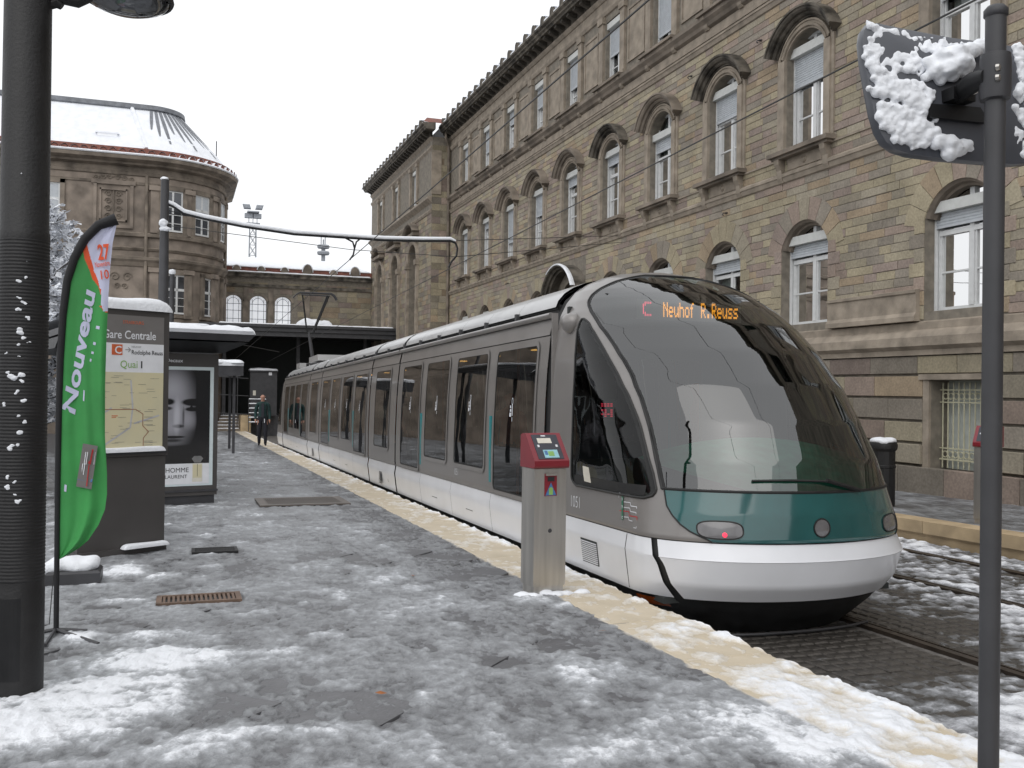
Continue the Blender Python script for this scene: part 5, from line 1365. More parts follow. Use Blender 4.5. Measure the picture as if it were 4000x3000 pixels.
def cor_window(s, w, z0, z1, name='window', shut=0.0, transom=.62):
    x, y = plan(s); ang = 0 if s < 0 else math.radians(95*s)
    e = Matrix.Translation((x, y, 0)) @ Matrix.Rotation(ang, 4, 'Z'); T = lambda a, b, c: tuple(e @ Vector((a, b, c)))
    h = w/2; su = MB()
    for q in ((-h-.22, -h, z0-.1, z1+.2), (h, h+.22, z0-.1, z1+.2), (-h-.22, h+.22, z1, z1+.25), (-h-.28, h+.28, z0-.22, z0-.08)): su.box(q[0], q[1], -.12, .05, q[2], q[3], T)
    so2 = su.build('window_surround', 'stone_dark', cor)
    f = MB(); zt = z0+(z1-z0)*transom
    for q in ((-h, -h+.08, z0, z1), (h-.08, h, z0, z1), (-h+.08, h-.08, z0, z0+.09), (-h+.08, h-.08, z1-.08, z1), (-.05, .05, z0+.09, z1-.08), (-h+.08, h-.08, zt-.07, zt+.07)): f.box(q[0], q[1], -.05, .02, q[2], q[3], T)
    for zz_ in (z0+(zt-z0)/3, z0+(zt-z0)*2/3): f.box(-h+.08, h-.08, -.04, .01, zz_-.015, zz_+.015, T)
    fo = f.build(name, 'white_frame', cor)
    m = MB().box(-h+.05, h-.05, -.02, .0, z0+.05, z1-.05, T); m.build('pane', 'dark_pane', fo)
    if shut: MB().box(-h+.06, h-.06, -.035, -.025, z1-shut, z1-.06, T).build('shutter', 'shutter', fo)
mat('dark_pane', (.05, .055, .065), .08, var=.3, scale=1.5, coat=1)
cor_window(.195, 1.05, 9.75, 11.95); cor_window(.45, 1.05, 9.75, 11.95, shut=1.0); cor_window(.76, 1.0, 9.75, 11.95, shut=.9)
cor_window(.235, 1.15, 5.35, 7.45); cor_window(.55, 1.0, 5.35, 7.45); cor_window(.85, .9, 5.35, 7.45)
cor_window(-4.85, 1.35, 9.72, 11.9, shut=2.1); cor_window(-8.6, 1.35, 9.72, 11.9, shut=1.0)
for s in (.06, .325, .60, .90):
    x, y = plan(s, .0); e = Matrix.Translation((x, y, 0)) @ Matrix.Rotation(math.radians(95*s), 4, 'Z'); T = lambda a, b, c: tuple(e @ Vector((a, b, c)))
    for z0, z1 in ((9.6, 12.1), (5.1, 7.75)):
        m = MB(); m.box(-.22, .22, -.14, .05, z0, z1-.25, T); m.box(-.30, .30, -.22, .05, z1-.25, z1, T); m.build('pilaster', 'stone_cor', cor)
pn = MB()                                                # carved panel on the flat front
X0, X1, YF_ = -4.5, -2.55, RC.y-RR
for q in ((X0, X1, 9.75, 9.9), (X0, X0+.16, 9.9, 12.05), (X1-.16, X1, 9.9, 12.05), (X0-.1, X1+.1, 12.02, 12.24), (X0+.3, X0+.38, 10.1, 11.8), (X1-.38, X1-.3, 10.1, 11.8), (X0+.3, X1-.3, 11.72, 11.8), (X0+.3, X1-.3, 10.1, 10.18)): pn.box(q[0], q[1], YF_-.10, YF_+.02, q[2], q[3])
po_ = pn.build('carved_panel', 'stone_cor', cor)
rel = MB(); r_ = random.Random(4)
def curl(cx, cz, r0, dirn, turns=1.4):
    rel.tube([(cx+dirn*(r0*(1-t*.75))*math.cos(t*turns*6.28), YF_-.03, cz+(r0*(1-t*.75))*math.sin(t*turns*6.28)) for t in np.linspace(0, 1, 18)], .026, 5)
for k in range(4):
    for sg in (-1, 1): curl(-3.525+sg*.26, 10.35+k*.40, .17, sg)
rel.tube([(-3.525, YF_-.03, 10.2), (-3.525, YF_-.05, 11.7)], .03, 5)
for sg in (-1, 1):
    for k in range(3): curl(-3.525+sg*(.2+.32*k), 12.42-.05*k, .15, sg)
curl(-3.525, 12.52, .2, 1, 1)
for sg in (-1, 1): curl(-3.1+sg*.3, 7.2, .25, sg); curl(-3.1+sg*.2, 6.7, .16, -sg)
tag(rel.build('relief', 'stone_dark', po_, smooth=60), kind='stuff')
dp = MB()
for s in (0.0, .97):
    x, y = plan(s, .12); dp.tube([(x, y, 12.6), (x, y, -1)], .085, 8)
dp.build('downpipe', 'stone_dark', cor)
MB().tube([(*plan(.80, -.4), 14.0), (*plan(.80, -.4), 15.6)], .03, 5).build('lightning_rod', 'dark_steel', cor)
# ================================================================== STREET THINGS
# ---- ticket validators
def validator(loc, rz, label):
    e = empty('ticket_machine', loc, label, 'ticket machine', 'ticket validators on the platforms', rz)
    w, d = .145, .115
    MB().prism([(-w, -d, .075), (w, -d, .075), (w, d, .075), (-w, d, .075)], [(-w, -d, 1.02), (w, -d, 1.02), (w, d, 1.02), (-w, d, 1.02)]).build('column', 'stainless', e)
    MB().box(-w+.012, w-.012, -d+.012, d-.012, 0, .072).build('foot', 'stainless', e)
    side = [(-d-.014, 1.025), (d+.01, 1.025), (d+.01, 1.285), (d-.03, 1.30), (d-.075, 1.30), (-d-.026, 1.085), (-d-.026, 1.04)]
    hd = MB().prism([(-w-.012, y, z) for y, z in side], [(w+.012, y, z) for y, z in side]).build('head', 'machine_red', e)
    n = Vector((0, -(1.30-1.085), (d-.075)-(-d-.026))).normalized()
    o0 = Vector((0, -d-.026, 1.085)); o1 = Vector((0, d-.075, 1.30)); L = (o1-o0).length; up = (o1-o0)/L
    def fp(u, v, h=.003): return tuple(o0+up*(v*L)+Vector((u, 0, 0))+n*h)
    def quad(name, mats, u0, u1, v0, v1, h):
        m = MB(); m.prism([fp(u0, v0, 0), fp(u1, v0, 0), fp(u1, v1, 0), fp(u0, v1, 0)], [fp(u0, v0, h), fp(u1, v0, h), fp(u1, v1, h), fp(u0, v1, h)]); return m.build(name, mats, hd)
    quad('face_plate', 'screen_dark', -.115, .115, .06, .93, .004); quad('display', 'print_paper', -.075, .05, .62, .80, .006)
    t = quad('touch_pad', 'print_sky', -.055, .075, .10, .38, .006); quad('pad_mark', 'print_lime', -.015, .035, .16, .32, .008); quad('pad_mark', 'print_blue', -.045, -.02, .20, .34, .008)
    for u in (-.09, .075): quad('button', 'print_white', u, u+.018, .48, .56, .007)
    quad('status_lamp', 'print_white', -.03, .01, .86, .90, .007)
    MB().box(-.055, .055, -d-.006, -d+.002, .80, .98).build('slot_plate', 'machine_red', e)
    MB().box(-.05, .05, -d-.020, -d-.0065, .965, .982).build('slot_lip', 'stainless', e)
    MB().box(-.03, .03, -d-.010, -d-.0065, .92, .955).build('ticket_slot', 'print_black', e)
    m = MB(); m.face([(-.05, -d-.0075, .805), (.05, -d-.0075, .805), (0, -d-.0075, .91)]); m.build('arrow_sign', 'print_blue', e, recalc=False)
    m = MB(); m.face([(-.018, -d-.0085, .81), (.018, -d-.0085, .81), (.018, -d-.0085, .86), (0, -d-.0085, .875), (-.018, -d-.0085, .86)]); m.build('arrow_sign', 'print_lime', e, recalc=False)
    lk = MB().lathe([(0, .006), (.014, .006), (.018, 0)], (0, 0, 0), 12).build('lock', 'dark_steel', e); lk.location = (.0, -d, .52); lk.rotation_euler = (math.pi/2, 0, 0)
    return e
c = at_ground(2128, 2322)
vm = validator((c.x+.02, c.y+.10, gz(c.y)-.005), math.radians(6), 'stainless steel ticket machine with dark red head in front of the tram')
sb = [((c.x-.22+.10*k+random.uniform(-.03, .03), c.y-.04+random.uniform(-.05, .05), gz(c.y)+.01), (.07, .06, .028)) for k in range(6)]
o = link('snow_drift', snow_blob_mesh('snow_drift', sb, 8)); tag(o, 'small drift of snow round the foot of the near ticket machine', 'snow')
P = at_x(3860, 1800, 10.05); validator((P.x, P.y, gz(P.y)), math.radians(-60), 'red-headed ticket machine on the far platform, half behind the mirror pole')
# ---- litter bin on the far platform
P = at_x(3450, 1800, 10.35)
bn = empty('litter_bin', (P.x, P.y, gz(P.y)), 'black round litter bin capped with snow beside the stone wall', 'bin')
MB().lathe([(0, 0), (.17, 0), (.18, .03), (.18, .60), (.19, .61), (.19, .64), (.18, .65), (.18, .86), (.21, .90), (.215, .96), (.20, 1.0), (.12, 1.03), (0, 1.04)], n=14).build('body', 'cast_iron', bn, smooth=25)
o = link('snow_cap', snow_blob_mesh('snow_cap', [((-.02, 0, 1.02), (.20, .20, .06)), ((.03, -.05, 1.03), (.15, .13, .05)), ((-.08, -.12, 1.0), (.09, .08, .05))], 3, rough=.12), bn)
# ---- mirror on its pole, right foreground (we see its back)
ppos = Vector((2.39, 2.30)); zt = at_y(3905, 28, 2.30).z
mir = empty('traffic_mirror', (ppos.x, ppos.y, gz(2.3)), 'back of a snow-plastered traffic mirror on a slim grey pole', 'mirror')
lm = lambda v: Vector(v)-mir.location
MB().tube([(0, 0, 0), (0, 0, zt-gz(2.3)-.03)], .0305, 24).build('pole', 'grey_steel', mir, smooth=50)
MB().lathe([(.0305, -.035), (.036, -.03), (.036, -.012), (.026, 0), (0, .004)], (0, 0, zt-gz(2.3)), 20).build('pole_cap', 'dark_steel', mir, smooth=50)
zc_ = at_y(3905, 305, 2.3).z-gz(2.3)
MB().lathe([(.031, -.075), (.044, -.07), (.046, -.05), (.046, .05), (.044, .07), (.031, .075)], (0, 0, zc_), 20).build('clamp', 'dark_steel', mir, smooth=40)
DM = 3.16                                           # metres from the eye to the mirror, along the view
mn = (CF*-1+CR*.25+CU*.10).normalized()             # its back looks at us, turned a little
mc = CC+ray(3715, 370)*DM
def on_m(px, py, h=0.0):
    d = ray(px, py); t = (mc-CC).dot(mn)/d.dot(mn); return lm(CC+d*t+mn*h)
outl = [(3395, 92), (3376, 118), (3370, 160), (3378, 240), (3394, 330), (3415, 440), (3436, 510), (3462, 555), (3500, 583), (3560, 602), (3680, 618), (3820, 630), (3960, 641), (4030, 636), (4064, 608), (4078, 560), (4078, 420), (4068, 300), (4050, 230), (4020, 196), (3970, 182), (3860, 167), (3720, 148), (3580, 122), (3470, 100), (3425, 90)]
cx_, cy_ = 3722, 370
rim = [on_m(*p, 0) for p in outl]; N_ = len(outl)
rows = []
for f, h in ((1.0, -.035), (1.012, -.018), (1.0, .0), (.96, .004), (.7, .020), (.4, .030), (.1, .034)):
    rows.append([on_m(cx_+(px-cx_)*f, cy_+(py-cy_)*f, h) for px, py in outl])
mat('mirror_shell', (.075, .080, .095), .32, var=.10, scale=4, coat=.2)
mb = MB().grid(rows, True); mb.face(rows[-1]); mb.build('mirror_back', 'mirror_shell', mir, smooth=45)
mat('mirror_silver', (.8, .8, .8), .03, metal=1, var=.01)
mb = MB().grid([[on_m(cx_+(px-cx_)*f, cy_+(py-cy_)*f, h) for px, py in outl] for f, h in ((.99, -.034), (.6, -.040), (.1, -.045))], True); mb.build('mirror_glass', 'mirror_silver', mir, smooth=60)
br = MB(); A_ = lm((ppos.x, ppos.y, zc_+gz(2.3))); B_ = on_m(3700, 400, .05)
A_ = Vector((-.03, .0, zc_))
br.tube([A_, A_*.5+B_*.5+Vector((0, 0, .012)), B_], [.026, .034, .028], 10)
br.box(-.045, .045, -.03, .03, -.02, .02, T=lambda x, y, z: tuple(B_+Vector((x, y, z))))
br.build('swivel_arm', 'black_paint', mir, smooth=40)
pl = [on_m(x, y, .036) for x, y in ((3585, 425), (3790, 440), (3815, 480), (3810, 500), (3700, 488), (3600, 478))]; MB().prism(pl, [p+mn*.012 for p in pl]).build('back_plate', 'black_paint', mir)
for px, py in ((3757, 303), (3720, 402), (3868, 245), (3870, 285)):
    m = MB().lathe([(0, .012), (.010, .010), (.012, 0)], (0, 0, 0), 8); P_ = on_m(px, py, .10) if px < 3800 else Vector((0, 0, zc_))+Vector((-.03, -.034, (265-py)*.0008)); q_ = m.build('bolt', 'stainless', mir); q_.location = P_; q_.rotation_euler = (math.pi/2, 0, .4)
# snow clinging to the back: bands of lumps
sn = []; r_ = random.Random(12)
def lump_line(p0, p1, n, r0, r1, jit=9, h=.012):
    for k in range(n):
        t = (k+r_.random()*.8)/n; px = p0[0]+(p1[0]-p0[0])*t+r_.gauss(0, jit); py = p0[1]+(p1[1]-p0[1])*t+r_.gauss(0, jit)
        r = r_.uniform(r0, r1); dome = .034*max(0, 1-(math.hypot((px-cx_)/345, (py-cy_)/270))**2); sn.append((tuple(on_m(px, py, dome+r*.3)), (r, r, r)))
for a in (((3392, 98), (3560, 160), 26, .006, .013, 10), ((3415, 150), (3640, 215), 40, .004, .010, 13), ((3390, 200), (3590, 260), 38, .007, .015, 12), ((3385, 230), (3450, 310), 22, .009, .016, 9), ((3440, 215), (3600, 270), 24, .006, .014, 12),
          ((3450, 255), (3545, 290), 18, .008, .014, 8), ((3405, 290), (3560, 380), 42, .009, .017, 11), ((3430, 320), (3590, 400), 44, .009, .017, 12), ((3408, 355), (3590, 430), 44, .009, .018, 10), ((3425, 410), (3610, 500), 44, .009, .017, 10), ((3430, 450), (3560, 540), 40, .010, .017, 11),
          ((3435, 490), (3640, 540), 40, .010, .018, 10), ((3480, 540), (3600, 570), 26, .009, .015, 8), ((3470, 130), (3700, 190), 30, .003, .007, 12), ((3600, 180), (3790, 195), 34, .003, .008, 10), ((3560, 195), (3720, 215), 30, .006, .012, 12), ((3385, 175), (3470, 235), 34, .006, .012, 12), ((3420, 130), (3520, 190), 34, .005, .011, 12), ((3500, 230), (3600, 300), 24, .007, .013, 10), ((3540, 330), (3610, 400), 18, .008, .014, 9), ((3560, 480), (3640, 560), 26, .008, .014, 12)): lump_line(*a)
for a in (((3960, 200), (3990, 240), 16, .010, .020, 8), ((3965, 260), (4000, 330), 22, .009, .018, 10), ((3960, 350), (4020, 420), 30, .009, .018, 12), ((3960, 440), (4030, 520), 34, .009, .018, 12), ((3960, 520), (4020, 620), 34, .009, .018, 12)): lump_line(*a)
o = link('clinging_snow', snow_blob_mesh('clinging_snow', sn, 5, 2, .35, .0045, .30), mir); tag(o, kind='stuff')
big = []
for (px, py, r, h) in ((3640, 245, .040, .05), (3690, 240, .042, .06), (3740, 230, .036, .06), (3780, 215, .032, .06), (3820, 195, .028, .06), (3850, 180, .024, .06), (3600, 265, .030, .04), (3620, 300, .036, .05), (3660, 300, .042, .06), (3700, 280, .042, .07), (3590, 320, .022, .03), (3640, 330, .022, .04), (3680, 325, .024, .05), (3720, 310, .028, .06),
                       (3690, 570, .040, .02), (3650, 555, .030, .02), (3720, 590, .034, .02), (3750, 575, .028, .02), (3690, 610, .028, .02), (3640, 575, .024, .02), (3775, 590, .014, .02), (3820, 390, .026, .02), (3850, 400, .028, .02), (3845, 370, .030, .02), (3800, 365, .02, .02)):
    big.append((tuple(on_m(px, py, h)), (r, r*.9, r*.8)))
o = link('heaped_snow', snow_blob_mesh('heaped_snow', big, 6, 3, .2, .006, .35), mir); tag(o, kind='stuff')
# ---- big lamp post, left foreground
LP = Vector((-.785, 5.5, gz(5.5)))
lp = empty('street_lamp', LP, 'thick black lamp post with ribbed shaft in the left foreground', 'street lamp')
MB().lathe([(.123, -.05), (.123, .55), (.121, .56), (.121, .60)], n=32).build('base', 'cast_iron', lp, smooth=40)
rb = []
z = .60
while z < 2.36: rb += [(.1195, z), (.1225, z+.006), (.1225, z+.010), (.1195, z+.016)]; z += .018
MB().lathe(rb, n=32).build('ribbed_sleeve', 'cast_iron', lp, smooth=60)
MB().lathe([(.1215, 2.36), (.1215, 2.40), (.117, 2.41), (.112, 4.2), (.105, 6.0), (0, 6.02)], n=32).build('shaft', 'cast_iron', lp, smooth=40)
MB().grid([[(.1235*math.cos(t), .1235*math.sin(t), z) for t in np.linspace(-2.3, -1.35, 8)] for z in (.10, .52)]).build('access_door', 'black_paint', lp)
H0 = at_y(300, 12, 5.5)-LP; H1 = at_y(500, -8, 5.5)-LP
MB().tube([(.10, 0, H0.z+.02), H0+Vector((0, 0, .01)), (H1.x-.10, 0, H1.z+.04)], [.03, .035, .03], 10).build('arm', 'cast_iron', lp, smooth=40)
mb = MB().lathe([(0, .12), (.08, .115), (.17, .09), (.225, .045), (.236, .0), (.230, -.014), (.215, -.016)], (0, 0, 0), 36); o = mb.build('lamp_head', 'cast_iron', lp, smooth=40); o.location = H1+Vector((0, 0, .0)); ho = o
glass('lamp_glass', (.55, .56, .58), 1.5, .06)
MB().lathe([(.214, -.012), (.19, -.038), (.13, -.062), (.06, -.075), (0, -.078)], (0, 0, 0), 36).build('lamp_lens', 'lamp_glass', ho, smooth=60)
mat('reflector', (.55, .55, .56), .3, metal=.7, var=.1)
MB().lathe([(.20, -.010), (.12, .05), (.04, .07)], (0, 0, 0), 20).build('reflector', 'reflector', ho, smooth=60)
sk = MB().tube([(.06, 0, H0.z-.005), (.10, 0, H0.z-.03), (.135, 0, H0.z-.012), (.16, 0, H0.z-.03)], [.03, .028, .03, .02], 8).build('arm_scroll', 'cast_iron', lp, smooth=40)
bl = []; r_ = random.Random(31)
for (px, py, r) in ((75, 1100, .013), (100, 1085, .008), (80, 1165, .009), (95, 1185, .012), (70, 1208, .012), (105, 1240, .011), (75, 1295, .018), (92, 1320, .012), (110, 1335, .008), (75, 1345, .009), (25, 1380, .008), (75, 1392, .007), (60, 1475, .024), (85, 1490, .012), (35, 1455, .010), (65, 1530, .011), (15, 1575, .012), (90, 1568, .014), (70, 1625, .010), (95, 1648, .012), (85, 1690, .017), (40, 1745, .016), (65, 1742, .012), (30, 1865, .011), (55, 1880, .010), (28, 1905, .014), (60, 1935, .009), (75, 1955, .012), (65, 1965, .010), (85, 680, .004), (105, 1020, .005)):
    d = ray(px, py); R_ = .1225; ox, oy = -LP.x, -LP.y   # meet the shaft's skin
    a2 = d.x**2+d.y**2; b2 = 2*(ox*d.x+oy*d.y); c2 = ox*ox+oy*oy-R_*R_; disc = b2*b2-4*a2*c2
    if disc < 0: continue
    t = (-b2-math.sqrt(disc))/(2*a2); Pn = CC+d*t-LP
    for q in range(3): bl.append(((Pn.x+r_.gauss(0, r*.5), Pn.y, Pn.z+r_.gauss(0, r*.35)), (r*.8, r*.35, r*.6)))
tag(link('snow_specks', snow_blob_mesh('snow_specks', bl, 13, 1, .3, .003), lp), kind='stuff')
# ---- beach flag
FY = 6.87
fl = empty('banner_flag', (-.76, FY, gz(FY)), 'tall green feather flag with white lettering on a black pole', 'flag')
lf = lambda v: Vector(v)-fl.location
spine = [(219, 2478), (221, 2300), (223, 2100), (226, 1850), (230, 1600), (236, 1400), (246, 1230), (262, 1100), (290, 1010), (330, 935), (385, 880), (455, 856)]
mb = MB().tube([lf(at_y(*p, FY)) for p in spine], [.017, .017, .017, .018, .020, .022, .024, .026, .028, .030, .032, .040], 10)
mb.build('pole_sleeve', 'flag_sleeve', fl, smooth=50)
RE = [(2185, 232), (2170, 262), (2140, 310), (2110, 345), (2050, 385), (1990, 410), (1930, 418), (1850, 418), (1700, 410), (1500, 411), (1300, 417), (1150, 424), (1050, 430), (950, 440), (880, 455), (862, 456)]
LE = [(2185, 226), (1850, 228), (1600, 233), (1400, 240), (1230, 252), (1100, 268), (1010, 300), (935, 342), (893, 395), (870, 440), (862, 455)]
li = lambda T, v: float(np.interp(v, [a for a, b in sorted(T)], [b for a, b in sorted(T)]))
def fold(u, py):
    k = .25+.75*min(1, max(0, (py-1150)/250)); return k*(.030*math.sin(u*7.0+py*.0016)*u*(.5+.5*u)+.018*math.sin(u*15-py*.004)*u)
def on_flag(px, py, h=0.0):
    l, r = li(LE, py), li(RE, py); u = (px-l)/max(6, r-l)
    return lf(at_y(px, py, FY-fold(u, py)-h))
nu, nv = 64, 300; mb = MB(); rows = []
for j in range(nv+1):
    py = 2185+(864-2185)*j/nv; l, r = li(LE, py), li(RE, py); rows.append([on_flag(l+(r-l)*k/nu, py) for k in range(nu+1)])
# boundary between white field, orange wave and green field
WB = [(864, 395), (900, 372), (955, 340), (1000, 352), (1060, 368), (1100, 385), (1140, 392), (1165, 398), (1200, 400)]    # right edge of orange
OB = [(864, 380), (900, 352), (930, 330), (960, 322), (1010, 330), (1060, 352), (1090, 362), (1120, 385), (1150, 392), (1200, 398)]
for r in rows: mb.v += [tuple(p) for p in r]
for j in range(nv):
    py = 2185+(864-2185)*(j+.5)/nv; l, r = li(LE, py), li(RE, py)
    for k in range(nu):
        px = l+(r-l)*(k+.5)/nu
        white = (py < 1130 and px > li(WB, py)) or (1130 <= py < 1215 and px > 395+.35*max(0, py-1190))
        orange = not white and ((py < 1150 and px > li(OB, py)) or (1195 < py < 1222 and px > 388+.9*(py-1195) and px < 402+.9*(py-1195)))
        mb.f.append((j*(nu+1)+k, j*(nu+1)+k+1, (j+1)*(nu+1)+k+1, (j+1)*(nu+1)+k)); mb.mi.append(1 if white else 2 if orange else 0)
cl_ = mb.build('cloth', ['flag_green', 'flag_white', 'flag_orange'], fl, smooth=80, recalc=False)
def vert_text(body, p0, p1, size_px, mats, bold, shear=0.0, h=.004, name='lettering'):
    """text running from pixel p0 towards p1"""
    d = Vector((p1[0]-p0[0], p1[1]-p0[1])); L = d.length; d /= L; n = Vector((d.y, -d.x))
    return text_mesh(name, body, mats, lambda x, y: on_flag(p0[0]+d.x*x+n.x*y*size_px, p0[1]+d.y*x+n.y*y*size_px, h), 1.0, bold, L, shear, parent=cl_)
vert_text('Nouveau', (290, 1625), (372, 1140), 72, 'flag_white', .03, .15)
vert_text('27', (384, 1014), (430, 1010), 82, 'flag_orange', .03, h=.012)
vert_text('Novembre', (372, 1045), (429, 1036), 30, 'flag_orange', .012, h=.012)
vert_text('10', (388, 1092), (420, 1088), 50, 'flag_orange', .012, h=.012)
mb = MB()
def fq(pts, h=.004): mb.face([on_flag(x, y, h) for x, y in pts])
for x0, y0, w, hh in ((376, 1272, 14, 15), (365, 1335, 10, 14), (358, 1372, 9, 12), (352, 1400, 6, 14), (326, 1523, 5, 45), (252, 1892, 9, 30)): fq([(x0, y0), (x0+w, y0+3), (x0+w-2, y0+hh), (x0-2, y0+hh-3)])
mb.build('print_marks', 'flag_white', cl_, recalc=False)
mb = MB(); mb.m = 0; fq([(324, 1732), (382, 1742), (357, 1912), (297, 1900)], .020)
mb.m = 1; fq([(304, 1858), (362, 1872), (359, 1884), (301, 1872)], .024)
mb.m = 2; fq([(360, 1755), (366, 1756), (355, 1810), (349, 1809)], .024); fq([(346, 1800), (356, 1803), (354, 1815), (344, 1811)], .024); fq([(346, 1815), (350, 1816), (340, 1900), (336, 1899)], .024)
mb.m = 3
for x in (334, 341, 372): fq([(x, 1765), (x+3, 1766), (x-4, 1815), (x-7, 1814)], .024)
for x in (322, 330): fq([(x, 1810), (x+3, 1811), (x-3, 1855), (x-6, 1854)], .024)
mb.build('emblem_card', ['header_grey', 'print_blue', 'print_red', 'print_white'], cl_, recalc=False)
ft = MB()
for p in ((385, 2525), (340, 2472), (175, 2530), (150, 2480)):
    P_ = at_ground(*p); ft.tube([(0, 0, .03), lf((P_.x, P_.y, P_.z+.015))], .012, 6)
ft.build('cross_foot', 'dark_steel', fl)
MB().tube([lf(at_y(192, 2440, FY)), lf(at_y(204, 2300, FY)), lf(at_y(208, 2250, FY)), lf(at_y(222, 2215, FY))], .003, 5).build('tie_cord', 'wire', fl)
# ---- low block with a cushion of snow behind the flag
P = at_ground(290, 2287); bk = empty('concrete_block', (P.x, P.y+.12, gz(P.y)), 'low dark block under a thick cushion of snow behind the flag', 'block')
MB().chamfer(-.12, 0, -.22, .20, -.16, .16, .02, T=lambda a, b, c: (b, c, -a)).build('block', 'dark_steel', bk)
link('snow', snow_blob_mesh('snow', [((-.13, 0, .15), (.11, .15, .075)), ((.0, 0, .16), (.13, .16, .07)), ((.11, 0, .16), (.10, .15, .075)), ((-.2, .0, .13), (.07, .12, .06)), ((.03, -.05, .14), (.15, .12, .06))], 4, 3, .08), bk)
# ---- map totem
TA, TB = Vector((-.93, 10.0)), Vector((-.15, 10.45)); tw = (TB-TA).length; ta = math.atan2(TB.y-TA.y, TB.x-TA.x)
to = empty('map_totem', (TA.x, TA.y, gz(10.2)), 'grey stop totem with a line map and snow on top', 'sign', rz=ta)
MB().box(0, tw, 0, .22, 0, .98).build('pedestal', 'totem_grey', to)
MB().box(-.01, tw+.01, -.03, .24, .0, .07).build('plinth', 'totem_grey', to)
MB().box(-.012, tw+.012, -.02, .235, .985, 2.46).build('case', 'totem_grey', to)
MB().box(0.0, tw, -.032, -.021, 1.01, 1.035).build('ledge', 'dark_steel', to)
x0, x1 = .075, tw-.05
def tq(name, mats, a, b, c, d, h=.026): return MB().box(a, b, -h, -.021, c, d).build(name, mats, to)
tq('header', 'header_grey', x0, x1, 2.12, 2.40); tq('line_panel', 'print_white', x0, x1, 1.83, 2.12, .0255); tq('map', 'map_paper', x0, x1, 1.04, 1.83)
def tt(body, x, z, size, mats, bold=0.0, width=None, sp=1.0): return text_mesh('lettering', body, mats, lambda a, b: (x+a, -.0285, z+b), size, bold, width, parent=to, spacing=sp)
k_ = (x1-x0)
tt('Gare Centrale', x0+.17*k_, 2.165, .118, 'print_white', .001, .71*k_); tt('STRASBOURG', x0+.43*k_, 2.315, .045, 'print_orange', 0, .28*k_)
tq('line_badge', 'print_orange', x0+.29*k_, x0+.43*k_, 2.0, 2.105, .028); text_mesh('lettering', 'C', 'print_white', lambda a, b: (x0+.325*k_+a, -.0305, 2.015+b), .105, .002, parent=to)
tt('→', x0+.455*k_, 2.03, .08, 'print_grey'); tt('Rodolphe Reuss', x0+.55*k_, 2.012, .062, 'print_black', .0005, .43*k_); tt('NEUHOF', x0+.55*k_, 2.078, .026, 'print_grey')
tt('Quai', x0+.40*k_, 1.875, .105, 'print_lime', 0, .23*k_); tt('1', x0+.66*k_, 1.875, .10, 'print_black', .002)
lm_ = MB()
def seg(u0, v0, u1, v1, t=.006, m=0, h=.0275):
    a = Vector((x0+u0*k_, 1.04+v0*.79)); b = Vector((x0+u1*k_, 1.04+v1*.79)); n = Vector((-(b-a).y, (b-a).x)).normalized()*t/2; lm_.m = m
    lm_.face([(p.x, -h, p.y) for p in (a+n, b+n, b-n, a-n)])
for s_ in ((.12, .62, .2, .53), (.2, .53, .62, .53), (.62, .53, .72, .47), (.72, .47, .72, .32), (.72, .32, .80, .24), (.80, .24, .73, .16), (.73, .16, .73, -.0+.06)): seg(*s_, .008, 0, .028)
for s_ in ((.55, .9, .58, .55), (.58, .55, .55, .3), (.55, .3, .2, .08), (.05, .4, .3, .55), (.6, .35, .95, .45)): seg(*s_, .016, 1)
r_ = random.Random(2)
for k in range(46):
    u, v = r_.uniform(.03, .85), r_.uniform(.08, .97); seg(u, v, u+r_.uniform(.05, .13), v, .0028, 2)
for z in (.50, .43, .38, .33, .12, .10, .07): seg(.74, z, .86, z, .004, 2)
seg(.30, .45, .38, .45, .008, 3); seg(.30, .43, .36, .43, .006, 3)
lm_.build('map_lines', ['print_line', 'map_water', 'print_grey', 'print_orange'], to, recalc=False)
sm = MB(); snow_strip(sm, (-.03, .11, 2.46), (tw+.05, .11, 2.46), .30, .12, 22, 5); sm.build('snow_cap', 'snow', to, smooth=60)
sm = MB(); snow_strip(sm, (x0-.02, -.045, 1.035), (x1+.02, -.045, 1.035), .05, .055, 16, 6); snow_strip(sm, (.42, -.06, .07), (tw+.01, -.06, .07), .09, .05, 16, 7); sm.build('ledge_snow', 'snow', to, smooth=60)
# ---- shelter with advertising panel
AA, AB = Vector((-.34, 15.02)), Vector((.53, 15.23)); aw = (AB-AA).length; aa = math.atan2(AB.y-AA.y, AB.x-AA.x)
sh = empty('tram_shelter', (AA.x, AA.y, gz(15.1)), 'black tram shelter with lit poster panel and deep snow on its roof', 'shelter', rz=aa)
MB().box(-.02, aw, 0, .20, .13, 2.28).build('poster_case', 'totem_grey', sh); MB().box(.02, aw-.03, .03, .17, 0, .13).build('foot', 'dark_steel', sh)
MB().box(-.03, aw+.01, -.02, .22, .19, .22).build('foot_rail', 'dark_steel', sh)
mat('poster_border', (.62, .70, .72), .4, var=.03)
MB().box(.02, aw-.07, -.006, .0, .28, 2.08).build('poster_light_border', 'poster_border', sh)
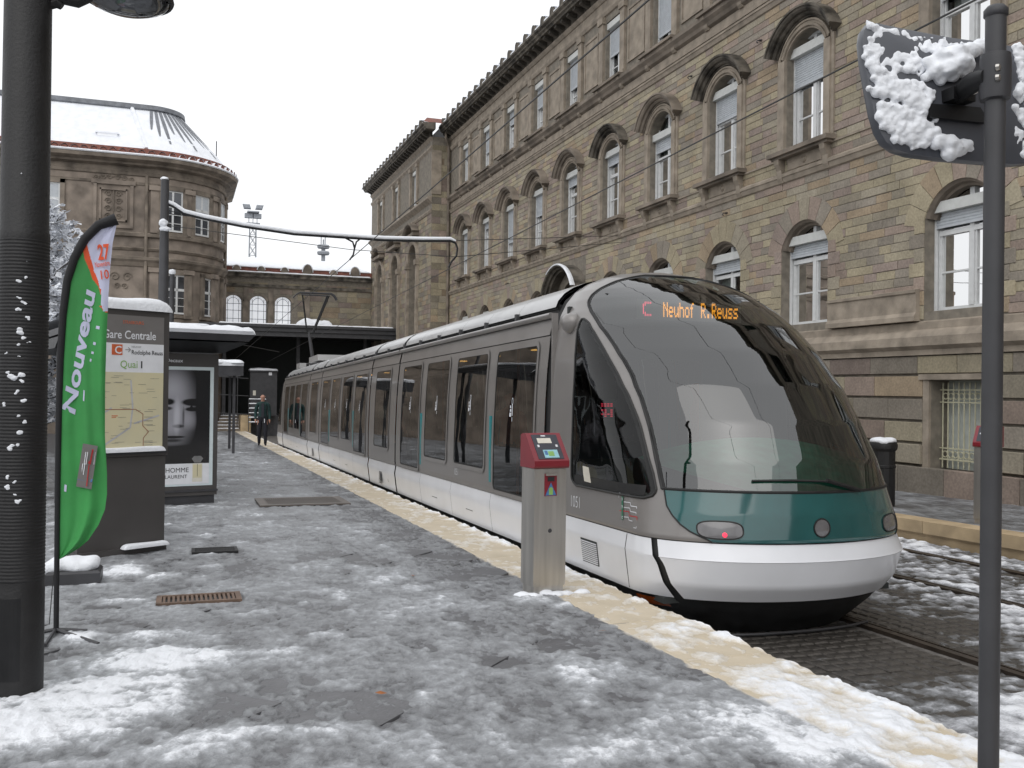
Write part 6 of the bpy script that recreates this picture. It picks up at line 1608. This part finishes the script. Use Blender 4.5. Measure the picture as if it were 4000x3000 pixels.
# the portrait: soft shaded shapes, printed flat
def poster_mat():
    m, n, b = newmat('poster_print'); tc = n.nodes.new('ShaderNodeTexCoord'); sp = n.nodes.new('ShaderNodeSeparateXYZ'); n.links.new(tc.outputs['Generated'], sp.inputs[0])
    def blob(cx, cz, rx, rz, v, soft=1.0):
        mp = n.nodes.new('ShaderNodeMapping'); mp.inputs['Location'].default_value = (-cx/rx, 0, -cz/rz); mp.inputs['Scale'].default_value = (1/rx, 0, 1/rz); n.links.new(tc.outputs['Generated'], mp.inputs[0])
        ln = n.nodes.new('ShaderNodeVectorMath'); ln.operation = 'LENGTH'; n.links.new(mp.outputs[0], ln.inputs[0])
        mr = n.nodes.new('ShaderNodeMapRange'); mr.interpolation_type = 'SMOOTHSTEP'; mr.inputs['From Min'].default_value = 1.0; mr.inputs['From Max'].default_value = 1-.9*soft; mr.inputs['To Max'].default_value = v; n.links.new(ln.outputs['Value'], mr.inputs['Value'])
        return mr.outputs[0]
    acc = None
    for i, a in enumerate(((.25, .62, .62, .62, .30, .9), (.18, .86, .50, .20, .10, 1), (.33, .50, .10, .26, .16, .9), (.60, .46, .22, .14, .12, 1), (.20, .38, .30, .10, .05, 1))):
        o = blob(*a)
        if acc is None: acc = o
        else:
            ad = n.nodes.new('ShaderNodeMath'); n.links.new(acc, ad.inputs[0]); n.links.new(o, ad.inputs[1]); acc = ad.outputs[0]
    for a in ((.62, .655, .25, .045, .34, .6), (.16, .66, .16, .045, .30, .6), (.62, .58, .17, .028, .30, .7), (.15, .59, .12, .028, .25, .7), (.36, .40, .15, .03, .22, .8), (.25, .285, .30, .018, .30, .8), (.25, .25, .26, .03, .12, .9), (.46, .50, .035, .16, .18, .9), (.95, .6, .28, .7, .40, .9), (.3, .12, .7, .10, .22, 1), (.62, .60, .035, .022, .2, .5)):
        o = blob(*a); sb_ = n.nodes.new('ShaderNodeMath'); sb_.operation = 'SUBTRACT'; n.links.new(acc, sb_.inputs[0]); n.links.new(o, sb_.inputs[1]); acc = sb_.outputs[0]
    mx = n.nodes.new('ShaderNodeMath'); mx.operation = 'MAXIMUM'; mx.inputs[1].default_value = .014; n.links.new(acc, mx.inputs[0])
    cb_ = n.nodes.new('ShaderNodeCombineColor'); ml = n.nodes.new('ShaderNodeMath'); ml.operation = 'MULTIPLY'; ml.inputs[1].default_value = 1.10; n.links.new(mx.outputs[0], ml.inputs[0])
    n.links.new(mx.outputs[0], cb_.inputs[0]); n.links.new(mx.outputs[0], cb_.inputs[1]); n.links.new(ml.outputs[0], cb_.inputs[2]); n.links.new(cb_.outputs[0], b.inputs['Base Color']); b.inputs['Roughness'].default_value = .15
poster_mat()
MB().box(.045, aw-.125, -.010, -.0062, .62, 2.03).build('poster', 'poster_print', sh)
MB().box(.045, aw-.125, -.010, -.0062, .31, .618).build('poster_caption', 'print_white', sh)
for body, x, z, s_ in (("L'HOMME", .06, .49, .10), ('LAURENT', .12, .40, .075)): text_mesh('lettering', body, 'print_black', lambda a, b, x=x, z=z: (x+a, -.0125, z+b), s_, 0, .40 if s_ > .09 else .32, parent=sh)
bt = MB(); u0 = aw-.30
bt.m = 0; bt.face([(u0-.075, -.0122, .34), (u0+.075, -.0122, .34), (u0+.075, -.0122, .62), (u0-.075, -.0122, .62)]); bt.m = 1; bt.face([(u0-.065, -.013, .40), (u0+.065, -.013, .40), (u0+.065, -.013, .60), (u0-.065, -.013, .60)])
bt.m = 2; bt.face([(u0-.045, -.0126, .63), (u0+.045, -.0126, .63), (u0+.085, -.0126, .69), (u0+.05, -.0126, .73), (u0-.05, -.0126, .73), (u0-.085, -.0126, .69)]); bt.m = 3; bt.face([(u0-.003, -.0135, .42), (u0+.003, -.0135, .42), (u0+.003, -.0135, .61), (u0-.003, -.0135, .61)])
bt.build('bottle_picture', ['print_paper', 'map_paper', 'print_grey', 'print_black'], sh, recalc=False)
text_mesh('lettering', 'JCDecaux', 'print_white', lambda a, b: (.04+a, -.003, 2.145+b), .075, .001, .33, parent=sh)
rz0 = 2.47
MB().prism([(-1.4, -.55, rz0+.01), (aw+.30, -.55, rz0+.0), (aw+.30, 4.2, rz0), (-1.4, 4.2, rz0)], [(-1.4, -.6, rz0+.10), (aw+.38, -.6, rz0+.10), (aw+.38, 4.3, rz0+.10), (-1.4, 4.3, rz0+.10)]).build('roof', 'dark_steel', sh)
MB().prism([(-1.4, -.5, rz0-.02), (aw+.30, -.5, rz0-.02), (aw+.05, -.05, 2.30), (-1.4, -.05, 2.30)], [(-1.4, 4.0, rz0-.02), (aw+.30, 4.0, rz0-.02), (aw+.05, 4.0, 2.30), (-1.4, 4.0, 2.30)]).build('roof_cove', 'black_paint', sh)
sm = MB(); sm.grid([[(x, y, rz0+.10+h) for y, h in ((-.60, 0), (-.63, .05), (-.58, .105), (-.4, .13), (1, .14), (4.2, .13), (4.3, 0))] for x in [-1.4]+list(np.linspace(-1.3, aw+.33, 26))+[aw+.37]])
for v_ in range(len(sm.v)):
    x, y, z = sm.v[v_]; sm.v[v_] = (x, y, z+(.012*math.sin(x*9)+.01*math.sin(x*23+y*5))*(1 if z > rz0+.15 else 0)-(.05 if x > aw+.36 and z > rz0+.14 else 0))
sm.build('roof_snow', 'snow', sh, smooth=60)
for x, y in ((-1.2, 3.6), (aw-.05, 3.6), (-1.2, 1.0)): MB().box(x-.04, x+.04, y-.04, y+.04, 0, rz0).build('post', 'dark_steel', sh)
MB().box(-1.2, -1.18, 1.1, 3.5, .3, 2.2).build('side_pane', 'tram_glass', sh)
# farther shelters further down the platform
def far_shelter(px0, px1, py, y, thick, label):
    a, b = at_y(px0, py, y), at_y(px1, py, y); e = empty('tram_shelter', (a.x, y, gz(y)), label, 'shelter'); h = a.z-gz(y)
    MB().box(-1.0, b.x-a.x, -.2, 3.0, h-.30, h).build('roof', 'dark_steel', e)
    sm = MB(); sm.box(-1.0, b.x-a.x, -.22, 3.0, h, h+thick*.6); snow_strip(sm, (-1.0, 1.2, h+thick*.5), (b.x-a.x+.02, 1.2, h+thick*.5), 3.0, thick*.6, 20, int(px0)); sm.build('roof_snow', 'snow', e, smooth=60)
    for x, yy in ((-.8, .1), (b.x-a.x-.25, .1), (-.8, 2.7), (b.x-a.x-.25, 2.7)): MB().box(x-.04, x+.04, yy-.04, yy+.04, 0, h).build('post', 'dark_steel', e)
far_shelter(650, 818, 1283, 20.5, .13, 'second shelter roof with snow just behind the poster shelter')
far_shelter(850, 950, 1428, 30.0, .18, 'farthest shelter roof with snow in front of the dark canopy')
# ---- overhead line mast with arm, second thin lamp post
MY = 16.4; a = at_y(645, 702, MY)
ms = empty('overhead_mast', (a.x, MY, gz(MY)), 'grey overhead line mast with long snow-covered arm over the track', 'mast')
lmst = lambda v: Vector(v)-ms.location
MB().tube([(0, 0, 0), (0, 0, 2.5), (0, 0, a.z-gz(MY))], [.11, .085, .065], 14).build('pole', 'grey_steel', ms, smooth=50)
link('snow_cap', snow_blob_mesh('snow_cap', [((0, 0, a.z-gz(MY)+.01), (.07, .07, .03)), ((-.01, -.06, at_y(640, 872, MY).z-gz(MY)), (.075, .07, .07)), ((.01, -.04, at_y(640, 895, MY).z-gz(MY)), (.095, .08, .045))], 2, 2, .3, .012), ms)
def mp(px, py): return lmst(at_y(px, py, MY))
arm = [mp(650, 795), mp(680, 808), mp(720, 835), mp(800, 855), mp(950, 885), mp(1150, 915), mp(1350, 928), mp(1500, 938), mp(1650, 941), mp(1760, 941), mp(1780, 950), mp(1787, 970), mp(1783, 1000), mp(1765, 1020), mp(1752, 1045)]
MB().tube(arm, [.022]*10+[.018]*5, 8).build('arm', 'black_paint', ms, smooth=50)
ins = MB().tube([mp(1350, 930), mp(1378, 945), mp(1385, 970), mp(1380, 995), mp(1366, 1015)], .016, 6).tube([mp(1408, 932), mp(1392, 945), mp(1385, 970)], .016, 6).tube([mp(650, 820), mp(740, 845)], .008, 5).tube([mp(655, 835), mp(760, 846)], .008, 5)
ins.build('hanger', 'black_paint', ms, smooth=50)
sm = MB().tube([p+Vector((0, 0, .042)) for p in arm[:11]], [.030, .034, .036, .036, .034, .034, .032, .034, .032, .030, .018], 8); sm.build('arm_snow', 'snow', ms, smooth=60)
y2 = 24.5; a = at_y(673, 1072, y2)
l2 = empty('lamp_post', (a.x, y2, gz(y2)), 'thin dark lamp post with a white top standing behind the shelter', 'street lamp')
MB().tube([(0, 0, 0), (0, 0, a.z-gz(y2))], .055, 12).build('pole', 'grey_steel', l2, smooth=50)
MB().lathe([(.065, 0), (.085, .05), (.07, .11), (0, .13)], (0, 0, a.z-gz(y2)), 12).build('lamp_head', 'snow', l2, smooth=50)
# ---- wires
def wire(pts, label, r=.008, group='overhead wires'):
    o = MB().tube(pts, r, 5).build('overhead_wire', 'wire'); tag(o, label, 'wire', group); return o
wire([(4.66, y, 4.09-.0205*y) for y in (-6, 2, 10, 17, 30, 44, 57)], 'contact wire running straight above the tram roof', .007)
wire([(2.70, y, 4.05-.0205*y) for y in (-6, 2, 10, 17, 30, 44, 57)], 'contact wire running above the platform edge left of the tram', .007)
A1 = at_y(1760, 940, MY); wire([A1, at_y(1990, 934, MY+4), at_x(2412, 921, 12.6)], 'upper stay wire from the mast arm to the facade', .008)
wire([at_y(650, 880, MY), at_y(1370, 975, MY), at_y(1780, 1003, MY)], 'thin stay wire hanging under the mast arm', .006)
wire([at_y(1780, 1003, MY), at_y(1990, 985, MY+5), at_x(2430, 946, 12.6)], 'lower stay wire from the mast arm to the facade', .008)
wire([at_y(690, 1292, 30), at_y(780, 1315, 32), at_y(1090, 1375, 36)], 'far stay wire sagging towards the pantograph', .012)
# ---- far lattice mast and antenna tower behind the wing
def far_mast():
    y = 130.0; b0, b1 = at_y(971, 1040, y), at_y(1000, 1040, y); t0 = at_y(972, 878, y); w = b1.x-b0.x
    e = empty('floodlight_mast', ((b0.x+b1.x)/2, y, gz(57)-.5), 'pale lattice floodlight mast rising behind the low wing', 'mast'); z0 = gz(57)-.5
    m = MB(); h = t0.z-z0
    for sx in (-1, 1):
        for sy in (-1, 1): m.tube([(sx*w*.62, sy*w*.62, 0), (sx*w*.42, sy*w*.42, h)], .06, 5)
    n = 18
    for k in range(n):
        z1, z2 = h*k/n, h*(k+1)/n; k1, k2 = w*(.62-.2*k/n), w*(.62-.2*(k+1)/n)
        for sy in (-1, 1): m.tube([(-k1, sy*k1, z1), (k2, sy*k2, z2)], .035, 4); m.tube([(k1, sy*k1, z1), (-k2, sy*k2, z2)], .035, 4)
        m.box(-k1, k1, -k1-.03, -k1+.03, z1-.04, z1+.04)
    m.build('lattice', 'mast_hazed', e)
    MB().box(-w*.9, w*.9, -w*.9, w*.9, h, h+.2).box(-w*.8, w*.8, -w*.8, w*.8, h+1.6, h+1.75).box(-w*.05, w*.05, -.05, .05, h, h+1.7).box(-w*.6, -w*.5, -.05, .05, h, h+1.7).box(w*.5, w*.6, -.05, .05, h, h+1.7).build('platform', 'mast_hazed', e)
    for sx in (-1, 1):
        f = MB().chamfer(-.3, .3, -.45, .45, -.3, .3, .1, T=lambda a, b, c: (sx*w*.85+b+sx*c*.3, a, h+2.4+c)); f.build('floodlight', 'mast_hazed', e)
        MB().box(sx*w*.6-.5, sx*w*.6+.5, -.3, .3, h+.9, h+1.5).build('floodlight', 'mast_hazed', e)
far_mast()
y = 180.0; b = at_y(1262, 1050, y); t = at_y(1262, 925, y); w = (at_y(1285, 1000, y).x-at_y(1240, 1000, y).x)/2
e = empty('antenna_tower', (b.x, y, gz(57)-.5), 'pale antenna tower with dishes coloured to look hazed against the snow sky', 'tower'); h = t.z-e.location.z; z3 = at_y(1262, 970, y).z-e.location.z; z4 = at_y(1262, 995, y).z-e.location.z
MB().tube([(0, 0, 0), (0, 0, z3)], w*.35, 8).tube([(-w*.4, 0, z3), (-w*.4, 0, h)], .10, 5).tube([(w*.3, 0, z3), (w*.3, 0, h)], .10, 5).tube([(0, 0, z3), (0, 0, h-.5)], .14, 5).build('shaft', 'mast_hazed', e)
for z_ in (z3, z4): MB().lathe([(0, 0), (w, .0), (w*1.1, .35), (w, .6), (0, .6)], (0, 0, z_), 14).build('gallery', 'mast_hazed', e)
# ================================================================== PEOPLE
def person(loc, rz, scale, J, E_, mats_of, mats, label, group=None):
    """J: joints {name: (x, y, z, radius, radius2)}; E_: bones; grown into one skin"""
    names = list(J); idx = {n: i for i, n in enumerate(names)}
    me = bpy.data.meshes.new('person'); me.from_pydata([J[n][:3] for n in names], [(idx[a], idx[b]) for a, b in E_], [])
    o = bpy.data.objects.new('person', me); COL.objects.link(o)
    sk = o.modifiers.new('Skin', 'SKIN'); sk.use_smooth_shade = True
    if not me.skin_vertices: return None
    for n in names:
        d = me.skin_vertices[0].data[idx[n]]; d.radius = (J[n][3], J[n][4] if len(J[n]) > 4 else J[n][3]); d.use_root = (n == 'pelvis')
    sb_ = o.modifiers.new('Sub', 'SUBSURF'); sb_.levels = 2; sb_.render_levels = 2
    dg = bpy.context.evaluated_depsgraph_get(); dg.update()
    nm = bpy.data.meshes.new_from_object(o.evaluated_get(dg)); bpy.data.objects.remove(o)
    nm.name = 'person'
    nm.materials.clear()
    for m in mats: nm.materials.append(MATS[m])
    segs = [(Vector(J[a][:3]), Vector(J[b][:3]), mats_of(a, b)) for a, b in E_]
    for p in nm.polygons:
        c = p.center; best = (9, 0)
        for A, B, m in segs:
            d = B-A; t = max(0, min(1, (c-A).dot(d)/max(d.length_squared, 1e-9))); q = (c-A-d*t).length
            if q < best[0]: best = (q, m)
        p.material_index = best[1] if not callable(best[1]) else best[1](c); p.use_smooth = True
    w = link('person', nm, None, loc); w.rotation_euler = (0, 0, rz); w.scale = (scale,)*3
    return tag(w, label, 'person', group)
def skeleton(L=1.0):
    J = {'pelvis': (0, 0, .96, .155, .115), 'waist': (0, .0, 1.10, .150, .115), 'chest': (0, -.005, 1.30, .165, .12), 'collar': (0, .005, 1.47, .085, .075), 'neck': (0, -.01, 1.54, .055), 'jaw': (0, -.025, 1.615, .064, .075), 'head': (0, -.012, 1.69, .078, .092), 'crown': (0, -.002, 1.765, .055, .065), 'nose': (0, -.118, 1.665, .012)}
    for s, n in ((1, 'l'), (-1, 'r')):
        f = -1 if n == 'l' else 1
        J.update({'sh'+n: (.185*s, .01, 1.425, .075), 'el'+n: (.235*s, .05+.03*f, 1.14, .060), 'wr'+n: ((.235*s), -.05+.05*f, .91, .042), 'palm'+n: ((.235*s), -.07+.05*f, .845, .024, .036),
                  'hip'+n: (.09*s, 0, .90, .105), 'kn'+n: (.105*s, -.05+.05*f, .50, .078), 'an'+n: (.105*s, .02+.10*f, .10, .055), 'heel'+n: (.105*s, .04+.10*f, .055, .045), 'toe'+n: (.115*s, -.15+.10*f, .045, .038, .028), 'ear'+n: (.085*s, .0, 1.67, .014, .02)})
        for k in range(4): J['f%d%s' % (k, n)] = ((.235*s)+.004*s, -.10+.05*f+.019*k, .775+.008*abs(k-1.5), .0085)
        J['th'+n] = (.222*s, -.115+.05*f, .835, .010)
    E_ = [('pelvis', 'waist'), ('waist', 'chest'), ('chest', 'collar'), ('collar', 'neck'), ('neck', 'jaw'), ('jaw', 'head'), ('head', 'crown'), ('head', 'nose')]
    for n in 'lr':
        E_ += [('collar', 'sh'+n), ('sh'+n, 'el'+n), ('el'+n, 'wr'+n), ('wr'+n, 'palm'+n), ('pelvis', 'hip'+n), ('hip'+n, 'kn'+n), ('kn'+n, 'an'+n), ('an'+n, 'heel'+n), ('heel'+n, 'toe'+n), ('head', 'ear'+n), ('palm'+n, 'th'+n)]+[('palm'+n, 'f%d%s' % (k, n)) for k in range(4)]
    return J, E_
def dress(a, b):
    s = a+b
    if b in ('neck',): return 1
    if any(k in (a, b) for k in ('jaw', 'nose')) or a[:2] == 'ea' or b[:2] == 'ea' or a.startswith('palm') or b.startswith('palm'): return 0
    if (a, b) == ('head', 'crown'): return lambda c: 3 if (c.y > .01 and c.z < 1.78) else 0
    if b[:3] == 'hip' or a[:3] == 'hip' or b[:2] == 'an': return 2
    if b[:2] in ('he', 'to'): return 4
    return 1
J, E_ = skeleton()
P = at_ground(1024, 1741)
man = person((P.x, P.y, gz(P.y)), math.radians(-4), 1.07, J, E_, dress, ['skin', 'jacket_green', 'trousers_dark', 'hair_grey', 'black_paint'], 'bald man in a dark green jacket and black trousers walking along the platform')
# open front of the jacket and white paper in the hand
if man:
    MB().box(-.045, .045, -.135, -.10, .98, 1.46).build('jumper', 'coat_dark', man)
    MB().box(.05, .075, -.15, -.13, .80, .93).build('paper', 'print_white', man)
# passengers seen through the tram's glass
J2, E2 = skeleton()
def dress2(a, b): 
    r = dress(a, b); return r
SLf = lambda y: gz(y)+.07
person((4.35, 12.55, SLf(12.5)), math.radians(150), .93, J2, E2, lambda a, b: 1 if (b in ('jaw', 'head', 'crown') or a in ('head',)) else dress(a, b), ['skin', 'coat_orange', 'trousers_dark', 'hair_grey', 'black_paint'], 'passenger in a hooded orange coat standing inside the nearest tram section', 'passengers in the tram')
person((4.2, 19.1, SLf(19.1)), math.radians(60), .95, J2, E2, dress, ['skin', 'coat_orange', 'trousers_dark', 'hair_grey', 'black_paint'], 'passenger in an orange coat standing in the middle tram section', 'passengers in the tram')
person((4.9, 21.6, SLf(21.6)), math.radians(200), .95, J2, E2, dress, ['skin', 'coat_dark', 'trousers_dark', 'hair_grey', 'black_paint'], 'passenger in dark clothes in the middle tram section', 'passengers in the tram')

# ================================================================== SNOWY TREE
def snowy_tree(x, y, h, r, label, seed):
    e = empty('snowy_tree', (x, y, gz(y)), label, 'tree'); rnd = random.Random(seed)
    br = MB(); sn = MB()
    br.tube([(0, 0, 0), (.03, .02, h*.3), (-.02, 0, h*.6), (0, 0, h*.92)], [.14, .11, .07, .02], 9); tips = []
    bo = br.build('trunk', 'bark', e, smooth=50)
    tw = MB()
    def branch(p, d, L, rad, lev):
        n = 4; pts = [p]; q = p
        for k in range(n):
            d = (d+Vector((rnd.gauss(0, .16), rnd.gauss(0, .16), rnd.gauss(.02, .10)))).normalized(); q = q+d*(L/n); pts.append(q)
        tw.tube(pts, [rad*(1-.7*k/n) for k in range(n+1)], 4, False)
        sn.tube([a+Vector((0, 0, rad*.9+.004)) for a in pts], [max(.014, rad*1.1*(1-.5*k/n)) for k in range(n+1)], 4, False)
        if lev < 3:
            for k in range(1, n+1):
                for _ in range(2 if lev < 2 else 3):
                    a = rnd.uniform(0, 6.28); side = Vector((math.cos(a), math.sin(a), rnd.uniform(-.2, .6))); branch(pts[k], (d*.55+side*.75).normalized(), L*rnd.uniform(.38, .6), rad*.5, lev+1)
        else:
            for _ in range(5):
                c = pts[rnd.randint(1, n)]+Vector((rnd.gauss(0, .03), rnd.gauss(0, .03), rnd.gauss(.01, .02))); s = rnd.uniform(.03, .075)
                u = Vector((rnd.gauss(0, 1), rnd.gauss(0, 1), rnd.gauss(0, .4))).normalized()*s; v = Vector((rnd.gauss(0, 1), rnd.gauss(0, 1), rnd.gauss(0, .5))).normalized()*s
                sn.face([c-u-v, c+u-v*.6, c+u*.8+v, c-u*.7+v*.9])
    for k in range(26):
        z = h*(.14+.80*k/26); a = k*2.4; L = r*(1-.55*k/26)*rnd.uniform(.8, 1.1)
        branch(Vector((0, 0, z)), Vector((math.cos(a), math.sin(a), .55)).normalized(), L, .035, 1)
    tw.build('crown', 'bark', e, recalc=False); sn.build('crown_snow', 'snow', e, recalc=False)
    return e
P = at_y(195, 1300, 20.0); snowy_tree(P.x-.25, 20.0, 5.0, 1.5, 'snow-covered tree showing between the lamp post and the flag', 5)
